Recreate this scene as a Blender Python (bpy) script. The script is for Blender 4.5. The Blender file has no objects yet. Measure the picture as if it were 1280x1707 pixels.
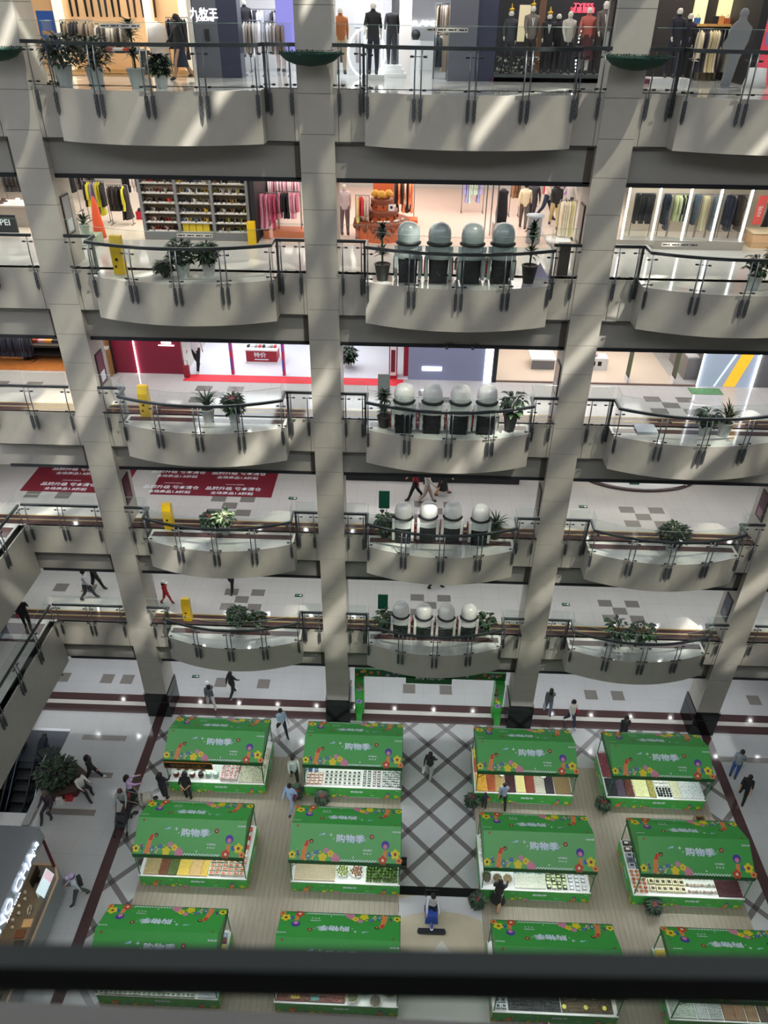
import bpy, math, random
from mathutils import Vector, Matrix
R = random.Random(7)
COL = bpy.context.scene.collection
SC = bpy.context.scene
PI = math.pi
# ------------------------------------------------------------------ camera, world, lights
EYE = Vector((2.6885, -23.273, 27.6625)); YAW, PIT, ROL, FPX = -0.0286, 0.5937, 0.0118, 1237.37
cf = Vector((math.sin(YAW)*math.cos(PIT), math.cos(YAW)*math.cos(PIT), -math.sin(PIT)))
cr = Vector((math.cos(YAW), -math.sin(YAW), 0)); cu = cr.cross(cf)
cr, cu = cr*math.cos(ROL)+cu*math.sin(ROL), cu*math.cos(ROL)-cr*math.sin(ROL)
cam = bpy.data.cameras.new('camera'); camo = bpy.data.objects.new('camera', cam); COL.objects.link(camo)
camo.matrix_world = Matrix(((cr.x, cu.x, -cf.x, EYE.x), (cr.y, cu.y, -cf.y, EYE.y), (cr.z, cu.z, -cf.z, EYE.z), (0, 0, 0, 1)))
cam.sensor_fit = 'VERTICAL'; cam.sensor_height = 36; cam.lens = 36*FPX/1707; cam.clip_start = .02; cam.clip_end = 300
cam.dof.use_dof = True; cam.dof.focus_distance = 30; cam.dof.aperture_fstop = 2.7
SC.camera = camo
SC.view_settings.view_transform = 'Standard'; SC.view_settings.look = 'None'
SC.view_settings.gamma = 1; SC.view_settings.use_curve_mapping = False
SC.view_settings.exposure = 0.53
w = bpy.data.worlds.new('sky'); SC.world = w; w.use_nodes = True
w.node_tree.nodes['Background'].inputs[0].default_value = (.80, .88, 1, 1)
w.node_tree.nodes['Background'].inputs[1].default_value = 4.2
SUN = Vector((-.62, 1, -2.0)).normalized()          # direction the daylight travels
def light(kind, name, loc, power, color=(1, 1, 1), size=None, aim=(0, 0, -1), angle=None):
    l = bpy.data.lights.new(name, kind); l.energy = power*(.42 if name == 'shop_light' else 1); l.color = color
    if kind == 'AREA': l.shape = 'RECTANGLE'; l.size, l.size_y = size
    if angle is not None: l.angle = angle
    o = bpy.data.objects.new(name, l); COL.objects.link(o); o.location = loc
    o.rotation_euler = Vector(aim).to_track_quat('-Z', 'Y').to_euler()
    return o
light('SUN', 'sun', (0, 0, 45), 10.5, (1, .96, .86), aim=SUN, angle=.022)
LV = {6: 25.87, 5: 20.83, 4: 15.78, 3: 10.82, 2: 5.78}     # walkway floor heights
# corridor ceiling lights above every walkway, one long panel row per level
for z, e, c in ((25.87-2.45, 520, (1, .95, .88)), (20.83-2.45, 330, (.97, .94, 1)), (15.78-2.45, 240, (.98, .98, 1)), (10.82-2.45, 250, (.95, .99, 1)), (5.78-2.45, 390, (.96, .99, 1))):
    light('AREA', 'corridor_light', (2, 2.2, z), e*.8, c, (36, 1.4))
    light('AREA', 'corridor_light', (-14.5, -10, z), e*.25, c, (1.6, 18))
light('AREA', 'corridor_light', (2, 2.4, 29.6), 330, (1, .97, .93), (36, 1.4))
light('AREA', 'atrium_fill_light', (4, -20, 33.6), 2300, (.97, .98, 1), (40, 5), aim=(0, .25, -1))  # unseen fill light added to lift the ambient light under the closed roof
# ------------------------------------------------------------------ materials
def s2l(h):
    if isinstance(h, str):
        h = [int(h[i:i+2], 16)/255 for i in (0, 2, 4)]
    return tuple((v/12.92 if v <= .04045 else ((v+.055)/1.055)**2.4) for v in h)
MATS = {}
def mat(name, col='808080', rough=.6, metal=0, emit=0, noise=0, scale=6, trans=0, alpha=1, spec=.5, coat=0, bump=0):
    if name in MATS: return MATS[name]
    m = bpy.data.materials.new(name); m.use_nodes = True; MATS[name] = m
    nt = m.node_tree; b = nt.nodes['Principled BSDF']; c = s2l(col)
    b.inputs['Base Color'].default_value = (*c, 1); b.inputs['Roughness'].default_value = rough
    b.inputs['Metallic'].default_value = metal; b.inputs['Specular IOR Level'].default_value = spec
    b.inputs['Coat Weight'].default_value = coat
    if emit: b.inputs['Emission Color'].default_value = (*c, 1); b.inputs['Emission Strength'].default_value = emit
    if alpha < 1: b.inputs['Alpha'].default_value = alpha
    if noise or bump:
        t = nt.nodes.new('ShaderNodeTexCoord'); n = nt.nodes.new('ShaderNodeTexNoise'); n.inputs['Scale'].default_value = scale; n.inputs['Detail'].default_value = 4
        nt.links.new(t.outputs['Object'], n.inputs['Vector'])
        if noise:
            r = nt.nodes.new('ShaderNodeMapRange'); r.inputs['To Min'].default_value = 1-noise; r.inputs['To Max'].default_value = 1+noise
            r.inputs['From Min'].default_value = .3; r.inputs['From Max'].default_value = .7
            v = nt.nodes.new('ShaderNodeVectorMath'); v.operation = 'SCALE'; v.inputs[0].default_value = c
            nt.links.new(n.outputs['Fac'], r.inputs['Value']); nt.links.new(r.outputs[0], v.inputs['Scale']); nt.links.new(v.outputs[0], b.inputs['Base Color'])
        if bump:
            u = nt.nodes.new('ShaderNodeBump'); u.inputs['Strength'].default_value = bump; nt.links.new(n.outputs['Fac'], u.inputs['Height']); nt.links.new(u.outputs[0], b.inputs['Normal'])
    return m
def clear(name, tint=(1, 1, 1), refl=.08, rough=.02):
    "thin clear sheet: lets light through, reflects a little"
    if name in MATS: return MATS[name]
    m = bpy.data.materials.new(name); m.use_nodes = True; MATS[name] = m; nt = m.node_tree; nt.nodes.clear()
    o = nt.nodes.new('ShaderNodeOutputMaterial'); t = nt.nodes.new('ShaderNodeBsdfTransparent'); g = nt.nodes.new('ShaderNodeBsdfGlossy'); x = nt.nodes.new('ShaderNodeMixShader')
    f0 = nt.nodes.new('ShaderNodeLayerWeight'); f0.inputs[0].default_value = .5; f = nt.nodes.new('ShaderNodeMath'); f.operation = 'POWER'; f.inputs[1].default_value = 4.5; nt.links.new(f0.outputs['Facing'], f.inputs[0])
    a = nt.nodes.new('ShaderNodeMath'); a.operation = 'MULTIPLY_ADD'; a.inputs[1].default_value = .8; a.inputs[2].default_value = refl+.02; a.use_clamp = True
    t.inputs[0].default_value = (*tint, 1); g.inputs['Roughness'].default_value = rough
    nt.links.new(f.outputs[0], a.inputs[0]); nt.links.new(a.outputs[0], x.inputs[0]); nt.links.new(t.outputs[0], x.inputs[1]); nt.links.new(g.outputs[0], x.inputs[2]); nt.links.new(x.outputs[0], o.inputs[0])
    return m
class NT:
    "small helper for procedural floor patterns"
    def __init__(s, m): s.m = m; s.nt = m.node_tree; s.b = s.nt.nodes['Principled BSDF']
    def xyz(s):
        t = s.nt.nodes.new('ShaderNodeTexCoord'); q = s.nt.nodes.new('ShaderNodeSeparateXYZ'); s.nt.links.new(t.outputs['Object'], q.inputs[0]); s.tc = t
        return q.outputs[0], q.outputs[1], q.outputs[2]
    def m_(s, op, a, b=None, c=None):
        n = s.nt.nodes.new('ShaderNodeMath'); n.operation = op
        for i, v in enumerate((a, b, c)):
            if v is None: continue
            if isinstance(v, (int, float)): n.inputs[i].default_value = v
            else: s.nt.links.new(v, n.inputs[i])
        return n.outputs[0]
    def band(s, v, period, width, off=0):   # 1 inside stripes of given width
        f = s.m_('FRACT', s.m_('DIVIDE', s.m_('SUBTRACT', v, off), period))
        d = s.m_('ABSOLUTE', s.m_('SUBTRACT', f, .5))
        return s.m_('GREATER_THAN', d, .5-width/period/2)
    def mix(s, fac, a, b):
        n = s.nt.nodes.new('ShaderNodeMix'); n.data_type = 'RGBA'
        s.nt.links.new(fac, n.inputs[0]) if not isinstance(fac, float) else setattr(n.inputs[0], 'default_value', fac)
        for i, v in ((6, a), (7, b)):
            if isinstance(v, str): n.inputs[i].default_value = (*s2l(v), 1)
            else: s.nt.links.new(v, n.inputs[i])
        return n.outputs[2]
    def noise(s, scale, vec=None, det=4, stretch=None):
        n = s.nt.nodes.new('ShaderNodeTexNoise'); n.inputs['Scale'].default_value = scale; n.inputs['Detail'].default_value = det
        if stretch:
            p = s.nt.nodes.new('ShaderNodeMapping'); p.inputs['Scale'].default_value = stretch; s.nt.links.new(s.tc.outputs['Object'], p.inputs[0]); s.nt.links.new(p.outputs[0], n.inputs['Vector'])
        else: s.nt.links.new(s.tc.outputs['Object'], n.inputs['Vector'])
        return n.outputs['Fac']
    def out(s, col): s.nt.links.new(col, s.b.inputs['Base Color'])
# ------------------------------------------------------------------ mesh builder
class MB:
    def __init__(s): s.v = []; s.f = []; s.mi = []; s.ms = []; s.sm = []
    def _m(s, m):
        if m not in s.ms: s.ms.append(m)
        return s.ms.index(m)
    def add(s, vs, fs, m, M=None, smooth=False):
        o = len(s.v); s.v += [tuple(M @ Vector(p)) if M else tuple(p) for p in vs]; k = s._m(m)
        for f in fs: s.f.append(tuple(i+o for i in f)); s.mi.append(k); s.sm.append(smooth)
        return s
    def box(s, a, b, m, M=None, taper=1):
        x0, y0, z0 = a; x1, y1, z1 = b; cx, cy = (x0+x1)/2, (y0+y1)/2
        q = [(x0, y0, z0), (x1, y0, z0), (x1, y1, z0), (x0, y1, z0)]
        q += [(cx+(x-cx)*taper, cy+(y-cy)*taper, z1) for x, y, _ in q]
        return s.add(q, [(3, 2, 1, 0), (4, 5, 6, 7), (0, 1, 5, 4), (1, 2, 6, 5), (2, 3, 7, 6), (3, 0, 4, 7)], m, M)
    def cbox(s, c, d, m, M=None, taper=1): return s.box((c[0]-d[0]/2, c[1]-d[1]/2, c[2]-d[2]/2), (c[0]+d[0]/2, c[1]+d[1]/2, c[2]+d[2]/2), m, M, taper)
    def tube(s, pts, r, m, n=8, M=None, cap=True, sy=1):
        pts = [Vector(p) for p in pts]; rs = r if isinstance(r, (list, tuple)) else [r]*len(pts)
        vs = []; fs = []; up = None
        for i, p in enumerate(pts):
            d = (pts[min(i+1, len(pts)-1)]-pts[max(i-1, 0)]).normalized()
            if up is None: up = Vector((0, 0, 1)) if abs(d.z) < .9 else Vector((0, 1, 0))
            x = d.cross(up).normalized(); y = x.cross(d).normalized()
            if x.length < .5: x = Vector((1, 0, 0)); y = Vector((0, 1, 0))
            for k in range(n):
                a = 2*PI*k/n; vs.append(p+(x*math.cos(a)+y*math.sin(a)*sy)*rs[i])
        for i in range(len(pts)-1):
            for k in range(n): fs.append((i*n+k, i*n+(k+1) % n, (i+1)*n+(k+1) % n, (i+1)*n+k))
        if cap: fs += [tuple(range(n))[::-1], tuple((len(pts)-1)*n+k for k in range(n))]
        return s.add(vs, fs, m, M, n > 5)
    def lathe(s, prof, m, n=16, M=None, smooth=True, cap=True, a0=0, a1=2*PI, sx=1, sy=1):
        full = abs(a1-a0-2*PI) < 1e-6; k = n if full else n+1; vs = []; fs = []
        for r, z in prof:
            for i in range(k): a = a0+(a1-a0)*i/n; vs.append((r*math.cos(a)*sx, r*math.sin(a)*sy, z))
        for j in range(len(prof)-1):
            for i in range(k if full else n): fs.append((j*k+i, j*k+(i+1) % k, (j+1)*k+(i+1) % k, (j+1)*k+i))
        if cap and full:
            fs += [tuple(range(k))[::-1], tuple((len(prof)-1)*k+i for i in range(k))]
        return s.add(vs, fs, m, M, smooth)
    def ball(s, c, r, m, n=10, M=None, sz=1, sx=1, sy=1, h=6):
        T = Matrix.Translation(c); T = M @ T if M else T
        return s.lathe([(r*math.sin(PI*j/h)+1e-5, -r*sz*math.cos(PI*j/h)) for j in range(h+1)], m, n, T, True, False, sx=sx, sy=sy)
    def poly(s, pts, m, M=None): return s.add(pts, [tuple(range(len(pts)))], m, M)
    def prism(s, p2, z0, z1, m, M=None, mtop=None, smooth=False):
        n = len(p2); vs = [(x, y, z0) for x, y in p2]+[(x, y, z1) for x, y in p2]
        s.add(vs, [(i, (i+1) % n, n+(i+1) % n, n+i) for i in range(n)], m, M, smooth)
        s.add(vs, [tuple(range(n))[::-1]], m, M); s.add(vs, [tuple(range(n, 2*n))], mtop or m, M)
        return s
    def disc(s, c, r, m, n=12, M=None, nrm='z'):
        T = Matrix.Translation(c)
        if nrm == 'y': T = T @ Matrix.Rotation(PI/2, 4, 'X')
        if nrm == 'x': T = T @ Matrix.Rotation(PI/2, 4, 'Y')
        T = M @ T if M else T
        return s.poly([(r*math.cos(2*PI*k/n), r*math.sin(2*PI*k/n), 0) for k in range(n)], m, T)
    def sheet(s, fn, nu, nv, m, M=None, smooth=True):
        vs = [fn(i/nu, j/nv) for j in range(nv+1) for i in range(nu+1)]
        return s.add(vs, [(j*(nu+1)+i, j*(nu+1)+i+1, (j+1)*(nu+1)+i+1, (j+1)*(nu+1)+i) for j in range(nv) for i in range(nu)], m, M, smooth)
    def mesh(s, name):
        me = bpy.data.meshes.new(name); me.from_pydata(s.v, [], s.f)
        for m in s.ms: me.materials.append(m)
        me.polygons.foreach_set('material_index', s.mi); me.polygons.foreach_set('use_smooth', s.sm); me.update()
        return me
    def build(s, name, parent=None, loc=None, rz=0):
        o = bpy.data.objects.new(name, s.mesh(name)); COL.objects.link(o)
        if parent: o.parent = parent
        if loc: o.location = loc
        if rz: o.rotation_euler.z = rz
        return o
TXT = {}
def text_geo(body):
    "lettering as filled outlines, unit height, centred"
    if body in TXT: return TXT[body]
    c = bpy.data.curves.new('lettering', 'FONT'); c.body = body; c.align_x = 'CENTER'; c.align_y = 'CENTER'; c.offset = .012; c.resolution_u = 2
    o = bpy.data.objects.new('lettering', c); COL.objects.link(o); bpy.context.view_layer.update()
    me = o.to_mesh(); r = ([tuple(v.co) for v in me.vertices], [tuple(p.vertices) for p in me.polygons])
    o.to_mesh_clear(); bpy.data.objects.remove(o); bpy.data.curves.remove(c)
    xs = [v[0] for v in r[0]]; ys = [v[1] for v in r[0]]; h = max(ys)-min(ys); cx = (max(xs)+min(xs))/2; cy = (max(ys)+min(ys))/2
    r = ([((x-cx)/h, (y-cy)/h, z) for x, y, z in r[0]], r[1]); TXT[body] = r
    return r
def put_text(mb, body, h, M, m, sx=1):
    v, f = text_geo(body); mb.add(v, f, m, M @ Matrix.Diagonal((h*sx, h, h, 1)))
def WALL(x, y, z): return Matrix.Translation((x, y, z)) @ Matrix.Rotation(PI/2, 4, 'X')   # faces -Y
def tag(o, label=None, cat=None, group=None, kind=None):
    if label: o['label'] = label
    if cat: o['category'] = cat
    if group: o['group'] = group
    if kind: o['kind'] = kind
    return o
def thing(name, label, cat, loc=(0, 0, 0), rz=0, group=None):
    o = bpy.data.objects.new(name, None); COL.objects.link(o); o.location = loc; o.rotation_euler.z = rz; o.empty_display_size = .2
    return tag(o, label, cat, group)
def dup(o, loc=None, rz=None, label=None, group=None, parent=None, scale=None, mats=None):
    c = o.copy(); COL.objects.link(c)
    if parent: c.parent = parent
    if loc is not None: c.location = loc
    if rz is not None: c.rotation_euler.z = rz
    if scale: c.scale = (scale,)*3 if isinstance(scale, (int, float)) else scale
    if label: c['label'] = label
    if group: c['group'] = group
    if mats and c.type == 'MESH':
        for i, sl in enumerate(c.material_slots):
            if sl.material and sl.material.name in mats:
                nm = mats[sl.material.name]; sl.link = 'OBJECT'; sl.material = nm
    for ch in list(o.children): dup(ch, parent=c, mats=mats)
    return c
def struct(mb, name): return tag(mb.build(name), kind='structure')
def T3(x, y, z, rz=0, s=1): return Matrix.Translation((x, y, z)) @ Matrix.Rotation(rz, 4, 'Z') @ Matrix.Scale(s, 4)
# ------------------------------------------------------------------ shell materials
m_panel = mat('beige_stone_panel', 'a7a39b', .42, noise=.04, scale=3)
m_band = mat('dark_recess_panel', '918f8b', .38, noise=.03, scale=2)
m_col = mat('column_stone', 'aba79f', .45, noise=.04, scale=2.5)
m_joint = mat('dark_joint', '3c3b38', .8)  # dark grey of the panel joints and the column core
m_plinth = mat('black_granite', '0e1012', .12)
m_ceil = mat('ceiling_white', 'b9b9b4', .7)
m_metal = mat('brushed_steel', '6d7176', .35, .8)
m_dark = mat('charcoal_metal', '34373c', .35, .6)
m_black = mat('black', '0b0b0d', .4)
m_white = mat('white', 'dcdcdc', .45)
m_grey = mat('grey', '77797c', .6)
def floor_mat(name, base, alt, tile=.8, rough=.09):
    m = mat(name, base, rough); n = NT(m); x, y, z = n.xyz()
    j = n.m_('MAXIMUM', n.band(x, tile, .006), n.band(y, tile, .006))
    c = n.mix(n.noise(.9), base, alt); n.out(n.mix(j, c, '8b8983')); return m
m_floor = floor_mat('walkway_tile', 'b3b1ae', 'c0bebb')
m_gfloor = floor_mat('ground_tile', 'a8aaac', 'b4b5b7', 1.0, .1)
m_dtile = mat('grey_inlay', '77736f', .2, noise=.12, scale=40)
m_brown = mat('brown_granite', '4a3637', .1, noise=.2, scale=50)
m_yel = mat('brass_line', 'a8893a', .3, .3)
m_whitest = mat('pale_granite', 'c6c4c0', .18)
# plaza lattice
m_lat = mat('plaza_lattice', 'a6a7a9', .12); n = NT(m_lat); x, y, z = n.xyz()
a = n.m_('ADD', x, y); b = n.m_('SUBTRACT', x, y)
l1 = n.band(a, 1.735, .30, 4.79); l2 = n.band(b, 1.735, .30, 5.29)
c = n.mix(n.noise(1.1), 'a4a5a7', 'b3b4b5'); c = n.mix(n.m_('MAXIMUM', l1, l2), c, '6a6767'); n.out(n.mix(n.m_('MULTIPLY', l1, l2), c, '4b4648'))
# medallion
m_med = mat('medallion_marble', 'b4aa96', .2); n = NT(m_med); x, y, z = n.xyz()
r = n.m_('SQRT', n.m_('ADD', n.m_('POWER', n.m_('SUBTRACT', x, 4.55), 2), n.m_('POWER', n.m_('ADD', y, 12.6), 2)))
r = n.m_('ADD', r, n.m_('MULTIPLY', n.noise(.8), .25))
c = n.mix(n.noise(2), 'ada48f', 'c0b59f'); c = n.mix(n.band(r, 2.1, .7, .2), c, 'b7b6ba'); 
ang = n.m_('ABSOLUTE', n.m_('SUBTRACT', x, 4.55)); tri = n.m_('LESS_THAN', ang, n.m_('MULTIPLY', n.m_('SUBTRACT', -9.7, y), .8))
n.out(n.mix(n.m_('MULTIPLY', tri, .7), c, 'c4c8c6'))
# wooden deck
m_deck = mat('wood_plank_deck', '9a8f7c', .5); n = NT(m_deck); x, y, z = n.xyz()
c = n.mix(n.noise(3, stretch=(6, .5, 1)), '7d7364', 'a2978a'); n.out(n.mix(n.band(x, .19, .012), c, '6d6456'))
# ------------------------------------------------------------------ ground floor
g = MB(); Z = 0
g.poly([(-12.3, -30, 0), (40, -30, 0), (40, 16, 0), (-12.3, 16, 0)], m_gfloor)
g.poly([(-40, -.95, 0), (-12.3, -.95, 0), (-12.3, 16, 0), (-40, 16, 0)], m_gfloor)
g.poly([(-40, -30, 0), (-12.3, -30, 0), (-12.3, -5.3, 0), (-40, -5.3, 0)], m_gfloor)
g.poly([(-8.4, -30, .004), (17, -30, .004), (17, .1, .004), (-8.4, .1, .004)], m_lat)
for y0, y1, m in ((.1, .56, m_brown), (.56, .8, m_whitest), (.8, 1.24, m_brown)):
    g.poly([(-40, y0, .006), (40, y0, .006), (40, y1, .006), (-40, y1, .006)], m)
for x in (-8.62, 16.83): g.poly([(x, -30, .007), (x+.42, -30, .007), (x+.42, .1, .007), (x, .1, .007)], m_brown)
g.poly([(3, -8.1, .008), (6.1, -8.1, .008), (6.1, -7.75, .008), (3, -7.75, .008)], m_plinth)
g.poly([(3, -30, .008), (6.1, -30, .008), (6.1, -8.1, .008), (3, -8.1, .008)], m_med)
for x0, x1, y in ((-11.6, -9.6, -1.52), (-10.6, -9.55, -3.5), (-11.7, -9.65, -5.32), (-10.2, -9.2, -8.3), (17.2, 19.6, -1.5), (18.6, 21, -3.6)):
    g.poly([(x0, y, .009), (x1, y, .009), (x1, y+.28, .009), (x0, y+.28, .009)], m_dtile)
for cx in (-13.9, -11.7, -10.7, -6, -3.9, 3.3, 5.1, 12.2, 13.5, 20.1):
    g.poly([(cx-.3, 1.9, .009), (cx+.3, 1.9, .009), (cx+.3, 2.5, .009), (cx-.3, 2.5, .009)], m_dtile)
struct(g, 'floor')
d = MB(); d.box((-6.95, -14.5, .005), (2.98, -2.1, .03), m_deck); struct(d, 'floor')
d = MB(); d.box((6.08, -14.5, .005), (15.95, -2.1, .03), m_deck); struct(d, 'floor')
# ------------------------------------------------------------------ upper walkways
def bulge_outline(x0, x1, n=16):
    p = [(x0, .05), (x0, -.66)]
    for i in range(1, n):
        t = i/n; p.append((x0+(x1-x0)*t, -.66-.62*(1-(2*t-1)**2)))
    return p+[(x1, -.66), (x1, .05)]
for L, Z in LV.items():
    xl = -12 if L <= 5 else -12
    s = MB()
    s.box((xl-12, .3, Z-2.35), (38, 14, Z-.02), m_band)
    s.poly([(-24, .05, Z), (38, .05, Z), (38, 14, Z), (-24, 14, Z)], m_floor)
    s.poly([(-24, .3, Z-2.355), (-24, 14, Z-2.355), (38, 14, Z-2.355), (38, .3, Z-2.355)], m_ceil)
    if L <= 4:      # inlaid lines along the walkway edge
        for y0, y1, m in ((.14, .42, m_brown), (.42, .47, m_yel), (.50, .72, m_brown), (.72, .77, m_yel)):
            s.poly([(-24, y0, Z+.003), (38, y0, Z+.003), (38, y1, Z+.003), (-24, y1, Z+.003)], m)
        for bx in (-4.4, 4, 12.4):
            for k, (ax, ay) in enumerate(((-.5, 2.1), (.7, 2.1), (.05, 1.6), (-.5, 1.1), (.7, 1.1))):
                s.poly([(bx+ax-.3, ay, Z+.004), (bx+ax+.3, ay, Z+.004), (bx+ax+.3, ay+.45, Z+.004), (bx+ax-.3, ay+.45, Z+.004)], m_dtile)
        for bx in (-12.7, -11.4): s.poly([(bx-.3, 2, Z+.004), (bx+.3, 2, Z+.004), (bx+.3, 2.55, Z+.004), (bx-.3, 2.55, Z+.004)], m_dtile)
    struct(s, 'floor')
    f = MB(); f.box((-12, .03, Z-1.3), (38, .3, Z), m_panel)
    f.box((-12, .02, Z-1.34), (38, .25, Z-1.3), m_joint)
    for k in range(5):
        x = -8.4+8.4*k
        for q in (-.62, .62): f.box((x+q-.006, .022, Z-1.3), (x+q+.006, .04, Z), m_joint)
    f.box((-12, .27, Z-2.42), (38, .4, Z-2.30), m_dark)
    for k in range(5): f.box((-8.4+8.4*k-.70, .27, Z-2.35), (-8.4+8.4*k-.5, .31, Z-1.34), mat('gap_shade_brown', '4e4740', .6))  # dark strips painted in for the shade of the gap beside each column
    struct(f, 'trim_%d' % L)
    for k, bx in enumerate((-8.4, 0, 8.4)):
        b = MB(); o = bulge_outline(bx+1.4, bx+7.0)
        b.prism(o, Z-1.3, Z-.002, m_panel, mtop=m_floor)
        if L <= 4:
            yy = [p for p in o if p[1] < 0]
            b.poly([(bx+1.5, -.42, Z+.002), (bx+6.9, -.42, Z+.002), (bx+6.9, -.12, Z+.002), (bx+1.5, -.12, Z+.002)], m_brown)
        cx = bx+4.2
        struct(b, 'balcony')
# west gallery (left wing) running towards the viewer
for L in (3, 2):
    Z = LV[L]; s = MB()
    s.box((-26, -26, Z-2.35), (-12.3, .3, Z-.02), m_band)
    s.poly([(-26, -26, Z), (-12.05, -26, Z), (-12.05, .05, Z), (-26, .05, Z)], m_floor)
    s.box((-12.3, -26, Z-2.35), (-12.0, .04, Z), m_panel)
    for y0, y1, m in ((-.14, -.8, m_brown), (-1.1, -1.25, m_brown)): s.poly([(-26, y1, Z+.003), (-12.4, y1, Z+.003), (-12.4, y0, Z+.003), (-26, y0, Z+.003)], m)
    struct(s, 'floor')
# columns
for k in range(4):
    x = -8.4+8.4*k; c = MB()
    c.box((x-.49, .01, 1.48), (x+.49, 1.19, 34), m_joint)
    z = 1.48; zs = [25.76-1.01*i for i in range(25)][::-1]; zs = [1.485]+[q for q in zs if q > 1.9]+[26.77+1.01*i for i in range(8)]
    for a, b in zip(zs, zs[1:]): c.box((x-.5, 0, a+.006), (x+.5, 1.2, b-.006), m_col)
    struct(c, 'column')
    p = MB(); p.box((x-.56, -.05, 0), (x+.56, 1.26, 1.48), m_plinth); p.box((x-.57, -.06, 1.0), (x+.57, 1.27, 1.02), m_dark); struct(p, 'column_plinth')
# far sides of the atrium
wl = MB(); wl.box((-40.3, -30, -5), (-40, 16, 36), m_panel); struct(wl, 'wall_left')
wl = MB(); wl.box((38, -30, 0), (38.3, 16, 36), m_panel); struct(wl, 'wall_right')
wl = MB(); wl.box((-40, 14, 0), (38, 14.3, 36), m_ceil); struct(wl, 'wall_back')
wl = MB(); wl.box((-40, -30.3, 0), (38, -30, 36), m_panel); struct(wl, 'wall_front')
# roof: steel lattice over the void, frosted sheets with a few open slots, unseen solid ceiling sized to keep sun off the ground
m_sky1 = clear('skylight_frosted', (.42, .42, .40), .05, .3)
ZR = 34
def beam(mb, cx, cy, dx, dy, wd, z, m, h=.3, ya=-14.8, yb=2):
    x0 = cx+(ya-cy)*dx/dy; x1 = cx+(yb-cy)*dx/dy; L = math.hypot(x1-x0, yb-ya); a = math.atan2(yb-ya, x1-x0)
    mb.box((-L/2, -wd/2, 0), (L/2, wd/2, h), m, T3((x0+x1)/2, (ya+yb)/2, z, a))
rf = MB()
for i in range(-16, 17): beam(rf, 6+i*1.9, -13, .8, 1, .40+.25*(i % 3 == 0), ZR, m_dark)
for i in range(-10, 11): beam(rf, 6+i*3.3, -13, -.8, 1, .26, ZR+.5, m_dark)
struct(rf, 'roof_truss')
rf = MB()
for i in range(-16, 17):
    w0 = .24 if i % 4 == 1 else 0
    beam(rf, 6.95+i*1.9-w0/2, -13, .8, 1, 1.9*.78-w0, ZR+.8, m_sky1, .01)
rf.box((-40, -30, ZR), (38, -14.8, ZR+.3), m_ceil)
struct(rf, 'ceiling')
s6 = MB(); s6.box((-24, .3, 29.7), (38, 14, 32), m_band); s6.box((-12, .03, 30.7), (38, .3, 32), m_panel); struct(s6, 'ceiling')

# recessed downlights in the walkway ceilings
m_dl = mat('downlight_glow', 'ffffff', .4, emit=60)
dl = MB(); dl.lathe([(.075, -.012), (.09, -.02), (.10, 0)], m_steel if 'm_steel' in globals() else m_metal, 14, cap=False); dlo = dl.build('downlight'); g2 = MB(); g2.disc((0, 0, -.008), .07, m_dl, 12, Matrix.Rotation(PI, 4, 'X') @ Matrix.Translation((0, 0, .016))); g2.build('bulb', dlo)
LNM = {2: 'over the ground floor walkway', 3: 'over the lowest upper walkway', 4: 'over the second upper walkway', 5: 'over the third upper walkway'}
ff = True
for L in (2, 3, 4, 5):
    for Y in (1.5, 3.9):
        for i in range(17):
            x = -12.6+2.1*i+(.5 if Y > 2 else 0); c = dlo if ff else dup(dlo, (x, Y, LV[L]-2.36)); c.location = (x, Y, LV[L]-2.36)
            c['label'] = 'small round recessed ceiling downlight '+LNM[L]; c['category'] = 'lamp'; c['group'] = 'ceiling downlights '+LNM[L]; ff = False
# ------------------------------------------------------------------ glass balustrades
m_glass = clear('clear_glass', (.90, .95, .93), .03)
m_rail = mat('grey_steel_rail', '4a4f52', .3, .75)
m_post = mat('post_steel', '70757c', .32, .7)
m_clip = mat('black_clip', '17191c', .4); m_plate = mat('bracket_plate', '50545a', .4, .5)
def post_part(parent, x, y, a=0, pair=True):
    p = MB(); T = T3(x, y, 0, a)
    for q in ((-.085, .085) if pair else (0,)):
        p.tube([(q, -.05, -.52), (q, -.055, -.02), (q, -.075, .5), (q, -.03, 1.0)], .02, m_post, 6, T)
        p.box((q-.045, -.07, -.56), (q+.045, -.02, -.1), m_plate, T)
        for k in range(6): p.disc((q+.02*(-1)**k, -.072, -.5+.065*k), .017, m_black, 6, T, 'y')
        p.add([(q-.045, -.07, -.56), (q+.045, -.07, -.56), (q+.045, -.02, -.56), (q-.045, -.02, -.56), (q, -.07, -.66), (q, -.02, -.66)], [(0, 1, 4), (2, 3, 5), (1, 2, 5, 4), (3, 0, 4, 5)], m_plate, T)
    o = p.build('post', parent); w = .16 if pair else .1
    for z in (.1, .84):
        c = MB(); c.tube([(-w-.06, -.04, z), (-w-.059, -.04, z), (-w+.03, -.04, z), (-w+.031, -.04, z), (w-.031, -.04, z), (w-.03, -.04, z), (w+.059, -.04, z), (w+.06, -.04, z)], [.02, .026, .026, .009, .009, .026, .026, .02], m_clip, 8, T); c.build('clamp', o)
def pane(parent, pts, z1=1.5):
    g = MB(); n = len(pts); vs = [(x, y, .03) for x, y in pts]+[(x, y, z1) for x, y in pts]
    g.add(vs, [(i, i+1, n+i+1, n+i) for i in range(n-1)], m_glass)
    g.tube([(x, y, z1) for x, y in pts], .006, mat('glass_edge', '9fb9ae', .2, alpha=.6), 4)
    g.build('glass_pane', parent)
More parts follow.
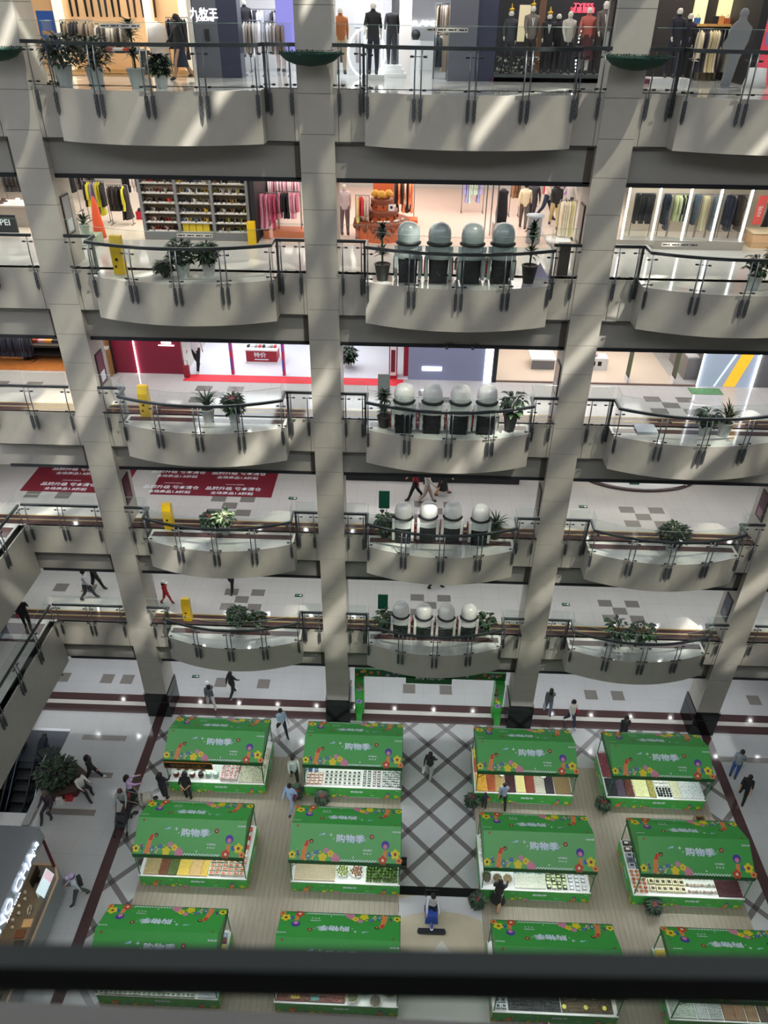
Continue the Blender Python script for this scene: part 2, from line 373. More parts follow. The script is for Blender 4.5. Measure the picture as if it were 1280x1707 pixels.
def rail(mb, pts, z=1.03):
    for (x0, y0), (x1, y1) in zip(pts, pts[1:]):
        a = math.atan2(y1-y0, x1-x0); L = math.hypot(x1-x0, y1-y0); mb.box((-.02, -.035, z-.045), (L+.02, .035, z+.045), m_rail, T3(x0, y0, 0, a))
LN = {6: 'top level', 5: 'second level from the top', 4: 'third level from the top', 3: 'fourth level from the top', 2: 'lowest upper level'}
BN = ['left', 'middle', 'right']
def bay_rail():
    t = thing('glass_balustrade', '', 'railing')
    o = [p for p in bulge_outline(1.42, 6.98) if p[1] < 0]
    o = [(x, y-.02) for x, y in o]; N = len(o)
    h = MB(); rail(h, [(.52, -.02), (1.36, -.02)]); rail(h, [(1.42, .0)]+o+[(6.98, 0)]); rail(h, [(7.04, -.02), (7.88, -.02)]); h.build('handrail', t)
    pane(t, [(.58, .0), (1.34, .0)]); pane(t, [(1.44, 0), (1.44, -.62)]); pane(t, [(7.06, .0), (7.82, .0)]); pane(t, [(6.96, 0), (6.96, -.62)])
    cuts = [0, 4, 8, 12, N-1]
    for a, b in zip(cuts, cuts[1:]): pane(t, [(x, y+.03) for x, y in o[a:b+1]])
    for i in (4, 8, 12):
        a = math.atan2(o[i+1][1]-o[i-1][1], o[i+1][0]-o[i-1][0]); post_part(t, o[i][0], o[i][1], a)
    for x, y, a in ((.66, 0, 0), (1.24, 0, 0), (1.46, -.68, .1), (6.94, -.68, -.1), (7.16, 0, 0), (7.74, 0, 0)): post_part(t, x, y, a, False)
    for x in (1.34, 7.06): p = MB(); p.box((x-.035, -.07, -.55), (x+.035, .05, 1.06), m_rail); p.build('corner_post', t)
    return t
br = bay_rail(); first = True
for L, Z in LV.items():
    for k in range(3):
        lab = 'curved glass balustrade with steel posts, %s balcony, %s' % (BN[k], LN[L])
        if first: br.location = (0+8.4*(k-1), -.02, Z); br['label'] = lab; br['group'] = 'balcony balustrades'; first = False
        else: dup(br, (8.4*(k-1), -.02, Z), label=lab)
def straight_rail(x0, x1, y, Z, label, rz=0, loc=None):
    t = thing('glass_balustrade', label, 'railing', loc or (0, y, Z), rz, 'straight balustrades')
    h = MB(); rail(h, [(x0, -.02), (x1, -.02)]); h.build('handrail', t); n = max(1, round((x1-x0)/1.7)); d = (x1-x0)/n
    for i in range(n): pane(t, [(x0+i*d+.03, 0), (x0+(i+1)*d-.03, 0)])
    for i in range(n+1): post_part(t, min(max(x0+i*d, x0+.12), x1-.12), 0, 0, 0 < i < n)
for L in (5, 4, 3, 2): straight_rail(-11.9, -8.95, -.01, LV[L], 'straight glass balustrade left of leftmost column, %s' % LN[L])
for L in (3, 2): straight_rail(17.4, 22.6, -.01, LV[L], 'straight glass balustrade right of rightmost column, %s' % LN[L])
for L in (3, 2): straight_rail(-22, -.1, 0, LV[L], 'glass balustrade of the side gallery at far left, %s' % LN[L], PI/2, (-12.01, 0, LV[L]))
# ------------------------------------------------------------------ dark green net dishes on the columns
m_net = mat('dark_green_net', '12382e', .8, noise=.5, scale=60)
for k, nm in enumerate(('leftmost', 'middle', 'right')):
    t = MB(); t.lathe([(.80, .13), (.76, .06), (.62, -.05), (.40, -.13), (.1, -.17)], m_net, 28, smooth=True, cap=False)
    t.lathe([(.1, -.16), (.42, -.11), (.64, -.02), (.79, .13)], m_net, 28, cap=False)
    R2 = random.Random(k)
    for i in range(70):
        a = 2*PI*i/70; r = .79; t.ball((r*math.cos(a), r*math.sin(a), .13+R2.uniform(-.02, .03)), R2.uniform(.012, .028), m_net, 5, h=3)
    o = t.build('net_basket', loc=(-8.4+8.4*k, -.82, 26.62)); h = MB(); h.tube([(0, .8, 0), (0, 0, -.1)], .02, m_dark); h.tube([(-.5, .8, .1), (-.5, 0.3, .1)], .012, m_dark, 6); h.tube([(.5, .8, .1), (.5, .3, .1)], .012, m_dark, 6); h.build('bracket', o)
    tag(o, 'dark green net dish hung on the %s column, top level' % nm, 'net', 'net dishes')
# ------------------------------------------------------------------ massage chairs
m_shell = mat('white_chair_shell', 'd6d8d6', .28, coat=.4); m_cblk = mat('black_chair_fabric', '101418', .55); m_red = mat('red_trim', 'b3252e', .4)
m_shell5 = mat('silver_grey_shell', '9aa5a5', .3, .1, coat=.3)
def chair():
    t = thing('massage_chair', '', 'massage chair')
    b = MB(); b.cbox((0, -.05, .09), (.56, .8, .18), m_cblk, taper=.92); b.build('base', t)
    for s in (-1, 1):
        p = MB(); pr = [(-.42, .12), (.38, .12), (.46, .3), (.42, .55), (.2, .66), (-.1, .74), (-.34, 1.08), (-.46, 1.1), (-.5, .7), (-.48, .3)]
        vs = [(s*.41, y, z) for y, z in pr]+[(s*.31, y, z) for y, z in pr]; n = len(pr)
        p.add(vs, [(i, (i+1) % n, n+(i+1) % n, n+i) for i in range(n)]+[tuple(range(n)), tuple(range(n, 2*n))], m_shell)
        o = p.build('side_shell', t); q = MB(); q.tube([(s*.42, y, z) for y, z in ((.36, .2), (.4, .5), (.1, .62), (-.2, .72), (-.44, .7), (-.47, .3))], .022, m_red, 6); q.build('trim', o)
    k = MB()
    def back(u, v):
        a = (u-.5)*2.2; z = .72+v*.42; return (.39*math.sin(a)*(1-.12*v*v), -.30-.24*math.cos(a)*.9-.03*v, z)
    k.sheet(back, 12, 6, m_shell); k.sheet(lambda u, v: (back(u, 0)[0], back(u, 0)[1]*(1-v)-.1*v, .72), 12, 1, m_shell); k.sheet(lambda u, v: (back(u, 1)[0]*(1-v*.4), back(u, 1)[1]*(1-v)-.2*v, 1.14), 12, 1, m_shell); k.build('back_shell', t)
    lo = MB()
    lo.sheet(lambda u, v: (.32*math.sin((u-.5)*2.4)*(1-.1*(1-v)), -.30-.2*math.cos((u-.5)*2.4), .08+v*.66), 10, 5, m_cblk)
    for zz in (.3, .5): lo.tube([(-.2, -.49, zz), (.2, -.49, zz)], .012, m_dark, 6)
    lo.build('lower_back', t)
    v = MB(); v.tube([(.33*math.cos(a), -.30-.27*math.sin(a), 1.165) for a in [PI*i/10 for i in range(11)]], .055, m_cblk, 8); v.cbox((0, -.3, 1.15), (.5, .25, .05), m_cblk); v.build('visor', t)
    hd = MB(); pr = [(.97, 0), (1.02, .1), (1.0, .22), (.92, .33), (.74, .42), (.42, .47), (.01, .48)]
    hd.lathe([(r*.335, z*1.12) for r, z in pr], m_shell, 20, Matrix.Translation((0, -.27, 1.2)), cap=False, sy=.95); hd.build('hood', t)
    s = MB(); s.cbox((0, .12, .42), (.5, .56, .2), m_cblk, taper=.92); s.build('seat', t)
    pb = MB(); pb.box((-.25, -.28, .5), (.25, -.1, 1.12), m_cblk); pb.build('backrest', t)
    f = MB(); f.cbox((0, .6, .26), (.42, .26, .36), m_cblk, taper=.85); f.build('footrest', t)
    return t
ch = chair(); first = True
CH = {5: [(2.67, -.25), (3.6, -.28), (4.56, -.28), (5.48, -.2)], 4: [(2.67, -.42), (3.62, -.42), (4.55, -.42), (5.42, -.38)], 3: [(2.78, .0), (3.7, .1), (4.62, .1), (5.65, .0)], 2: [(2.78, .18), (3.72, .12), (4.67, .12), (5.6, .18)]}
for L in CH:
    for i, (x, y) in enumerate(CH[L]):
        lab = 'white hooded massage chair, %s from left, middle balcony, %s' % (('first', 'second', 'third', 'fourth')[i], LN[L])
        if L == 5: lab = lab.replace('white hooded', 'silver grey')
        args = ((x, y, LV[L]), R.uniform(-.05, .05))
        if first: ch.location = args[0]; ch.rotation_euler.z = 0; ch['label'] = lab; ch['group'] = 'massage chairs on the balconies'; proto_ch = ch; first = False; src = ch
        else: dup(ch, *args, label=lab)
for o in list(COL.objects):
    if o.parent and o.parent.name.startswith('massage_chair') and o.parent.location.z > 20:
        for sl in o.material_slots:
            if sl.material == m_shell: sl.link = 'OBJECT'; sl.material = m_shell5
# ------------------------------------------------------------------ plants
m_leaf = mat('leaf_green', '2c4a2a', .45, noise=.35, scale=12); m_leafd = mat('leaf_dark', '16281c', .45, noise=.3, scale=12); m_leafl = mat('leaf_light', '5f7a3c', .45, noise=.3, scale=9)
m_leafc = mat('leaf_cream', 'b8c69a', .5); m_pot = mat('white_ceramic_pot', 'bdc2c2', .3); m_soil = mat('soil', '2a211b', .9); m_stem = mat('stem', '4b4a30', .7); m_potd = mat('dark_pot', '2d2a2b', .5)
def leaf(mb, base, az, up, L, w, m, droop=.5, fold=.15):
    d = Vector((math.cos(az), math.sin(az), 0)); s = Vector((-math.sin(az), math.cos(az), 0)); vs = []; p = Vector(base); a = up
    for i, q in enumerate((.12, .8, 1, .7, .05)):
        vs += [tuple(p+s*w*q/2+Vector((0, 0, fold*w*q))), tuple(p), tuple(p-s*w*q/2+Vector((0, 0, fold*w*q)))]
        p = p+(d*math.cos(a)+Vector((0, 0, math.sin(a))))*L/4; a -= droop*.5
    mb.add(vs, [f for i in range(4) for f in ((3*i, 3*i+1, 3*i+4, 3*i+3), (3*i+1, 3*i+2, 3*i+5, 3*i+4))], m, smooth=True)
def plant(x, y, z, label, kind='bush', h=1.1, r=.4, pot='white', seed=1, group='potted plants on the balconies', flower=None, name='potted_plant'):
    q = random.Random(seed); t = thing(name, label, 'plant', (x, y, z), q.uniform(0, 6), group); ph = .42*h if kind != 'tall' else .3*h; pr = min(.24, .2*h+.03)
    mp = m_pot if pot == 'white' else m_potd
    p = MB(); p.lathe([(pr*.68, 0), (pr, ph*.95), (pr*1.06, ph*.95), (pr*1.06, ph), (pr*.9, ph), (pr*.88, ph*.92)], mp, 18, cap=False); p.disc((0, 0, .005), pr*.68, mp); p.build('pot', t)
    s = MB(); s.disc((0, 0, ph*.93), pr*.9, m_soil, 14); s.build('soil', t)
    st = MB(); f = MB()
    if kind == 'bush':
        for i in range(8):
            a = q.uniform(0, 2*PI); e = r*q.uniform(.2, .7); top = (e*math.cos(a), e*math.sin(a), h*q.uniform(.7, 1)); st.tube([(0, 0, ph*.9), (top[0]*.5, top[1]*.5, (ph+top[2])/2), top], .01, m_stem, 5)
        for i in range(330):
            a = q.uniform(0, 2*PI); e = r*math.sqrt(q.random())*.9; zz = ph*.95+(h-ph)*q.random()**.8; k = math.sqrt(max(0, 1-((zz-ph)/(h-ph)-.45)**2*2.2))
            leaf(f, (e*k*math.cos(a), e*k*math.sin(a), zz), a+q.uniform(-.7, .7), q.uniform(-.3, .9), q.uniform(.17, .28), q.uniform(.07, .12), q.choice((m_leaf, m_leafd, m_leafd)))
    elif kind == 'broad':
        for i in range(60):
            a = q.uniform(0, 2*PI); e = r*q.uniform(.25, .8); zz = h*q.uniform(.55, 1); b = (e*math.cos(a), e*math.sin(a), zz); st.tube([(0, 0, ph*.9), (b[0]*.4, b[1]*.4, zz*.8), b], .007, m_stem, 4)
            leaf(f, b, a, q.uniform(-.1, .6), q.uniform(.24, .36), q.uniform(.12, .2), q.choice((m_leaf, m_leafd)), .7)
    elif kind == 'varieg':
        for i in range(60):
            a = q.uniform(0, 2*PI); e = r*q.uniform(.05, .7); zz = ph+(h-ph)*q.uniform(.2, 1); b = (e*math.cos(a), e*math.sin(a), zz)
            leaf(f, b, a, q.uniform(0, .8), .3, .13, m_leaf, .8); leaf(f, (b[0], b[1], b[2]+.012), a, q.uniform(.1, .75), .27, .08, m_leafc, .8)
        for i in range(5): st.tube([(0, 0, ph*.9), (q.uniform(-.1, .1), q.uniform(-.1, .1), h*.8)], .012, m_stem, 5)
    elif kind == 'strap':
        for i in range(46):
            a = q.uniform(0, 2*PI); leaf(f, (.04*math.cos(a), .04*math.sin(a), ph*.9+q.uniform(0, .25*h)), a, q.uniform(.6, 1.45), q.uniform(.45, .8)*h*.75, .055, q.choice((m_leaf, m_leafd)), .55)
        st.tube([(0, 0, ph*.9), (0, 0, ph+.3*h)], .03, m_stem, 6)
    elif kind == 'tall':     # slim trunk with two tufts
        st.tube([(0, 0, ph*.9), (.02, .02, h*.8)], .03, m_stem, 7)
        for i in range(150):
            a = q.uniform(0, 2*PI); zz = h*q.choice((q.uniform(.42, .55), q.uniform(.7, .92), q.uniform(.7, .92))); leaf(f, (0, 0, zz), a, q.uniform(.1, 1.4), q.uniform(.2, .38), q.uniform(.04, .09), q.choice((m_leaf, m_leafd)), .6)
    st.build('stem', t); fo = f.build('foliage', t)
    if flower:
        fl = MB(); mf = mat('flower_'+flower, flower, .5)
        for i in range(26):
            a = q.uniform(0, 2*PI); e = r*q.uniform(.2, .85); c = (e*math.cos(a), e*math.sin(a), q.uniform(.75, 1.02)*h)
            for j in range(5): leaf(fl, c, j*1.256, .4, .06, .05, mf, .4)
        fl.build('blossoms', t)
    return t
PL = [  # x, y, level, kind, height, radius, pot, wording, flower
 (-6.75, -.35, 6, 'bush', 1.2, .5, 'white', 'bushy plant in a white pot, first on the top level left balcony', None),
 (-5.85, -.5, 6, 'bush', 1.15, .5, 'white', 'dark bushy plant in a white pot, second on the top level left balcony', None),
 (-4.75, -.45, 6, 'tall', 1.55, .5, 'white', 'tall plant in a large white pot, third on the top level left balcony', None),
 (-4.1, -.4, 6, 'bush', .75, .25, 'white', 'small plant in a narrow white pot, rightmost on the top level left balcony', None),
 (-4.2, -.55, 5, 'bush', 1.05, .4, 'white', 'dark shrub in a tall white pot on the left balcony, second level', None),
 (-3.45, -.35, 5, 'bush', .95, .3, 'white', 'shrub in the rear white pot on the left balcony, second level', None),
 (-4.75, -.6, 5, 'bush', .42, .2, 'dark', 'small plant in a black pot beside white pots, second level', None),
 (1.9, -.45, 5, 'tall', 1.65, .4, 'dark', 'tall leafy plant left of the silver massage chairs, second level', None),
 (6.35, -.4, 5, 'tall', 1.75, .45, 'dark', 'tall palm like plant right of the silver massage chairs, second level', None),
 (13.05, -.6, 5, 'broad', .95, .3, 'white', 'low plant in a small white pot on the right balcony, second level', None),
 (13.75, -.55, 5, 'bush', 1.4, .5, 'white', 'large shrub in a tall white pot on the right balcony, second level', None),
 (-4.1, -.3, 4, 'strap', 1.15, .5, 'white', 'dark strap leaved plant in a white pot on the left balcony, third level', None),
 (-3.2, -.3, 4, 'bush', .95, .33, 'white', 'plant with red blossoms in a white pot on the left balcony, third level', '8a1f3a'),
 (2.0, -.4, 4, 'tall', 1.35, .35, 'dark', 'dark potted plant left of the massage chairs, third level', None),
 (6.3, -.45, 4, 'broad', 1.35, .4, 'dark', 'glossy broad leaved plant right of the massage chairs, third level', None),
 (12.9, -.4, 4, 'broad', .9, .3, 'white', 'broad leaved plant in the left white pot on the right balcony, third level', None),
 (13.55, -.45, 4, 'strap', 1.25, .5, 'white', 'spiky plant in the right white pot on the right balcony, third level', None),
 (-4.1, -.1, 3, 'varieg', .95, .45, 'white', 'cream and green variegated plant on the left balcony, fourth level', None),
 (-4.7, .05, 3, 'bush', .7, .28, 'white', 'small plant with red flowers beside the variegated plant, fourth level', 'a83040'),
 (2.05, .0, 3, 'broad', .95, .35, 'dark', 'broad leaved plant left of the massage chairs, fourth level', None),
 (6.3, .1, 3, 'strap', 1.15, .55, 'dark', 'arching palm like plant right of the massage chairs, fourth level', None),
 (12.9, -.4, 3, 'bush', 1.1, .55, 'white', 'wide dark shrub on the right balcony, fourth level', None),
 (-4.15, .1, 2, 'bush', .85, .4, 'white', 'dark shrub in the left white pot on the left balcony, lowest upper level', None),
 (-3.3, .1, 2, 'broad', .7, .3, 'white', 'smaller plant in the right white pot on the left balcony, lowest upper level', None),
 (2.1, .05, 2, 'broad', .95, .35, 'dark', 'broad leaved plant left of the massage chairs, lowest upper level', None),
 (6.35, .15, 2, 'broad', .9, .38, 'dark', 'leafy plant right of the massage chairs, lowest upper level', None),
 (11.8, -.3, 2, 'broad', 1.15, .6, 'white', 'large dark leaved plant, leftmost on the right balcony, lowest upper level', None),
 (12.75, -.3, 2, 'broad', 1.0, .5, 'white', 'dark spreading plant, rightmost on the right balcony, lowest upper level', None),
]
for i, (x, y, L, k, h, r, pt, lab, fl) in enumerate(PL): plant(x, y, LV[L], lab, k, h, r, pt, 100+i, flower=fl)
# ------------------------------------------------------------------ yellow cabinets and small standing items
m_yc = mat('yellow_cabinet', 'dcb414', .35); m_bluesc = mat('screen_blue', '2f62a6', .4, emit=.35)
yc = thing('yellow_kiosk_post', '', 'kiosk'); b = MB(); b.box((-.17, -.14, 0), (.17, .14, .86), m_yc); b.build('body', yc)
b = MB(); b.add([(-.17, -.14, .86), (.17, -.14, .86), (.17, .14, .86), (-.17, .14, .86), (-.17, -.02, 1.12), (.17, -.02, 1.12), (.17, .14, 1.12), (-.17, .14, 1.12)], [(0, 1, 5, 4), (1, 2, 6, 5), (2, 3, 7, 6), (3, 0, 4, 7), (4, 5, 6, 7)], m_yc); b.build('head', yc)
b = MB(); b.disc((-.02, -.145, .45), .05, m_black, 10, None, 'y'); b.box((-.1, -.146, .2), (-.04, -.14, .28), m_black); b.build('emblem', yc)
yf = True
for L, x, y in ((5, -6.22, -.3), (4, -6.36, .0), (3, -6.34, .15), (2, -6.4, .45)):
    lab = 'bright yellow kiosk post on the left balcony, %s' % LN[L]
    if yf: yc.location = (x, y, LV[L]); yc['label'] = lab; yc['group'] = 'yellow kiosk posts'; yf = False
    else: dup(yc, (x, y, LV[L]), label=lab)
# display stands beside the chairs
def sign_stand(x, y, z, label, col, h=1.5, w=.42, rz=0):
    t = thing('sign_stand', label, 'sign', (x, y, z), rz, 'stands beside the massage chairs'); b = MB(); b.box((-w/2, -.02, h-.8), (w/2, .02, h), col); b.build('board', t)
    b = MB(); b.tube([(-.1, .03, .03), (-.1, .03, h-.1)], .012, m_dark, 6); b.tube([(.1, .03, .03), (.1, .03, h-.1)], .012, m_dark, 6); b.build('pole', t)
    b = MB(); b.box((-.18, -.14, 0), (.18, .14, .025), m_dark); b.build('base', t)
m_gs = mat('green_board', '1f6b52', .5); m_ps = mat('pale_board', 'a7b0aa', .5)
sign_stand(1.95, .6, LV[4], 'pale grey stand board left of the massage chairs, third level', m_ps)
sign_stand(2.0, .9, LV[3], 'green stand board left of the massage chairs, fourth level', m_gs)
sign_stand(2.0, .7, LV[2], 'green stand board left of the massage chairs, lowest upper level', m_gs)

# small floor stickers and ceiling edge cameras
for L, px, py in ((3, 488, 831), (2, 498, 993), (1, 326, 1128), (3, 972, 845), (2, 943, 1008)):
    Z = LV.get(L, 0); d = cf+cr*(px-640)/FPX-cu*(py-853.5)/FPX; p = EYE+d*((Z-EYE.z)/d.z); b = MB(); b.box((-.17, -.09, 0), (.17, .09, .004), m_black); b.box((-.13, -.05, .004), (.02, .05, .005), mat('sticker_green', '3f8f68', .5)); b.box((.04, -.05, .004), (.13, .05, .005), m_white)
    tag(b.build('floor_sticker', loc=(p.x, p.y, Z+.012)), 'small dark direction sticker on the %s floor, %s bay' % ('ground' if L == 1 else LN[L], 'right' if px > 900 else 'left'), 'sticker')
for px, Z, nm in ((744, LV[5]-2.3, 'left'), (787, LV[5]-2.3, 'right')):
    d = cf+cr*(px-640)/FPX-cu*(581-853.5)/FPX; p = EYE+d*((.2-EYE.y)/d.y); t = thing('security_camera', 'small %s camera under the edge of the middle bay above the lit blue wall' % nm, 'camera', (p.x, .12, Z)); b = MB(); b.box((-.05, -.14, -.06), (.05, .1, .04), m_metal); b.build('housing', t); b = MB(); b.tube([(0, .05, .0), (.12, .14, .06), (.22, .14, .02)], .015, m_metal, 6); b.build('bracket', t)
# ------------------------------------------------------------------ people and mannequins
m_skin = mat('skin', 'b98d70', .55); m_skin2 = mat('skin_pale', 'cfa78c', .55); m_eye = mat('eye_dark', '1b1513', .3); m_lip = mat('lips', '9a4b46', .5)
def figure(name, label, cat, loc, rz, top, bot, shoe='2a2a2c', hair='17110f', skin=None, pose='walk', h=1.66, sleeve=None, longhair=True, stride=.32, arms=None, group=None, skirt=None, bag=None, hat=None, head=True, hairy=True, lean=0, fat=1):
    k = h/1.66; J = []; E = []; seg = []
    mt = top if not isinstance(top, str) else mat('cloth_'+top, top, .75); mbt = mat('cloth_'+bot, bot, .75) if isinstance(bot, str) else bot; ms = mat('shoe_'+shoe, shoe, .5) if isinstance(shoe, str) else shoe
    sk = skin or m_skin; msl = sk if sleeve == 'bare' else mt
    def J_(p, r):
        r = r if isinstance(r, tuple) else (r, r); g = 1.28 if max(r) > .03 and max(r) < .14 or max(r) > .1 else 1
        if abs(p[0]) < .01 and p[2] > hz+.5: g = 1.08
        J.append((Vector(p), (r[0]*g, r[1]*g))); return len(J)-1
    def C_(a, b, m): E.append((a, b)); seg.append((a, b, m)); return b
    sit = pose == 'sit'; hz = .93 if not sit else .52
    off = Vector((0, 0, 0))
    def up(z, y=0): return (0, y-lean*(z-hz), z)
    pel = J_((0, 0, hz), (.145*fat, .11*fat)); wai = J_(up(hz+.17), (.125*fat, .095*fat)); chs = J_(up(hz+.36), (.155*fat, .105*fat)); sh = J_(up(hz+.47), (.10, .08)); nk = J_(up(hz+.535), .05)
    C_(pel, wai, mt); C_(wai, chs, mt); C_(chs, sh, mt); C_(sh, nk, sk)
    if head:
        h1 = J_(up(hz+.60, -.01), (.072, .085)); h2 = J_(up(hz+.68, -.012), (.078, .095)); h3 = J_(up(hz+.745, -.005), (.055, .065)); C_(nk, h1, sk); C_(h1, h2, sk); C_(h2, h3, sk)
    hand = []
    A = arms or ((.5, .3), (-.35, .2))        # (swing forward, elbow bend) per side
    for s, (sw, eb) in zip((-1, 1), A):
        a0 = Vector(up(hz+.455)); a0.x = s*.17
        if pose == 'hips': d1 = Vector((s*.55, .1, -1)).normalized(); d2 = Vector((-s*.9, -.55, -.55)).normalized()
        elif pose == 'back': d1 = Vector((s*.3, .35, -1)).normalized(); d2 = Vector((-s*.7, .35, -.7)).normalized()
        else:
            d1 = Vector((s*.16, -math.sin(sw), -math.cos(sw))).normalized(); d2 = Vector((s*.02, -math.sin(sw+eb), -math.cos(sw+eb))).normalized()
        e = a0+d1*.27; wr = e+d2*.235
        j0 = J_(a0, .052); j1 = J_(e, .038); j2 = J_(wr, .026); C_(sh, j0, mt); C_(j0, j1, mt); C_(j1, j2, msl)
        pm = wr+d2*.05; j3 = J_(pm, (.032, .018)); C_(j2, j3, sk)
        sx = d2.cross(Vector((s, 0, 0))).normalized() if abs(d2.x) < .9 else Vector((0, 1, 0))
        for q, ln in ((-1.5, .052), (-.5, .064), (.5, .06), (1.5, .046)):
            b = pm+d2*.028+sx*q*.017; f0 = J_(b, .009); f1 = J_(b+d2*ln*.55, .0085); f2 = J_(b+d2*ln*.95+Vector((-s*.012, 0, 0)), .007); C_(j3, f0, sk); C_(f0, f1, sk); C_(f1, f2, sk)
        b = wr+d2*.03-sx*.03; f0 = J_(b, .010); f1 = J_(b+d2*.035-sx*.022, .008); C_(j2, f0, sk); C_(f0, f1, sk)
        hand.append(pm)
    for s in (-1, 1):
        if sit: hp = Vector((s*.09, 0, hz-.04)); kn = Vector((s*.13, -.42, hz-.02)); an = Vector((s*.15, -.45+stride*s*.4, .09))
        else:
            sw = stride*s if pose in ('walk',) else .04*s; hp = Vector((s*.088, 0, hz-.05)); kn = hp+Vector((s*.015, -math.sin(sw)*.42-.02, -math.cos(sw)*.42)); bk = -.35 if (pose == 'walk' and sw < 0) else 0
            an = kn+Vector((0, -math.sin(sw+bk)*.38, -math.cos(sw+bk)*.38)); an.z = max(an.z, .085)
        j0 = J_(hp, (.088*fat, .09*fat)); j1 = J_(kn, .058); jc = J_(kn.lerp(an, .35)+Vector((0, .015, 0)), .055); j2 = J_(an, .038); ft = J_(an+Vector((0, -.07, -.045)), (.042, .032)); fe = J_(an+Vector((0, -.155, -.055)), (.036, .024))
        hl = J_(an+Vector((0, .04, -.045)), .03)
        lm = sk if skirt else mbt
        C_(pel, j0, mbt); C_(j0, j1, lm); C_(j1, jc, lm); C_(jc, j2, lm); C_(j2, ft, ms); C_(ft, fe, ms); C_(j2, hl, ms)
    me = bpy.data.meshes.new('figure'); me.from_pydata([tuple(p*k) for p, r in J], E, []); o = bpy.data.objects.new('figure', me); COL.objects.link(o)
    md = o.modifiers.new('skin', 'SKIN'); md.use_smooth_shade = True
    if not me.skin_vertices:
        bpy.context.view_layer.objects.active = o
    sv = me.skin_vertices[0].data
    for i, (p, r) in enumerate(J): sv[i].radius = (r[0]*k, r[1]*k); sv[i].use_root = (i == 0)
    sb = o.modifiers.new('sub', 'SUBSURF'); sb.levels = 1; sb.render_levels = 1
    dg = bpy.context.evaluated_depsgraph_get(); ev = o.evaluated_get(dg); m2 = bpy.data.meshes.new_from_object(ev); bpy.data.objects.remove(o)
    vs = [tuple(v.co) for v in m2.vertices]; mb = MB(); segs = [(J[a][0]*k, J[b][0]*k, (J[a][1][0]+J[b][1][0])/2, m) for a, b, m in seg]
    mb.v = vs
    for p in m2.polygons:
        c = p.center; best = None; bd = 1e9
        for a, b, r, m in segs:
            ab = b-a; t = max(0, min(1, (c-a).dot(ab)/max(1e-9, ab.length_squared))); d = (c-(a+ab*t)).length-r*.9
            if d < bd: bd = d; best = m
        mb.f.append(tuple(p.vertices)); mb.mi.append(mb._m(best)); mb.sm.append(True)
    bpy.data.meshes.remove(m2)
    hc = Vector(up(hz+.665, -.012))*k
    if head:        # nose, ears, eyes and mouth
        mb.ball(hc+Vector((0, -.098, -.015))*k, .014*k, sk, 6, sz=1.5, h=4)
        for s in (-1, 1):
            mb.ball(hc+Vector((s*.08, .005, -.01))*k, .016*k, sk, 6, sz=1.5, sx=.5, h=4)
            if cat == 'person': mb.ball(hc+Vector((s*.032, -.088, .012))*k, .010*k, m_eye, 6, h=4)
        if cat == 'person': mb.cbox(hc+Vector((0, -.092, -.05))*k, (.04*k, .012*k, .01*k), m_lip)
    mz = min(v[2] for v in mb.v)
    x, y, z = loc; root = thing(name, label, cat, (x, y, z-mz+.002), rz, group)
    mb.build('body', root)
    if head and hairy and cat == 'person':
        mh = mat('hair_'+hair, hair, .6); b = MB()
        b.lathe([(.001, .105), (.05, .098), (.082, .07), (.096, .02), (.094, -.03), (.08, -.07)], mh, 14, Matrix.Translation(hc+Vector((0, .018, .012))*k) @ Matrix.Rotation(-.35, 4, 'X') @ Matrix.Scale(k, 4), cap=False, sy=1.06)
        if longhair: b.tube([hc+Vector((0, .06, .02))*k, hc+Vector((0, .085, -.09))*k, hc+Vector((0, .095+lean*.05, -.2))*k, hc+Vector((0, .09+lean*.1, -.27))*k], [.085*k, .09*k, .075*k, .04*k], mh, 10)
        b.build('hair', root)
    if hat:
        b = MB(); mh = mat('hat_'+hat, hat, .7); b.lathe([(.10, -.02), (.098, .04), (.07, .085), (.001, .1)], mh, 14, Matrix.Translation(hc+Vector((0, .01, .05))*k) @ Matrix.Scale(k, 4), cap=False); b.box((-.07, -.19, -.005), (.07, -.07, .01), mh, Matrix.Translation(hc+Vector((0, 0, .05))*k)); b.build('cap', root)
    if skirt:
        b = MB(); mk = mat('cloth_'+skirt, skirt, .75); b.lathe([(.29, hz-.55), (.24, hz-.35), (.185, hz-.1), (.15, hz+.08)], mk, 16, Matrix.Scale(k, 4), cap=False, sy=.8); b.build('skirt', root)
    if bag:
        b = MB(); mg = mat('bag_'+bag[0], bag[0], .6)
        if bag[1] == 'back': b.cbox((0, .19*k, (hz+.28)*k), (.28, .16, .36), mg, taper=.85)
        elif bag[1] == 'hand': p = hand[1]*k; b.cbox((p.x, p.y, p.z-.22), (.1, .26, .26), mg, taper=.8); b.tube([(p.x, p.y-.07, p.z-.1), (p.x, p.y, p.z), (p.x, p.y+.07, p.z-.1)], .008, mg, 5)
        else: b.cbox((.22*k, .02, (hz+.02)*k), (.09, .26, .2), mg); b.tube([(.2*k, .02, (hz+.1)*k), (.1*k, -.12, (hz+.32)*k), (-.12*k, -.02, (hz+.5)*k)], .01, mg, 5)
        b.build('bag', root)
    return root
def person(label, x, y, z, deg, top, bot, **kw): return figure('person', label, 'person', (x, y, z), math.radians(deg), top, bot, **kw)
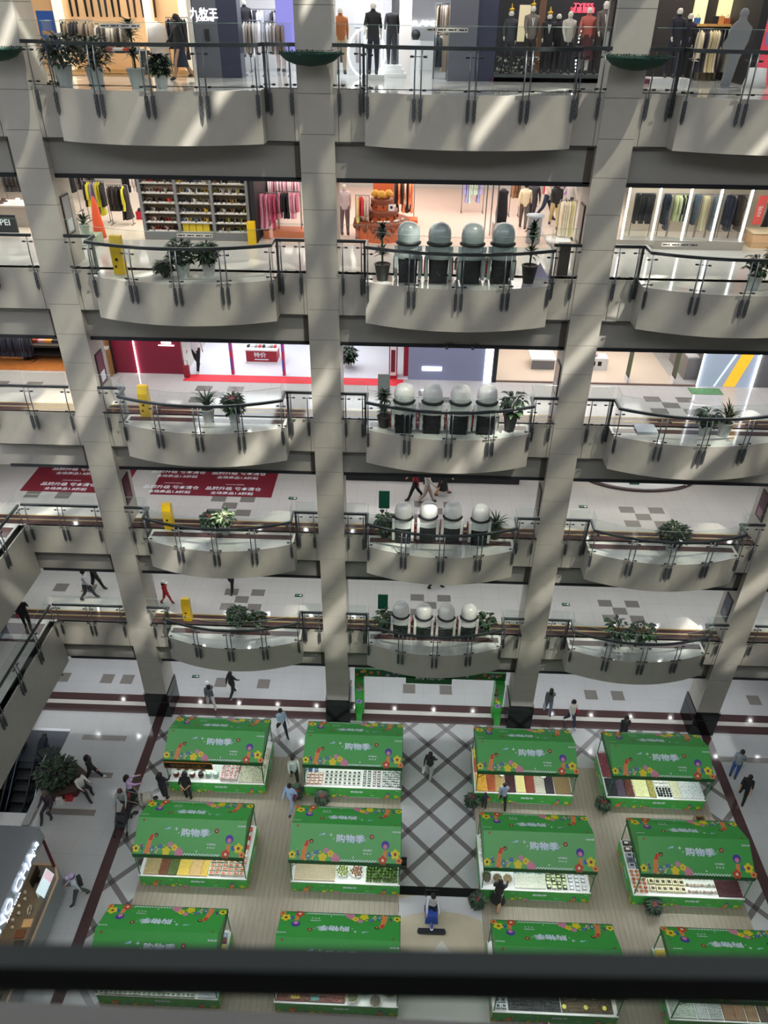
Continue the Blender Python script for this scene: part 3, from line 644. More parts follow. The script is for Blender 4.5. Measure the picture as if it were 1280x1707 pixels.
# rz: 0 faces the viewer, 90 faces right, 180 faces the facade, -90 faces left
# ground floor
P = [
 ('person in black top and wide black trousers striding right near the escalator planter', 157, 1300, 0, 100, '16181b', '14161a', dict(shoe='d8d8d8', stride=.42)),
 ('seated person in white spotted shirt on the planter bench', 140, 1322, 0, 60, 'c9c9c7', '1c1d26', dict(pose='sit', arms=((.7, .9), (.7, .9)))),
 ('seated person in dark purple clothes at the planter bench front', 86, 1352, 0, 0, '3d3442', '352f3e', dict(pose='sit', hair='5b5148', arms=((.8, .8), (.6, .9)))),
 ('woman in lilac blouse and long dark green skirt pushing a stroller', 222, 1334, 0, 120, 'b49bc2', '1b2a24', dict(skirt='1b2a24', arms=((.9, .4), (.9, .4)))),
 ('person in grey top with red shoulder bag leaning over a stroller', 212, 1352, 0, 10, '8f9296', '1b1b1f', dict(bag=('7a2436', 'side'), hair='4a2c22', arms=((.9, .5), (.9, .5)), lean=.25)),
 ('man in black jacket seen from behind at the left stall', 276, 1331, 0, 165, '15171f', '14151c', dict(longhair=False, pose='stand', arms=((.5, 1.2), (.2, 1.2)))),
 ('man in black shirt with hands behind his back at the left stall', 315, 1332, 0, 180, '101116', '12131a', dict(longhair=False, pose='back', sleeve='bare')),
 ('woman in pale blue shirt walking behind the stalls beside a column', 471, 1222, 0, 30, '8fa3b8', '0f1116', dict(stride=.45, arms=((.8, 1.4), (.3, .9)))),
 ('woman with dark hair and grey vest between the first row stalls', 491, 1303, 0, 20, 'aab4ae', '111316', dict(arms=((.4, 1.2), (.2, .9)))),
 ('person in light blue shirt with maroon bag on the deck', 486, 1349, 0, -20, '8ea6cb', '8c97ad', dict(bag=('5a2438', 'side'), longhair=False)),
 ('person in black carrying a white patterned bag in the centre aisle', 715, 1296, 0, 160, '101214', '8d8f92', dict(bag=('c4c4c4', 'hand'), stride=.15)),
 ('child sized shopper in grey tee at the second stall from right', 836, 1343, 0, 180, '7f8a9c', '14151a', dict(longhair=False, h=1.5, sleeve='bare')),
 ('small child in dark clothes beside the shopper in grey tee', 806, 1348, 0, 170, '1c2230', '1a1c22', dict(longhair=False, h=1.05, pose='stand')),
 ('person in grey jacket and patterned trousers walking by the facade column', 912, 1189, 0, 175, '4f5459', '5d6378', dict(bag=('8a90a0', 'hand'), stride=.2)),
 ('woman in white top and blue jeans with red bag beside the facade column', 949, 1208, 0, 20, 'c4c0ba', '1d2c46', dict(bag=('a01f2e', 'side'), shoe='d0d0d0')),
 ('person in black standing behind the rightmost first row stall', 1034, 1236, 0, 0, '131418', '131418', dict(pose='stand')),
 ('person in grey tee and blue jeans standing at far right', 1221, 1293, 0, -30, '7a828a', '2b4583', dict(pose='stand', bag=('a9b4a8', 'side'))),
 ('man in black shirt walking with hands behind back at far right', 1234, 1333, 0, 150, '0d0d0f', '0d0d0f', dict(longhair=False, stride=.38, pose='walk', sleeve='bare', arms=((-.5, -.2), (-.5, -.2)))),
 ('person in white shirt and lavender cap with black backpack walking near cafe', 135, 1500, 0, -60, 'c2c8d2', '47504c', dict(hat='c9b4dc', bag=('1a1b20', 'back'), longhair=False)),
 ('cleaner in white shirt guiding a blue floor scrubber', 719, 1527, 0, 0, 'c9c6cc', '11151f', dict(longhair=False, arms=((.9, .5), (.9, .5)), stride=.12, lean=.2)),
 ('shopper with white scarf and black dress at the second row stall', 828, 1508, 0, 160, '16181a', '9a9a9a', dict(longhair=False, skirt='16181a', arms=((.6, .9), (.2, .5)))),
 ('shopper in pale top at the front row stall beyond the rail', 900, 1745, 0, 180, 'c8c8c8', '3a3a44', dict(h=1.6)),
 ('shopper in dark green top at the front row stall beyond the rail', 945, 1750, 0, 170, '1d2a22', '17181c', dict(h=1.65)),
 ('person in white top and grey shorts with backpack walking under balcony', 353, 1179, 0, -150, '5c5e66', 'b0b1b6', dict(hat='dcdcdc', bag=('4c4d55', 'back'))),
 ('person in black with white shoes walking under the left balcony', 389, 1160, 0, 150, '121316', '1a1b20', dict(shoe='d8d8d8')),
 ('person in lilac crouching beside a stroller below the left gallery', 88, 1122, 0, 90, '6f7296', '3d4152', dict(pose='sit', h=1.4)),
]
def on(x, y, z):      # the spot on the floor at height z seen at photograph position x, y
    d = cf+cr*(x-640)/FPX-cu*(y-853.5)/FPX; return EYE+d*((z-EYE.z)/d.z)
for lab, px, py, z, deg, top, bot, kw in P:
    q = on(px, py, z); person(lab, q.x, q.y, z, deg, top, bot, **kw)
for lab, px, py, L, deg, top, bot, kw in (
 ('person in white tee and grey trousers walking right, lowest upper level', 150, 999, 2, 100, 'b9b9bd', '3a3b42', dict(longhair=False, bag=('17181c', 'hand'))),
 ('person in black walking ahead of the white tee, lowest upper level', 163, 984, 2, 90, '131418', '131418', dict()),
 ('woman in black coat holding red bag by the side gallery rail', 48, 1048, 2, -150, '131416', '17181b', dict(bag=('b03050', 'side'), longhair=True)),
 ('child in red tracksuit beside the leftmost column, lowest upper level', 279, 1006, 2, 80, 'a01a24', 'a01a24', dict(h=1.25, hat='c8c8c8')),
 ('person in black trousers walking, middle of the lowest upper level', 387, 984, 2, -10, '131418', '111216', dict()),
 ('person in black under the balcony, lowest upper level, middle bay', 726, 981, 2, 90, '161616', '161616', dict()),
 ('person in red top and black trousers walking left, fourth level', 691, 833, 3, -90, '8d1f2a', '111114', dict()),
 ('woman in white carrying a black bag, fourth level middle bay', 711, 838, 3, 90, 'b9b4ae', 'a8958c', dict(bag=('131313', 'side'))),
 ('woman in black skirt striding right, fourth level middle bay', 737, 825, 3, 100, '17171a', '17171a', dict(skirt='17171a')),
 ('assistant in white shirt and black trousers at the red wall', 331, 618, 4, -10, 'd5d5da', '101114', dict(shoe='b9b4a8', longhair=False)),
 ('woman in black dress among clothes, top level left shop', 305, 133, 6, -60, '15161c', '1a1e2c', dict(skirt='1a1e2c')),
 ('shopper in cream tee and grey trousers, second level middle shop', 870, 382, 5, 170, 'cdbf9e', '55504a', dict(longhair=False)),
 ('companion in dark tee facing the cream tee shopper, second level', 884, 374, 5, -30, '2f2c33', '23222a', dict()),
 ('woman in cream top browsing, second level right of middle shop', 908, 366, 5, 60, 'c9bfae', '1f2c44', dict()),
 ('long haired woman in black vest, second level middle shop', 921, 380, 5, 0, '18181d', 'b8a878', dict()),
 ('long haired woman in white shirt by pale dresses, second level', 944, 372, 5, -60, 'b9b4b2', '3a3a42', dict())):
    Z = LV[L]; q = on(px, py, Z); person(lab, q.x, q.y, Z, deg, top, bot, **kw)
# ------------------------------------------------------------------ market stalls
m_can = mat('green_canopy', '3aa343', .33, spec=.6, noise=.03, scale=2); m_cand = mat('dark_green_valance', '1d6a35', .5)
m_gpole = mat('green_pole', '2d6e45', .4, .3); m_txt = mat('banner_white', 'e4eef2', .5); m_txb = mat('banner_pale_blue', 'a9cfe6', .5)
PAL = {k: mat('print_'+k, c, .5) for k, c in dict(yellow='e3d32c', red='c8402f', pink='d487a4', purple='4a3aa0', blue='3a62b8', orange='e08a4c', dark='2a2320', brown='8a3226', teal='3c8f8a', cream='e9dcb0', lilac='a98fd0').items()}
def flower(mb, M, x, y, r, pc, cc, n=5, z=.006):
    for k in range(n):
        a = 2*PI*k/n+.3; mb.disc((x+r*.6*math.cos(a), y+r*.6*math.sin(a), z+.0003*k), r*.42, PAL[pc], 8, M)
    mb.disc((x, y, z+.003), r*.32, PAL[cc], 8, M)
def star(mb, M, x, y, r, m, z=.008):
    p = []
    for k in range(8): a = PI*k/4; q = r if k % 2 == 0 else r*.3; p.append((x+q*math.sin(a), y+q*math.cos(a), z))
    mb.poly(p, m, M)
def design(mb, M, W, H):
    q = random.Random(3)
    def X(u): return u*W
    def Y(v): return (1-v)*H
    n = 26; cw = W*.33/n
    for r in range(2):
        for i in range(n):
            if (i+r) % 2 == 0:
                x = X(.455)+i*cw; y = r*H*.028+.006; mb.poly([(x, y, .005), (x+cw, y, .005), (x+cw, y+H*.028, .005), (x, y+H*.028, .005)], m_txt, M)
    put_text(mb, '购物季', H*.22, M @ Matrix.Translation((X(.545), Y(.39), .011)) @ Matrix.Diagonal((1.25, 1, 1, 1)), m_txb)
    put_text(mb, '购物季', H*.215, M @ Matrix.Translation((X(.54), Y(.375), .015)) @ Matrix.Diagonal((1.25, 1, 1, 1)), m_txt)
    put_text(mb, '好物惠购', H*.05, M @ Matrix.Translation((X(.70), Y(.68), .008)), m_txt, 1.3)
    put_text(mb, '享 生 活', H*.05, M @ Matrix.Translation((X(.70), Y(.77), .008)), m_txt, 1.3)
    put_text(mb, '购物季', H*.05, M @ Matrix.Translation((X(.96), Y(.16), .008)), m_txt, 1.6)
    mb.poly([(X(.25), Y(.32), .007), (X(.31), Y(.30), .007), (X(.31), Y(.24), .007), (X(.29), Y(.26), .007)], m_txb, M)
    star(mb, M, X(.365), Y(.29), H*.06, m_txt)
    for u, v, r in ((.39, .4, .02), (.68, .4, .02), (.7, .35, .015), (.575, .88, .025), (.05, .08, .02)): star(mb, M, X(u), Y(v), H*r*1.6, m_txt if u > .1 else PAL['brown'])
    flower(mb, M, X(.735), Y(.31), H*.07, 'brown', 'cream', 6); flower(mb, M, X(.055), Y(.07), H*.035, 'brown', 'orange')
    for u, v, r, p, c in ((.025, .86, .11, 'yellow', 'dark'), (.30, .90, .13, 'yellow', 'yellow'), (.37, .80, .10, 'yellow', 'orange'), (.33, .72, .08, 'pink', 'lilac'), (.41, .91, .13, 'pink', 'pink'), (.435, .95, .08, 'pink', 'orange'), (.84, .93, .13, 'red', 'cream'), (.95, .76, .14, 'yellow', 'brown'), (.985, .93, .1, 'orange', 'brown'), (.17, .88, .08, 'teal', 'cream'), (.24, .78, .06, 'blue', 'lilac')): flower(mb, M, X(u), Y(v), H*r, p, c)
    for i in range(60):     # small patchwork of leaves and shapes
        u = q.uniform(.06, .30); v = 1-q.random()**1.5*.28; r = H*q.uniform(.015, .035); mb.disc((X(u), Y(v)+r*.3, .004+i*.00003), r, PAL[q.choice(list(PAL))], 5, M)
    # two abstract orange and blue shapes
    mb.poly([(X(.10), Y(.98), .006), (X(.15), Y(.98), .006), (X(.155), Y(.7), .006), (X(.175), Y(.5), .006), (X(.15), Y(.44), .006), (X(.12), Y(.62), .006)], PAL['orange'], M)
    mb.poly([(X(.125), Y(.62), .009), (X(.16), Y(.62), .009), (X(.165), Y(.47), .009), (X(.145), Y(.46), .009)], PAL['red'], M)
    mb.disc((X(.19), Y(.48), .006), H*.06, PAL['dark'], 9, M); mb.disc((X(.19), Y(.49), .008), H*.03, PAL['orange'], 8, M)
    mb.poly([(X(.835), Y(.9), .005), (X(.87), Y(.9), .005), (X(.875), Y(.66), .005), (X(.845), Y(.66), .005)], PAL['orange'], M)
    mb.disc((X(.86), Y(.52), .006), H*.12, PAL['purple'], 12, M); mb.disc((X(.86), Y(.56), .009), H*.065, PAL['pink'], 10, M); mb.disc((X(.905), Y(.76), .006), H*.07, PAL['blue'], 8, M)
W0 = 4.05; D0 = 2.2; ZE = 2.1; ZRG = 2.68; SL = math.hypot(D0/2, ZRG-ZE); SA = math.atan2(ZRG-ZE, D0/2)
def stall_proto():
    t = thing('market_stall', '', 'market stall')
    c = MB(); q = [(0, 0, ZE), (W0, 0, ZE), (W0, D0/2, ZRG), (0, D0/2, ZRG), (W0, D0, ZE), (0, D0, ZE)]
    c.add(q, [(0, 1, 2, 3), (3, 2, 4, 5)], m_can); c.add([(x, y, z-.02) for x, y, z in q], [(3, 2, 1, 0), (5, 4, 2, 3)], m_cand)
    c.add([(0, 0, ZE), (0, D0, ZE), (0, D0/2, ZRG)], [(0, 2, 1)], m_can); c.add([(W0, 0, ZE), (W0, D0, ZE), (W0, D0/2, ZRG)], [(0, 1, 2)], m_can)
    design(c, Matrix.Rotation(SA, 4, 'X') if False else Matrix.Translation((0, 0, ZE)) @ Matrix.Rotation(SA, 4, 'X'), W0, SL)
    design(c, Matrix.Translation((W0, D0, ZE)) @ Matrix.Rotation(PI, 4, 'Z') @ Matrix.Rotation(SA, 4, 'X'), W0, SL)
    o = c.build('canopy', t)
    v = MB(); v.box((-.01, -.02, ZE-.2), (W0+.01, -.005, ZE+.005), m_cand); v.box((-.01, D0+.005, ZE-.2), (W0+.01, D0+.02, ZE+.005), m_cand); v.box((-.02, -.02, ZE-.2), (-.005, D0+.02, ZE+.005), m_cand); v.box((W0+.005, -.02, ZE-.2), (W0+.02, D0+.02, ZE+.005), m_cand); v.build('valance', o)
    for x in (.03, W0-.03):
        for y in (.03, D0-.03): p = MB(); p.tube([(x, y, 0), (x, y, ZE)], .022, m_gpole, 8); p.build('pole', t)
    for y in (.03, D0-.03):
        for x, d in ((.03, .5), (W0-.03, -.5)): p = MB(); p.tube([(x, y, 1.6), (x+d, y, ZE-.02)], .014, m_gpole, 6); p.build('brace', t)
    b = MB(); o2 = [(0, 0), (W0, 0), (W0, D0), (W0-.62, D0), (W0-.62, .92), (.62, .92), (.62, D0), (0, D0)]
    b.prism(o2, .03, .66, m_cand); co = b.build('counter', t)
    s = MB(); s.box((0, -.012, .04), (W0, -.004, .66), m_can); design(s, Matrix.Translation((0, -.013, .04)) @ Matrix.Rotation(PI/2, 4, 'X'), W0, .62); s.build('printed_skirt', co)
    s = MB(); s.box((-.012, 0, .04), (-.004, D0, .66), m_can); design(s, Matrix.Translation((-.013, D0, .04)) @ Matrix.Rotation(-PI/2, 4, 'Z') @ Matrix.Rotation(PI/2, 4, 'X'), D0, .62); s.build('printed_skirt', co)
    s = MB(); s.box((W0+.004, 0, .04), (W0+.012, D0, .66), m_can); design(s, Matrix.Translation((W0+.013, 0, .04)) @ Matrix.Rotation(PI/2, 4, 'Z') @ Matrix.Rotation(PI/2, 4, 'X'), D0, .62); s.build('printed_skirt', co)
    w = MB(); w.prism([(x+(.0 if x else -.02)*1, y-.03*(y == 0)) for x, y in o2], .66, .70, m_white); w.build('worktop', t)
    l = MB(); l.box((.3, .45, ZE-.12), (W0-.3, .5, ZE-.07), mat('lamp_tube', 'ffffff', .4, emit=34)); l.build('tube_lamp', t)
    return t
sp = stall_proto()
ROWN = ['back row', 'middle row', 'front row']; CN = ['first', 'second', 'third', 'fourth']
SX = [[-6.8, -1.06, 6.08, 11.55], [-6.78, -1.05, 6.03, 11.66], [-6.95, -1.03, 6.12, 11.85]]; SY = [-4.0, -8.12, -12.2]
WARE = [['jars and boxed goods', 'small boxed snacks', 'loose nuts and dried fruit', 'dried fruit and wrapped sweets'], ['loose nuts and red packets', 'beans and green fruit', 'sweets baskets and blue packs', 'rows of cakes and meat sticks'], ['white packets', 'sausages and rimmed baskets', 'dark cured goods', 'rows of seeds and nuts']]
for r in range(3):
    for c in range(4):
        lab = 'green canopy stall with %s, %s, %s from left' % (WARE[r][c], ROWN[r], CN[c])
        if r == c == 0: sp.location = (SX[0][0], SY[0], 0); sp['label'] = lab; sp['group'] = 'market stalls on the wooden decks'
        else: dup(sp, (SX[r][c], SY[r], .0), label=lab)
# ---- goods
ZT = .70
PRO = {}
def proto(key, fn):
    "unlinked source object for a small ware"
    if key not in PRO:
        o = fn(); PRO[key] = o; [COL.objects.unlink(q) for q in [o]+list(o.children)]
    return PRO[key]
def put(src, x, y, z, rz, name, label, cat, group, s=1):
    c = src.copy(); COL.objects.link(c); c.name = name; c.location = (x, y, z); c.rotation_euler.z = rz; c.scale = (s, s, s); tag(c, label, cat, group)
    for ch in src.children: d = ch.copy(); COL.objects.link(d); d.parent = c
    return c
def mk_pack(col, dx, dy, dz, col2=None, soft=False):
    def f():
        b = MB(); m = mat('ware_'+col, col, .45)
        if soft: b.ball((0, 0, dz/2), dx/2, m, 8, sz=dz/dx, sy=dy/dx, h=5)
        else: b.box((-dx/2, -dy/2, 0), (dx/2, dy/2, dz), m, taper=.96)
        o = b.build('ware')
        if col2: l = MB(); l.box((-dx*.3, -dy*.3, dz*(.98 if soft else 1)), (dx*.3, dy*.25, dz+.004), mat('ware_'+col2, col2, .5)); l.build('label_patch', o)
        return o
    return proto(('pack', col, dx, dy, dz, col2, soft), f)
def mk_jar(col, lid, r, h):
    def f():
        b = MB(); b.lathe([(r*.8, 0), (r, h*.12), (r, h*.75), (r*.72, h*.9), (r*.72, h*.93)], mat('ware_'+col, col, .2, coat=.5), 14); o = b.build('ware')
        l = MB(); l.lathe([(r*.78, h*.93), (r*.78, h*1.08), (r*.5, h*1.1)], mat('ware_'+lid, lid, .4), 14); l.build('lid', o); return o
    return proto(('jar', col, lid, r, h), f)
def mk_ball(col, r):
    def f(): b = MB(); b.ball((0, 0, r), r, mat('ware_'+col, col, .5, noise=.15, scale=20), 10); return b.build('ware')
    return proto(('ball', col, r), f)
def pile(x0, y0, x1, y1, z, cols, what, where, sz=.03, hh=.10, seed=0, tilt=.12):
    q = random.Random(seed); b = MB(); ms = [mat('ware_'+c, c, .6) for c in cols]; nx = max(2, int((x1-x0)/(sz*1.25))); ny = max(2, int((y1-y0)/(sz*1.25)))
    b.box((x0, y0, z), (x1, y1, z+.02+tilt*.3), ms[0])
    for i in range(nx):
        for j in range(ny):
            u = (i+.5)/nx; v = (j+.5)/ny; zz = z+.02+hh*(1-(2*u-1)**4)*(1-(2*v-1)**4)*.9+tilt*v+q.uniform(0, sz*.5); p = (x0+u*(x1-x0)+q.uniform(-.3, .3)*sz, y0+v*(y1-y0)+q.uniform(-.3, .3)*sz, zz); s = sz*q.uniform(.5, .8)
            a = q.uniform(0, PI); ca, sa = math.cos(a)*s, math.sin(a)*s; m = q.choice(ms)
            b.add([(p[0]+ca, p[1]+sa, p[2]), (p[0]-sa*.6, p[1]+ca*.6, p[2]), (p[0]-ca, p[1]-sa, p[2]), (p[0]+sa*.6, p[1]-ca*.6, p[2]), (p[0], p[1], p[2]+s*.6), (p[0], p[1], p[2]-s)], [(0, 1, 4), (1, 2, 4), (2, 3, 4), (3, 0, 4), (1, 0, 5), (2, 1, 5), (3, 2, 5), (0, 3, 5)], m)
    return tag(b.build('loose_goods'), 'heap of %s on the %s' % (what, where), 'goods', kind='stuff')
def grid(x0, y0, x1, y1, z, src, dx, dy, name, label, cat, group, rz=0, jit=.01, layers=1, dz=.1, seed=1):
    q = random.Random(seed); nx = max(1, int((x1-x0)/dx)); ny = max(1, int((y1-y0)/dy)); srcs = src if isinstance(src, list) else [src]
    for l in range(layers):
        for j in range(ny):
            for i in range(nx): put(srcs[(i+j) % len(srcs)], x0+(i+.5)*(x1-x0)/nx+q.uniform(-jit, jit), y0+(j+.5)*(y1-y0)/ny+q.uniform(-jit, jit), z+l*dz, rz+q.uniform(-.06, .06), name, label, cat, group)
def bowl(x, y, z, r, cols, what, where, seed=0, rim='cfcfcf', sy=1):
    t = thing('rimmed_basket', 'pale rimmed basket of %s on the %s' % (what, where), 'basket', (x, y, z), 0, 'rimmed baskets on the %s' % where)
    b = MB(); b.lathe([(r*.7, 0), (r, .13), (r*1.06, .15), (r*1.0, .165), (r*.9, .13), (r*.66, .02)], mat('ware_'+rim, rim, .5), 18, cap=False, sy=sy); b.disc((0, 0, .01), r*.7, mat('ware_'+rim, rim, .5)); b.build('rim', t)
    q = random.Random(seed); c = MB(); ms = [mat('ware_'+k, k, .6) for k in cols]; c.disc((0, 0, .1), r*.9, ms[0], 14, Matrix.Diagonal((1, sy, 1, 1)))
    for i in range(90):
        a = q.uniform(0, 2*PI); e = r*.85*math.sqrt(q.random()); s = .02; p = (e*math.cos(a), e*math.sin(a)*sy, .105+.03*(1-e/r)+q.uniform(0, .01)); c.ball(p, s, q.choice(ms), 5, h=3)
    tag(c.build('contents', t), kind='stuff')
def where(r, c): return '%s stall, %s from left' % (ROWN[r], CN[c])
for r in range(3):
    for c in range(4):
        X0, Y0, wh = SX[r][c], SY[r], where(r, c); sd = r*10+c
        def F(a, b, y=.03, y2=.86): return (X0+a, Y0+y, X0+b, Y0+y2)
        def PK(a, b, col, dx, dy, dz, nm, what, col2=None, soft=False, y=.05, y2=.85, layers=1, cat='package', gap=1.12, side=None):
            bx = F(a, b, y, y2); grid(*bx, ZT, [mk_pack(k, dx, dy, dz, col2, soft) for k in (col if isinstance(col, list) else [col])], dx*gap, dy*gap, nm, '%s on the %s' % (what, wh), cat, '%s, %s' % (what, wh), layers=layers, dz=dz, seed=sd)
        if (r, c) == (0, 0):
            t = thing('hanging_sign', 'black hanging sign with gold lettering in front of the back row left stall', 'sign', (X0+.02, Y0-.06, 1.66)); b = MB(); b.box((0, -.02, 0), (1.95, .02, .32), m_black); put_text(b, '非物质文化遗产', .19, WALL(.98, -.023, .16), mat('gold_letter', '9a7a35', .4), 1.1); b.build('board', t)
            b = MB(); mo = mat('orange_wood', 'b9773a', .5); b.box((-.03, -.025, -.03), (1.98, .02, .0), mo); b.box((-.03, -.025, .32), (1.98, .02, .35), mo); b.box((-.03, -.025, 0), (0, .02, .32), mo); b.box((1.95, -.025, 0), (1.98, .02, .32), mo); b.build('frame', t)
            grid(*F(.1, 1.5, .05, .8), ZT, [mk_jar('5a1418', 'c9c9c4', .12, .24), mk_jar('2a1216', '1b1b1d', .12, .24)], .3, .3, 'glass_jar', 'dark red glass jar on the '+wh, 'jar', 'dark jars, '+wh, seed=3)
            grid(*F(1.5, 2.1, .05, .5), ZT, mk_jar('8ca79c', 'b9c9bf', .12, .24), .3, .3, 'glass_jar', 'pale green glass jar on the '+wh, 'jar', 'green jars, '+wh, seed=3)
            PK(2.15, 2.9, ['c8b7b4', 'd8d0cf'], .16, .1, .1, 'snack_box', 'pink edged white box', 'a4404a', layers=2)
            pile(*F(2.95, 4.0, .02, .9), ZT, ['b9b7a0', '9aa090', 'd0cdc0', '5b6a5e'], 'wrapped sweets', wh, .045, .1, 5); pile(X0+3.45, Y0+.95, X0+4.03, Y0+1.7, ZT, ['c9c7b8', '9fb09a', 'a33a3a', '5f6f80'], 'mixed packets', wh+' side', .05, .08, 6)
            PK(2.2, 2.9, ['2f6f86', 'b9c8cc'], .17, .14, .14, 'teal_pack', 'teal and white pack', y=.62, y2=.95); PK(2.55, 2.95, 'a8262c', .14, .12, .08, 'red_pack', 'bright red pack', y=.45, y2=.75)
        elif (r, c) == (0, 1):
            PK(.05, .75, ['b98a72', 'c9a594'], .15, .12, .09, 'snack_box', 'salmon coloured snack box', 'e0dcd4', y2=.62); PK(.05, .55, ['3a5c96', '7f93b0'], .15, .12, .1, 'blue_box', 'blue snack box', y=.66, y2=.95)
            PK(.8, 2.35, 'd6d6d2', .16, .14, .08, 'white_box', 'white box with a dark label', '2b2b2d', y2=.75)
            PK(2.4, 2.8, ['6b6f74', '3f464c'], .12, .1, .07, 'grey_pack', 'grey snack pack', 'c9c9c0'); PK(2.82, 3.2, ['9b8078', '6b5a80'], .12, .1, .07, 'mauve_pack', 'mauve snack pack', 'd9d5cf'); PK(3.25, 4.0, ['8f9aa6', 'b9b9a8', '46536b'], .11, .1, .07, 'small_pack', 'small silver and blue pack', 'dcdcd4')
        elif (r, c) == (0, 2):
            for i, (a, b, cs, w) in enumerate(((.05, .5, ['d9a93a', 'c95b3c', 'e3c65a'], 'candied fruit'), (.52, .85, ['a8552e', '8c3f24'], 'reddish brown dried fruit'), (.87, 1.25, ['b89a63', 'a3854e'], 'tan nuts'), (1.3, 1.7, ['3a1620', '5a2430'], 'dark purple berries'), (1.74, 2.1, ['e2d79a', 'd5c987'], 'pale yellow slices'), (2.12, 2.5, ['7d3327', '95442f'], 'red dried fruit'), (2.52, 2.92, ['c9c4b8', '8a8378'], 'white wrapped fruit'), (2.95, 3.3, ['2b2630', '40303c'], 'black raisins'), (3.34, 4.0, ['8a7350', '9c855c'], 'brown walnuts'))): pile(*F(a, b), ZT, cs, w, wh, .035, .09, 20+i)
            pile(X0+.03, Y0+.95, X0+.58, Y0+1.6, ZT, ['c95b3c', '7a3a2a', 'd0a050'], 'mixed dried fruit', wh+' left side', .04, .08, 31); pile(X0+.03, Y0+1.62, X0+.3, Y0+2.15, ZT, ['d8cf4a', 'b9b38c', '7a8a3a'], 'yellow packets', wh+' left side', .05, .08, 32)
            for x in (1.15, 2.9):
                b = MB(); b.lathe([(.13, 0), (.15, .1), (.16, .13)], m_white, 16); b.disc((0, 0, .131), .15, m_white, 16); tag(b.build('kitchen_scale', loc=(X0+x, Y0+.8, ZT+.1)), 'round white scale at the %s of the %s' % ('left' if x < 2 else 'right', wh), 'scale')
        elif (r, c) == (0, 3):
            pile(X0+.02, Y0+.95, X0+.58, Y0+2.15, ZT, ['7a3a46', '8c4b52', '5a2a34'], 'dark pink bars', wh+' left side', .06, .05, 40)
            for i, (a, b, cs, w) in enumerate(((.05, .45, ['1c1c28', '2a2a3a'], 'black wrapped sweets'), (.47, .8, ['4a3d52', '6b5a70'], 'purple wrapped sweets'), (.82, 1.15, ['5a2c1f', '7a4530'], 'brown dates'), (1.2, 1.75, ['e0dfae', 'd8d49a'], 'pale yellow sweets'), (1.8, 2.05, ['9a8f40', 'c9c9a0'], 'olive coloured sweets'), (2.75, 3.1, ['d5d2b8', 'b9b48c'], 'cream sweets'), (3.12, 4.0, ['cfd3d6', 'b4bac0', '9aa2ac'], 'silver wrapped sweets'))): pile(*F(a, b), ZT, cs, w, wh, .045, .1, 41+i)
            grid(*F(2.1, 2.72, .05, .5), ZT, mk_ball('15181c', .05), .11, .11, 'black_plum', 'round black fruit on the '+wh, 'fruit', 'black fruit, '+wh, seed=2, layers=1)
            PK(2.1, 2.7, 'd4d0d0', .17, .12, .06, 'white_pack', 'white paper pack', y=.52, y2=.86); PK(1.75, 2.25, 'b0262c', .3, .2, .12, 'red_carton', 'red carton', y=.9, y2=1.2)
        elif (r, c) == (1, 0):
            for i, (a, b, cs, w) in enumerate(((.15, .7, ['b09a72', '98835c', '7a8a50'], 'tan nuts'), (.72, 1.05, ['6b3f26', '8a5a38'], 'brown dried fruit'), (1.07, 1.4, ['4a5c2e', '5f7a3a'], 'green raisins'), (1.42, 1.85, ['d9bf5c', 'c9a83f'], 'yellow dried fruit'), (1.87, 2.3, ['cfae80', 'd9c07a'], 'peach coloured slices'), (2.32, 2.55, ['d9bf5c', 'c98f3f'], 'orange slices'))): pile(*F(a, b), ZT, cs, w, wh, .04, .09, 60+i)
            PK(2.6, 3.95, ['c8b9a0', 'd6cfc4'], .19, .12, .13, 'red_pack', 'cream pack with red base', 'b5472e', y2=.85, cat='package'); PK(3.5, 3.95, ['c0392b', 'cfc4b0'], .14, .16, .08, 'red_pack', 'red striped pack', y=.95, y2=2.1); PK(.3, 1.0, '3b4440', .3, .2, .06, 'dark_tray', 'dark tray', y=.9, y2=1.15)
        elif (r, c) == (1, 1):
            pile(*F(.1, 1.62), ZT, ['c2b49a', 'aa9c80', 'd2c6ae'], 'speckled pale beans', wh, .03, .1, 70)
            q = random.Random(5); n = 0
            for (a, b, y, y2, l) in ((2.78, 3.97, .05, .85, 0), (3.25, 3.97, .85, 1.25, 0), (2.85, 3.9, .12, .8, 1)):
                grid(*F(a, b, y, y2), ZT+l*.09, mk_ball('4a6a24', .055), .118, .112, 'green_fruit', 'round green fruit on the '+wh, 'fruit', 'green fruit, '+wh, jit=.015, seed=4+l)
            for bx, col, nm in ((1.9, '8f9a3f', 'yellow green fruit'), (2.43, '9a5a40', 'reddish fruit')):
                t = thing('fruit_bowl', 'white bowl of %s on the %s' % (nm, wh), 'bowl', (X0+bx, Y0+.42, ZT)); b = MB(); b.lathe([(.16, 0), (.25, .1), (.265, .12), (.24, .11), (.15, .02)], m_white, 18, cap=False); b.disc((0, 0, .01), .16, m_white); b.build('bowl', t)
                for k in range(19): a = 2.4*k; e = .052*math.sqrt(k); put(mk_ball(col, .038), X0+bx+e*math.cos(a), Y0+.42+e*math.sin(a), ZT+.1-.12*e, 0, 'small_fruit', nm+' in a white bowl on the '+wh, 'fruit', nm+', '+wh)
        elif (r, c) == (1, 2):
            for i, (x, y) in enumerate(((.22, .4), (.62, .35), (1.0, .35), (.95, .82))): bowl(X0+x, Y0+y, ZT, .19, (['6b6252', '4a4436'], ['8a7a5c', '6b5a44'], ['9a8a6a', '7a6a50'], ['b0b0a4', '3a4a44'])[i], ('dark seeds', 'brown nuts', 'tan kernels', 'mixed seeds')[i], wh, i, sy=1.4 if i == 0 else 1)
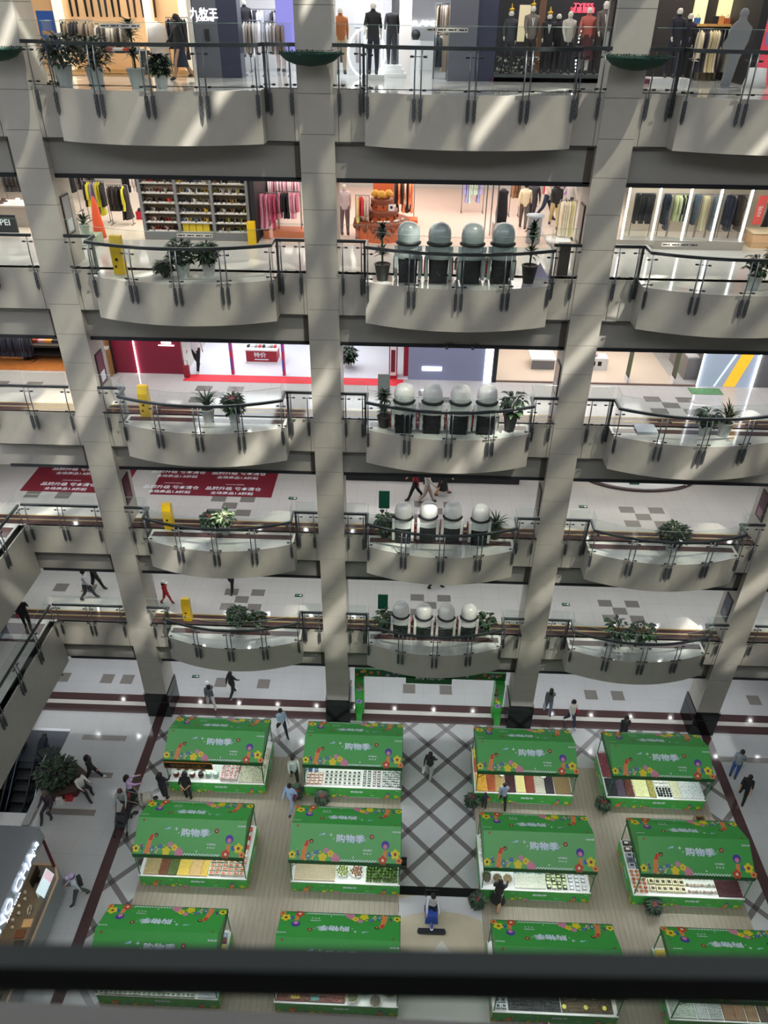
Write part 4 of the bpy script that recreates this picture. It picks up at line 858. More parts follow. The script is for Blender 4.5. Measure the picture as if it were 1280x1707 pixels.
            PK(1.25, 2.35, '7fb4cc', .13, .12, .1, 'blue_pack', 'light blue pack', 'dfe9ee', y=.62, y2=.9, layers=2); pile(*F(1.25, 2.4, .05, .6), ZT, ['d6d6cc', 'c4c8b8', 'e0dfd8'], 'white sweets', wh, .045, .1, 80)
            PK(2.42, 3.2, ['3a4a34', 'c4c8b0', '6b7a40'], .15, .11, .12, 'green_pack', 'dark green and cream pack', 'cfd6a8'); PK(3.25, 3.95, ['b4b0bc', 'cfced6'], .16, .12, .06, 'silver_pack', 'silver grey pack', 'e2e2e6', y2=1.2)
            PK(.02, .3, ['d9dcde', 'b9bf9a'], .2, .16, .12, 'pale_pack', 'pale soft pack', soft=True, y=.98, y2=2.15)
        elif (r, c) == (1, 3):
            for y in (.06, .33, .6): PK(.62, 1.95, 'd9cfae', .2, .2, .12, 'cake', 'cream cake with dark topping', '3a2a20', y=y, y2=y+.3, gap=1.02, cat='cake')
            for y in (.05, .3, .58): PK(2.0, 3.1, ['a88a80', 'b9a8a0'], .12, .12, .12, 'pastry', 'pinkish round pastry', soft=True, y=y, y2=y+.22, cat='pastry')
            pile(*F(3.12, 4.0, .03, .9), ZT, ['4a2228', '5f3036', '3a1a20'], 'dark red meat sticks', wh, .06, .08, 90); PK(.02, .58, ['a85a3a', 'c47a50', 'b06a40'], .15, .13, .1, 'orange_pastry', 'orange glazed pastry', soft=True, y=.05, y2=.95, cat='pastry'); PK(.03, .58, ['9aa0ac', '5a5c66'], .24, .17, .12, 'foil_tray', 'silver foil tray', '2b2b30', y=.98, y2=1.6); PK(.03, .58, ['4a3a34', '2a2422'], .24, .17, .1, 'dark_tray', 'dark chocolate tray', 'd9d5cf', y=1.62, y2=2.15)
        elif (r, c) == (2, 0):
            PK(.1, 3.3, ['c4cbc0', 'a9b3a4', 'd3d6c2'], .15, .12, .08, 'white_packet', 'white packet with dark print', '4a5450', y=-.02, y2=.95, gap=1.06); pile(*F(3.4, 4.0, .0, 1.0), ZT, ['c0c4cc', '8f949c', 'a9a9b8'], 'silver sweets', wh, .05, .08, 100)
            PK(3.45, 4.0, ['b9a94a', '6b3a34', '8fa0b0'], .2, .15, .1, 'bright_pack', 'yellow and maroon pack', y=1.1, y2=2.1)
        elif (r, c) == (2, 1):
            pile(*F(.05, 2.3), ZT, ['7a4a42', '5f322e', '8f6058'], 'dark red sausages', wh, .07, .07, 110); PK(.5, .85, 'c9bf4a', .3, .13, .09, 'yellow_box', 'yellow box', y=.05, y2=.4); PK(1.15, 1.5, '4aa0a0', .3, .2, .07, 'teal_box', 'teal box', y=-.02, y2=.3)
            for i, (x, y) in enumerate(((2.55, .2), (2.95, .4), (3.3, .1), (3.75, .35), (2.55, .75), (3.35, .7))): bowl(X0+x, Y0+y, ZT+.07*(i % 2), .2, (['7a7a5a', '9a9a6a'], ['8a9aa0', '5a646a'], ['6a6458', '8a8474'], ['8a8060', 'a89a70'], ['7a6040', '5a4630'], ['b09a50', '8a7a3a'])[i], ('green seeds', 'grey sunflower seeds', 'striped seeds', 'pale nuts', 'brown kernels', 'golden kernels')[i], wh, 20+i)
        elif (r, c) == (2, 2):
            PK(.05, .45, 'c6cacf', .16, .13, .12, 'white_cup', 'white cup', '2c3036', y=.05, y2=1.2); pile(*F(.5, 2.2, .05, .8), ZT, ['2c3034', '1f2226', '3c4248'], 'black cured goods', wh, .07, .08, 120)
            pile(*F(2.25, 3.9, .05, .8), ZT, ['5a4a3a', '6e5c44', '4a3c30'], 'brown dried goods', wh, .06, .08, 121); PK(1.2, 2.0, ['b9b0c4', 'c9c4cc'], .3, .14, .06, 'lilac_bag', 'lilac paper bag', y=.8, y2=1.1)
            for i, x in enumerate((2.3, 2.35, 3.0, 3.3, 3.6)): b = MB(); b.disc((0, 0, .012), .07, mat('tag_y', 'c9c04a', .5), 12); b.lathe([(.07, 0), (.07, .012)], mat('tag_y', 'c9c04a'), 12, cap=False); tag(b.build('price_tag', loc=(X0+x, Y0+.15+.3*(i % 2), ZT+.17)), 'round yellow price tag on the '+wh, 'price tag', 'price tags, '+wh)
        else:
            for i, (a, b, cs, w) in enumerate(((.05, .85, ['b4c0b4', '8a978c', '6a746c'], 'pale green seeds'), (.9, 1.25, ['a9aeae', '6a6e70'], 'grey seeds'), (1.3, 1.7, ['9a9ea0', '5c6062'], 'striped sunflower seeds'), (1.75, 2.1, ['7a5a40', '8f6c4c'], 'brown nuts'), (2.12, 2.45, ['7f6046', '926f50'], 'roasted nuts'), (2.5, 2.85, ['806448', '99785a'], 'tan nuts'), (2.9, 3.2, ['4c3a30', '604a3c'], 'dark nuts'), (3.25, 4.0, ['8a7c50', '7a6c44'], 'golden brown nuts'))): pile(*F(a, b, .02, .75), ZT, cs, w, wh, .035, .08, 130+i)
            pile(X0+.03, Y0+1.2, X0+.45, Y0+2.1, ZT, ['d8c23a', 'c9ae2a'], 'bright yellow dried fruit', wh+' left side', .04, .06, 140)
# vendors' back shelf stock and cables
for k, (x, y) in enumerate(((-1.4, -4.1), (11.4, -4.15), (5.95, -4.2), (12.4, -8.35), (5.9, -8.4), (-.3, -4.35))):
    plant(x, y, .03, 'small red poinsettia in a pot at the %s' % ('left end of the second back row stall', 'left end of the fourth back row stall', 'left end of the third back row stall', 'front of the fourth middle row stall', 'front left of the third middle row stall', 'front of the second back row stall')[k], 'bush', .5, .17, 'dark', 300+k, 'red flowers in front of the stalls', '7c1d24')

for (r, c, dx, top, w) in ((0, 1, 1.6, 'b0623a', 'rust top'), (0, 2, .9, '1c1c20', 'black top'), (0, 3, 2.6, '202024', 'dark top'), (1, 0, 3.0, '24303a', 'dark blue top'), (1, 3, 1.5, '3a4248', 'slate top'), (0, 0, 3.0, '2a2a2c', 'charcoal top')):
    person('stallholder in %s standing inside the %s' % (w, where(r, c)), SX[r][c]+dx, SY[r]+1.45, .03, 0, top, '1b1b1f', pose='stand', longhair=c % 2 == 0, arms=((.5, .9), (.4, .9)))
# ------------------------------------------------------------------ ground floor furniture
# escalators going down on the left
m_blk2 = mat('escalator_black', '15181c', .3); m_step = mat('escalator_step', '2b2f33', .4, .5); m_steel = mat('polished_steel', '9a9da2', .22, .9)
b = MB(); b.box((-40, -5.3, -5), (-12.3, -.9, -4.8), m_blk2); b.box((-40, -5.35, -5), (-12.2, -5.3, -.02), m_ceil); b.box((-12.3, -5.3, -5), (-12.2, -.9, -.02), m_ceil); b.box((-40, -.94, -5), (-12.2, -.84, -.02), m_ceil); struct(b, 'floor')
b = MB(); b.box((-18, -2.8, -.1), (-12.3, -.95, .006), mat('landing_plate', '4c4f57', .3, .5)); b.box((-18, -1.1, .006), (-12.3, -.95, .012), m_steel); struct(b, 'floor')
b = MB(); b.box((-12.4, -5.9, -.3), (-12.1, -2.6, .12), mat('pale_sill', '8f9192', .4)); struct(b, 'trim_9')
for i, x in enumerate((-13.42, -15.1)):
    t = thing('escalator', 'black escalator with steel sides descending, %s of the two at left' % ('right' if i == 0 else 'left'), 'escalator', (x, -2.7, 0), 0, 'escalators going down')
    for k in range(12):
        s = MB(); s.box((-.42, -.4*(k+1)-.02, -.24*k-.3), (.42, -.4*k, -.24*k-.02), m_step); s.box((-.42, -.4*k-.03, -.24*k-.03), (.42, -.4*k, -.24*k-.015), mat('step_edge', '6b6c50', .5)); s.build('step', t)
    for sx in (-.5, .5):
        s = MB(); pr = [(.75, .0), (.75, .75), (.55, .9), (.2, .92), (-5, -2.1), (-5, -3.3), (-.1, -.2)]
        vs = [(sx-.02, y, z) for y, z in pr]+[(sx+.02, y, z) for y, z in pr]; n = len(pr); s.add(vs, [(i2, (i2+1) % n, n+(i2+1) % n, n+i2) for i2 in range(n)]+[tuple(range(n)), tuple(range(n, 2*n))], clear('escalator_glass', (.5, .55, .6), .0, .15)); s.build('side_panel', t)
        s = MB(); s.tube([(sx, .45, .28), (sx, .78, .45), (sx, .82, .75), (sx, .6, .95), (sx, .2, .97), (sx, -5, -2.05)], .045, m_blk2, 8); s.build('handrail', t)
        s = MB(); s.tube([(sx*1.14, .6, .05), (sx*1.14, -.1, .03), (sx*1.14, -5, -2.9)], .07, m_steel, 6); s.build('skirting', t)
# L2 gallery escalator head
t = thing('escalator', 'escalator handrail loop at the far left gallery, lowest upper level', 'escalator', (-13.9, -.9, LV[2])); s = MB(); s.tube([(0, .0, .3), (0, .5, .55), (0, .5, .85), (0, .1, 1.0), (0, -2.5, .6)], .045, m_blk2, 8); s.build('handrail', t); s = MB(); s.box((-.02, -2.5, 0), (.02, .4, .7), clear('escalator_glass', (.5, .55, .6), .0, .15)); s.build('side_panel', t)
# planter bench
t = thing('planter_bench', 'hexagonal dark wooden planter bench full of shrubs beside the escalators', 'planter', (-11.45, -3.9, 0)); m_pl = mat('planter_wood', '4a3a32', .5, noise=.1); m_plr = mat('planter_red', '4f1d26', .5)
hx = [(1.0*math.cos(PI/3*k+.35), .85*math.sin(PI/3*k+.35)) for k in range(6)]; s = MB(); s.prism(hx, 0, .42, m_plr); s.build('base', t); s = MB(); n = 6; hi = [(x*.62, y*.62) for x, y in hx]; s.add([(x*1.06, y*1.06, .43) for x, y in hx]+[(x, y, .43) for x, y in hi]+[(x*1.06, y*1.06, .38) for x, y in hx], [(k, (k+1) % n, n+(k+1) % n, n+k) for k in range(n)]+[(2*n+k, 2*n+(k+1) % n, (k+1) % n, k) for k in range(n)], m_pl); s.build('seat', t)
s = MB(); q = random.Random(77); st = MB()
for i in range(420):
    a = q.uniform(0, 2*PI); e = .72*math.sqrt(q.random()); leaf(s, (e*math.cos(a)-.2, e*math.sin(a)+.05, q.uniform(.5, 1.25-.4*e)), a, q.uniform(-.2, .8), q.uniform(.18, .3), q.uniform(.08, .13), q.choice((m_leaf, m_leafd, m_leafd)))
for i in range(12): a = q.uniform(0, 2*PI); st.tube([(0, 0, .4), (.3*math.cos(a)-.1, .3*math.sin(a), .9)], .015, m_stem, 5)
for i in range(9): a = 1.2+q.uniform(0, 1.9); leaf(s, (-.5+.45*math.cos(a), .35+.3*math.sin(a), 1.1), a, .8, .4, .16, m_leafd)
s.build('foliage', t); st.build('stem', t)
b = MB(); b.cbox((0, 0, .16), (.3, .2, .3), mat('bag_red', 'a3202a', .5), taper=.7); h = b.build('shopping_bag', loc=(-10.95, -4.6, .0)); l = MB(); l.tube([(-.08, 0, .3), (0, 0, .42), (.08, 0, .3)], .01, m_dark, 5); l.build('handle', h); tag(h, 'bright red shopping bag on the floor in front of the planter bench', 'bag')
b = MB(); b.cbox((0, 0, .15), (.26, .18, .3), m_white, taper=.8); h = b.build('shopping_bag', loc=(-11.3, -4.75, .0)); l = MB(); l.tube([(-.08, 0, .3), (0, 0, .42), (.08, 0, .3)], .01, m_dark, 5); l.build('handle', h); tag(h, 'white shopping bag between red bag and seated person in purple', 'bag')
# strollers
def stroller(label, x, y, rz, col, dark):
    t = thing('stroller', label, 'stroller', (x, y, 0), rz, 'strollers'); mf = mat('frame_'+dark, dark, .4, .6)
    s = MB(); s.sheet(lambda u, v: (.2*math.cos(PI*u), -.05+.3*v-.25, .62+.2*math.sin(PI*u)-.02*v), 10, 4, mat('fabric_'+col, col, .8)); s.build('hood', t)
    s = MB(); s.box((-.19, -.3, .35), (.19, .15, .45), mat('fabric_'+col, col, .8)); s.box((-.19, .1, .4), (.19, .17, .75), mat('fabric_'+col, col, .8)); s.build('seat', t)
    for sx in (-.24, .24): s = MB(); s.tube([(sx, .62, 1.02), (sx, .15, .6), (sx, -.4, .14)], .015, mf, 6); s.tube([(sx, .0, .5), (sx, .38, .12)], .013, mf, 6); s.build('frame_side', t)
    s = MB(); s.tube([(-.24, .62, 1.02), (.24, .62, 1.02)], .02, m_black, 8); s.build('handlebar', t)
    for sx in (-.25, .25):
        for y in (-.42, .4): s = MB(); s.tube([(sx-.02, y, .11), (sx+.02, y, .11)], .11, m_black, 14); s.tube([(sx-.025, y, .11), (sx+.025, y, .11)], .04, m_steel, 8); s.build('wheel', t)
q = on(243, 1345, 0); stroller('cream and grey stroller pushed by the woman in lilac', q.x, q.y, 1.9, 'a09a90', '8f8a80')
q = on(206, 1378, 0); stroller('black stroller held by the person in grey top', q.x, q.y, .1, '2a2c30', '2a2c30')
# floor scrubber
t = thing('floor_scrubber', 'blue walk behind floor scrubber with wide dark squeegee in the centre aisle', 'floor scrubber', (4.19, -8.95, 0), 0); m_blu = mat('scrubber_blue', '2f4a9a', .35); m_blud = mat('scrubber_navy', '1d2a4a', .4)
s = MB(); s.box((-.24, -.25, .12), (.24, .42, .55), m_blu, taper=.85); s.build('body', t); s = MB(); s.box((-.2, .1, .55), (.2, .4, .8), m_blud, taper=.8); s.build('tank', t); s = MB(); s.disc((0, .26, .805), .09, m_blu, 14); s.disc((0, .26, .81), .05, m_white, 10); s.build('lid', t)
s = MB(); s.tube([(-.22, .4, .75), (-.24, .55, .95), (.24, .55, .95), (.22, .4, .75)], .02, m_black, 8); s.build('handlebar', t)
s = MB(); pr = [(-.52, -.52), (-.48, -.4), (.48, -.4), (.52, -.52), (.46, -.58), (-.46, -.58)]; s.prism(pr, .02, .12, m_dark); s.build('squeegee', t)
s = MB(); s.tube([(0, -.48, .13), (0, -.3, .3)], .05, m_blu, 8); s.disc((0, -.47, .2), .06, m_white, 10); s.build('squeegee_mount', t)
for sx in (-.22, .22): s = MB(); s.tube([(sx-.03, .3, .12), (sx+.03, .3, .12)], .12, m_black, 14); s.build('wheel', t)
# small ground items
def crate(name, label, x, y, dx, dy, h, col, cat):
    b = MB(); m = mat('box_'+col, col, .6); b.box((-dx/2, -dy/2, 0), (dx/2, dy/2, .03), m)
    for a in ((-dx/2, -dy/2, dx/2, -dy/2+.02), (-dx/2, dy/2-.02, dx/2, dy/2), (-dx/2, -dy/2, -dx/2+.02, dy/2), (dx/2-.02, -dy/2, dx/2, dy/2)): b.box((a[0], a[1], .03), (a[2], a[3], h), m)
    for k in range(3): b.ball((-dx/4+k*dx/4, 0, h*.6), .07, m_dark, 7)
    tag(b.build(name, loc=(x, y, 0)), label, cat)
crate('carton', 'open dark carton of goods in the aisle by the green fruit stall', 3.15, -6.9, .25, .4, .2, '55504c', 'carton')
crate('floor_mat_box', 'small brown grated box beside the front row third stall', 5.85, -10.6, .3, .32, .06, '5a4632', 'box')
crate('carton', 'open cardboard carton under the front of the fourth back row stall', 15.3, -4.6, .4, .3, .3, '8a7050', 'carton')
# green welcome arch
t = thing('promotion_arch', 'green floral promotion arch spanning the middle bay under the lowest balcony', 'arch', (0, 0, 0)); Y0 = .75
def archdeco(s, M, w, h, seed):
    q = random.Random(seed)
    for i in range(int(w*h*14)): flower(s, M, q.uniform(.05, w-.05), q.uniform(.05, h*.9) if h > w else q.uniform(.05, h-.05), q.uniform(.05, .11), q.choice(['yellow', 'red', 'pink', 'orange', 'lilac', 'purple']), q.choice(['cream', 'dark', 'brown']))
s = MB(); s.box((.75, Y0, 2.3), (7.65, Y0+.35, 2.75), m_cand); M = WALL(.75, Y0-.003, 2.3); archdeco(s, M, 2.2, .4, 1); archdeco(s, WALL(6.2, Y0-.003, 2.3), 1.3, .4, 2)
s.box((3.1, Y0-.1, 2.05), (5.2, Y0+.1, 2.4), m_cand); put_text(s, '购物季', .38, WALL(4.2, Y0-.11, 2.5), m_txt, 1.15); star(s, WALL(5.9, Y0-.01, 2.5), 0, 0, .08, m_txt); s.build('beam', t)
for x in (.75, 7.2):
    s = MB(); s.box((x, Y0-.25, 0), (x+.42, Y0+.35, 2.3), m_can, taper=1); archdeco(s, WALL(x, Y0-.253, 1.0), .42, 1.2, int(x)); flower(s, WALL(x, Y0-.253, 0), .2, .9, .16, 'lilac', 'purple'); s.build('pillar', t)
    s = MB(); s.box((x+.08, Y0-.65, 0), (x+.34, Y0-.26, .5), m_can); s.build('foot', t)
# posters on piers and triangular sign boards
m_frame = mat('poster_frame', '1a1a1c', .4)
def poster(label, x, Z, side, c1, c2, z0=.95, z1=2.1, y0=.25, y1=.85):
    t = thing('framed_poster', label, 'poster', (x, 0, Z), 0, 'posters on the column sides'); s = MB(); e = .012*side
    s.box((min(0, e*3), y0, z0), (max(0, e*3), y1, z1), m_frame); s.build('frame', t); s = MB(); e2 = e*3.3
    s.poly([(e2, y0+.05, z0+.05), (e2, y1-.05, z0+.05), (e2, y1-.05, z1-.05), (e2, y0+.05, z1-.05)], mat('poster_'+c1, c1, .4)); s.poly([(e2*1.1, y0+.12, z0+.1), (e2*1.1, y1-.12, z0+.1), (e2*1.1, y1-.12, z0+.45), (e2*1.1, y0+.12, z0+.45)], mat('poster_'+c2, c2, .4)); s.build('print', t)
for k, L, sd, c1, c2, nm in ((0, 5, 1, '8a8f92', 'c9cdd0', 'grey'), (0, 4, 1, '6a3a4c', 'd5d5e2', 'purple and white'), (0, 3, 1, '4a1d30', '5a2a3a', 'dark maroon'), (2, 5, -1, '9a8f86', 'c4b8ac', 'beige'), (2, 4, -1, 'b59a90', 'd8cfc8', 'pale pink'), (2, 6, -1, '3a3238', 'a8a8ac', 'dark'), (0, 6, -1, '9a7468', 'b08a78', 'brown'), (3, 3, -1, '4a2438', '8a6a7a', 'maroon'), (3, 2, -1, '4a4c5c', '6f7484', 'blue grey'), (2, 3, -1, '5a4a48', '6a5a56', 'brownish')):
    poster('%s framed poster on the %s column side, %s' % (nm, ['leftmost', 'second', 'third', 'rightmost'][k], LN[L]), -8.4+8.4*k+sd*.502, LV[L], sd, c1, c2)
# café kiosk lower left
t = thing('drinks_kiosk', 'grey drinks kiosk with lit lettering and counter at lower left', 'kiosk', (0, 0, 0)); m_kg = mat('kiosk_grey', '8b8f94', .4, .2); m_kd = mat('kiosk_dark', '1d1c24', .5); m_kr = mat('kiosk_maroon', '5a1a2c', .4); m_lit = mat('lit_letters', 'e8f2ff', .4, emit=1.8)
s = MB(); s.prism([(-10.05, -7.9), (-10.05, -16), (-15, -16), (-15, -7.9)], 3.12, 3.2, m_kg); s.build('roof', t)
s = MB(); s.add([(-10.05, -7.9, 3.2), (-10.05, -16, 3.2), (-9.98, -16, 2.55), (-9.98, -7.9, 2.55), (-10.25, -7.9, 2.55), (-10.25, -16, 2.55), (-10.25, -7.9, 3.15), (-10.25, -16, 3.15)], [(0, 1, 2, 3), (3, 2, 5, 4), (0, 3, 4, 6), (1, 7, 5, 2), (6, 4, 5, 7)], mat('fascia_lit_grey', 'aab0b8', .35, .1)); fa = s.build('fascia', t)
s = MB(); M = Matrix.Translation((-9.97, -10.05, 2.92)) @ Matrix.Rotation(PI/2, 4, 'Z') @ Matrix.Rotation(PI/2-.1, 4, 'X')
put_text(s, 'ANO CHA', .40, M @ Matrix.Translation((-.25, .0, .01)), m_lit, 1.25); put_text(s, '·小鸟', .26, M @ Matrix.Translation((1.45, .02, .01)), m_lit, .9); put_text(s, 'ANO CHA', .1, M @ Matrix.Translation((-.45, -.26, .01)), m_lit, 1.6); s.build('letters', fa)
s = MB(); s.prism([(-10.9, -8.05), (-9.85, -8.05), (-9.55, -8.6), (-9.55, -15.5), (-10.9, -15.5)], .1, 1.06, mat('counter_front', '7d8385', .35)); s.prism([(-10.85, -8.15), (-9.95, -8.15), (-9.7, -8.65), (-9.7, -15.5), (-10.85, -15.5)], 0, .1, m_black); co = s.build('counter', t)
s = MB(); s.prism([(-10.9, -8.05), (-9.85, -8.05), (-9.55, -8.6), (-9.55, -15.5), (-9.62, -15.5), (-9.62, -8.65), (-9.9, -8.12), (-10.9, -8.12)], 1.06, 1.1, mat('counter_edge', 'c8a98a', .4)); s.build('edge', co)
s = MB(); s.prism([(-10.9, -8.12), (-9.9, -8.12), (-9.62, -8.65), (-9.62, -15.5), (-10.9, -15.5)], 1.06, 1.085, mat('kiosk_top', '6f6a60', .35)); s.build('worktop', co)
for y in (-8.0, -15.9): s = MB(); s.tube([(-9.98 if y > -9 else -9.98, y-.05, 2.6), (-9.9, y-.15, 1.1)], .07, m_kr, 4); s.build('pillar', t)
s = MB(); s.box((-15, -16, 0), (-14.8, -7.9, 3.12), m_kd); s.box((-12.6, -15, 0), (-11.8, -8.6, .95), m_kd); s.build('back_bench', t)
s = MB(); s.tube([(-10.4, -8.4, 3.05), (-10.4, -15.5, 3.05)], .03, mat('warm_strip', 'ffd9a0', .4, emit=14), 6); s.build('strip_lamp', t)
def on_kiosk(name, label, cat, fn, loc, rz=0): b = MB(); fn(b); return tag(b.build(name, loc=loc, rz=rz), label, cat)
on_kiosk('menu_board', 'bright pale blue menu board standing on the kiosk counter', 'menu board', lambda b: (b.add([(-.02, -.45, 0), (-.02, .45, 0), (-.22, .45, .4), (-.22, -.45, .4)], [(0, 1, 2, 3)], mat('menu_pale', 'cfe6ec', .4, emit=.5)), b.add([(-.012, .1, .02), (-.012, .42, .02), (-.2, .42, .38), (-.2, .1, .38)], [(0, 1, 2, 3)], mat('menu_pink', 'e6c9d4', .4, emit=.4)), b.box((-.24, -.45, 0), (-.22, .45, .4), m_white)), (-9.75, -8.9, 1.09))
on_kiosk('till_screen', 'black till screen on the far end of the kiosk counter', 'till', lambda b: (b.box((-.25, -.3, .05), (-.2, .3, .45), m_black), b.box((-.3, -.1, 0), (-.1, .1, .06), m_black)), (-10.1, -8.7, 1.085))
on_kiosk('ring_stand', 'round white ring shaped holder on the kiosk counter', 'holder', lambda b: b.tube([(.0, .14*math.cos(a), .16+.14*math.sin(a)) for a in [2*PI*i/16 for i in range(17)]], .02, m_white, 6), (-10.05, -9.85, 1.085))
for i in range(3): on_kiosk('cup_tray', 'small %s tray on the kiosk counter near its lit end' % ('cream', 'brown', 'black')[i], 'tray', lambda b: b.box((-.16, -.14, 0), (.16, .14, .05), mat('tray_%d' % i, ('d8b88c', '6a4030', '15161a')[i], .4)), (-9.98-.1*(i % 2), -10.25-.36*i, 1.085), .1)
for i in range(6): on_kiosk('drink_cup', 'small pale drink cup standing on the kiosk counter', 'cup', lambda b: b.lathe([(.035, 0), (.05, .13), (.052, .14), (.001, .145)], m_white, 10), (-10.5+.1*(i % 2), -9.2-.25*i, 1.085)).__setitem__('group', 'cups on the kiosk counter')
t = thing('display_case', 'glass pastry display case at the near end of the kiosk', 'display case', (-10.2, -11.9, 1.085)); s = MB(); s.box((-.45, -.5, 0), (.45, .5, .06), m_steel); s.build('base', t); s = MB(); s.box((-.45, -.5, .06), (.45, .5, .36), m_glass); s.build('glass_cover', t)
s = MB(); [s.ball((-.25+.25*(k % 3), -.3+.3*(k//3), .11), .08, mat('bun', 'c99a5c', .6), 8, sz=.6) for k in range(9)]; tag(s.build('pastry_row', t), kind='stuff')
t = thing('display_case', 'tall glass display case with lit shelves at the bottom left edge', 'display case', (-10.1, -13.3, 0)); s = MB(); s.box((-.4, -.8, 1.1), (.3, .8, 1.16), m_steel); s.build('base', t); s = MB(); s.box((-.4, -.8, 1.16), (.3, .8, 1.6), m_glass); s.build('glass_cover', t)
put = put
figure('person', 'kiosk worker in dark clothes behind the lit counter', 'person', (-11.3, -10.3, 0), PI/2, '1d1c2a', '17181c', pose='stand', arms=((.8, .6), (.8, .6)))
# standing sculpture-like green net plant at right edge, hanging cables
plant(20.0, -3.3, 0, 'green leafy plant in a pot at the far right edge of the hall', 'bush', 1.3, .5, 'dark', 55, 'hall plants')
for i, (x, y, z0, z1) in enumerate(((-.72, .0, 0, 7), (8.4+.9, -.1, 0, 5), (11.0, -5.6, 0, 2.1), (14.0, -9.8, 0, 2.1))): pass
# ------------------------------------------------------------------ shops behind the walkways
def atY(px, py, Y):
    d = cf+cr*(px-640)/FPX-cu*(py-853.5)/FPX; p = EYE+d*((Y-EYE.y)/d.y); return p
def XL(px, L, Y, py=None):      # world x of photo column px on level L floor at depth Y
    dx = {6: 130, 5: 400, 4: 625}[L] if py is None else py; return atY(px, dx, Y).x
# generic garments
m_gar = mat('garment', '808080', .8)
def gar_mat(c): return mat('garment_'+c, c, .8)
def mk_garment(kind):
    b = MB()
    if kind in ('coat', 'shirt', 'dress'):
        L = {'coat': .85, 'shirt': .62, 'dress': 1.15}[kind]; pr = [(.02, 0), (.06, -.03), (.19, -.09), (.2, -.3), (.19 if kind != 'dress' else .15, -.5*L), (.22, -L*.85), (.24 if kind != 'dress' else .3, -L)]
        n = 16; vs = []; fs = []
        for r, z in pr:
            for k in range(n): a = 2*PI*k/n; w = 1+.12*math.sin(4*a+z*3)*(z < -.3); vs.append((.22*r*math.cos(a)*w+.012*math.cos(a), r*math.sin(a)*w, z))
        for j in range(len(pr)-1):
            for k in range(n): fs.append((j*n+k, (j+1)*n+k, (j+1)*n+(k+1) % n, j*n+(k+1) % n))
        b.add(vs, fs, m_gar, None, True)
        if kind != 'dress':
            for s in (-1, 1): b.tube([(0, s*.17, -.08), (0, s*.235, -.3), (0, s*.25, -.6)], [.045, .04, .035], m_gar, 6)
    else:
        for s in (-1, 1): b.tube([(0, s*.07, 0), (0, s*.09, -.45), (0, s*.08, -.98)], [.085, .07, .05], m_gar, 8, sy=.45)
    o = b.build('garment'); COL.objects.unlink(o); return o
GM = {k: mk_garment(k) for k in ('coat', 'shirt', 'dress', 'trousers')}
def hang(kind, x, y, z, rz, col, label, group, s=1):
    c = GM[kind].copy(); COL.objects.link(c); c.name = {'coat': 'hanging_coat', 'shirt': 'hanging_shirt', 'dress': 'hanging_dress', 'trousers': 'hanging_trousers'}[kind]
    c.location = (x, y, z); c.rotation_euler.z = rz; c.scale = (s, s, s); sl = c.material_slots[0]; sl.link = 'OBJECT'; sl.material = gar_mat(col)
    return tag(c, label, 'clothing', group)
def rack(x0, x1, y, Z, h, label, cols, kinds, seed, step=.085, posts=True, wording='', metal=None, face=False):
    q = random.Random(seed); t = thing('clothes_rack', label, 'clothes rack', ((x0+x1)/2, y, Z), 0); w = (x1-x0)/2; mm = metal or m_post
    s = MB(); s.tube([(-w, 0, h), (w, 0, h)], .014, mm, 6); s.build('rail', t)
    for sx in (-w, w):
        s = MB(); s.tube([(sx, 0, 0), (sx, 0, h)], .014, mm, 6); s.box((sx-.02, -.22, 0), (sx+.02, .22, .03), mm); s.build('post', t)
    x = x0+.08
    while x < x1-.06:
        hang(q.choice(kinds), x, y+q.uniform(-.02, .02), Z+h-.03, (PI/2 if face else 0)+q.uniform(-.15, .15), q.choice(cols), 'garment hanging on the '+wording, 'clothes on the '+wording); x += step*q.uniform(.8, 1.3) if not face else .34
def mannequin(label, x, y, Z, rz, top, bot, pose='stand', **kw):
    return figure('mannequin', label, 'mannequin', (x, y, Z), rz, top, bot, pose=pose, hairy=False, skin=mat('mannequin_white', 'd9d3c8', .4), **kw)
def wall(name, x0, x1, y0, y1, z0, z1, m):
    b = MB(); b.box((x0, y0, z0), (x1, y1, z1), m); return struct(b, name)
# ================= top level =================
Z = LV[6]; H = 29.6
m_peach = mat('peach_wall', 'ecc596', .6); m_wwall = mat('white_shop_wall', 'd4d5da', .5); m_navy = mat('navy_cladding', '3a3d52', .3); m_slate = mat('slate_cladding', '64666f', .3); m_dk = mat('dark_shop', '17171c', .6); m_wood = mat('shop_wood', 'a8804e', .5, noise=.2, scale=8); m_floorw = mat('shop_floor_white', 'c8c8cc', .12); m_letter = mat('white_lit_letters', 'ffffff', .4, emit=3.5); m_redneon = mat('red_neon', 'f03a4c', .4, emit=3)
X = lambda px, Y=3.6: XL(px, 6, Y)
wall('wall_1', X(62, 6.6)-2, X(330, 6.6), 6.6, 6.8, Z, H, m_peach)
wall('wall_2', X(333), X(372), 3.5, 4.1, Z, H, m_slate); wall('wall_3', X(372), X(405), 3.5, 4.1, Z, H, m_navy)
b = MB(); put_text(b, '九牧王', .27, WALL(X(352), 3.49, atY(352, 22, 3.5).z), m_letter, 1); put_text(b, 'JOEONE', .12, WALL(X(353), 3.49, atY(352, 33, 3.5).z), m_letter, 1.15); tag(b.build('shop_sign'), 'white lit shop lettering on the slate pillar, top level', 'sign')
b = MB(); b.box((-.06, -.1, 0), (.06, 0, .3), m_dk); tag(b.build('door_handle', loc=(X(354), 3.5, atY(354, 68, 3.5).z)), 'dark upright handle on the slate pillar below the lit lettering', 'handle')
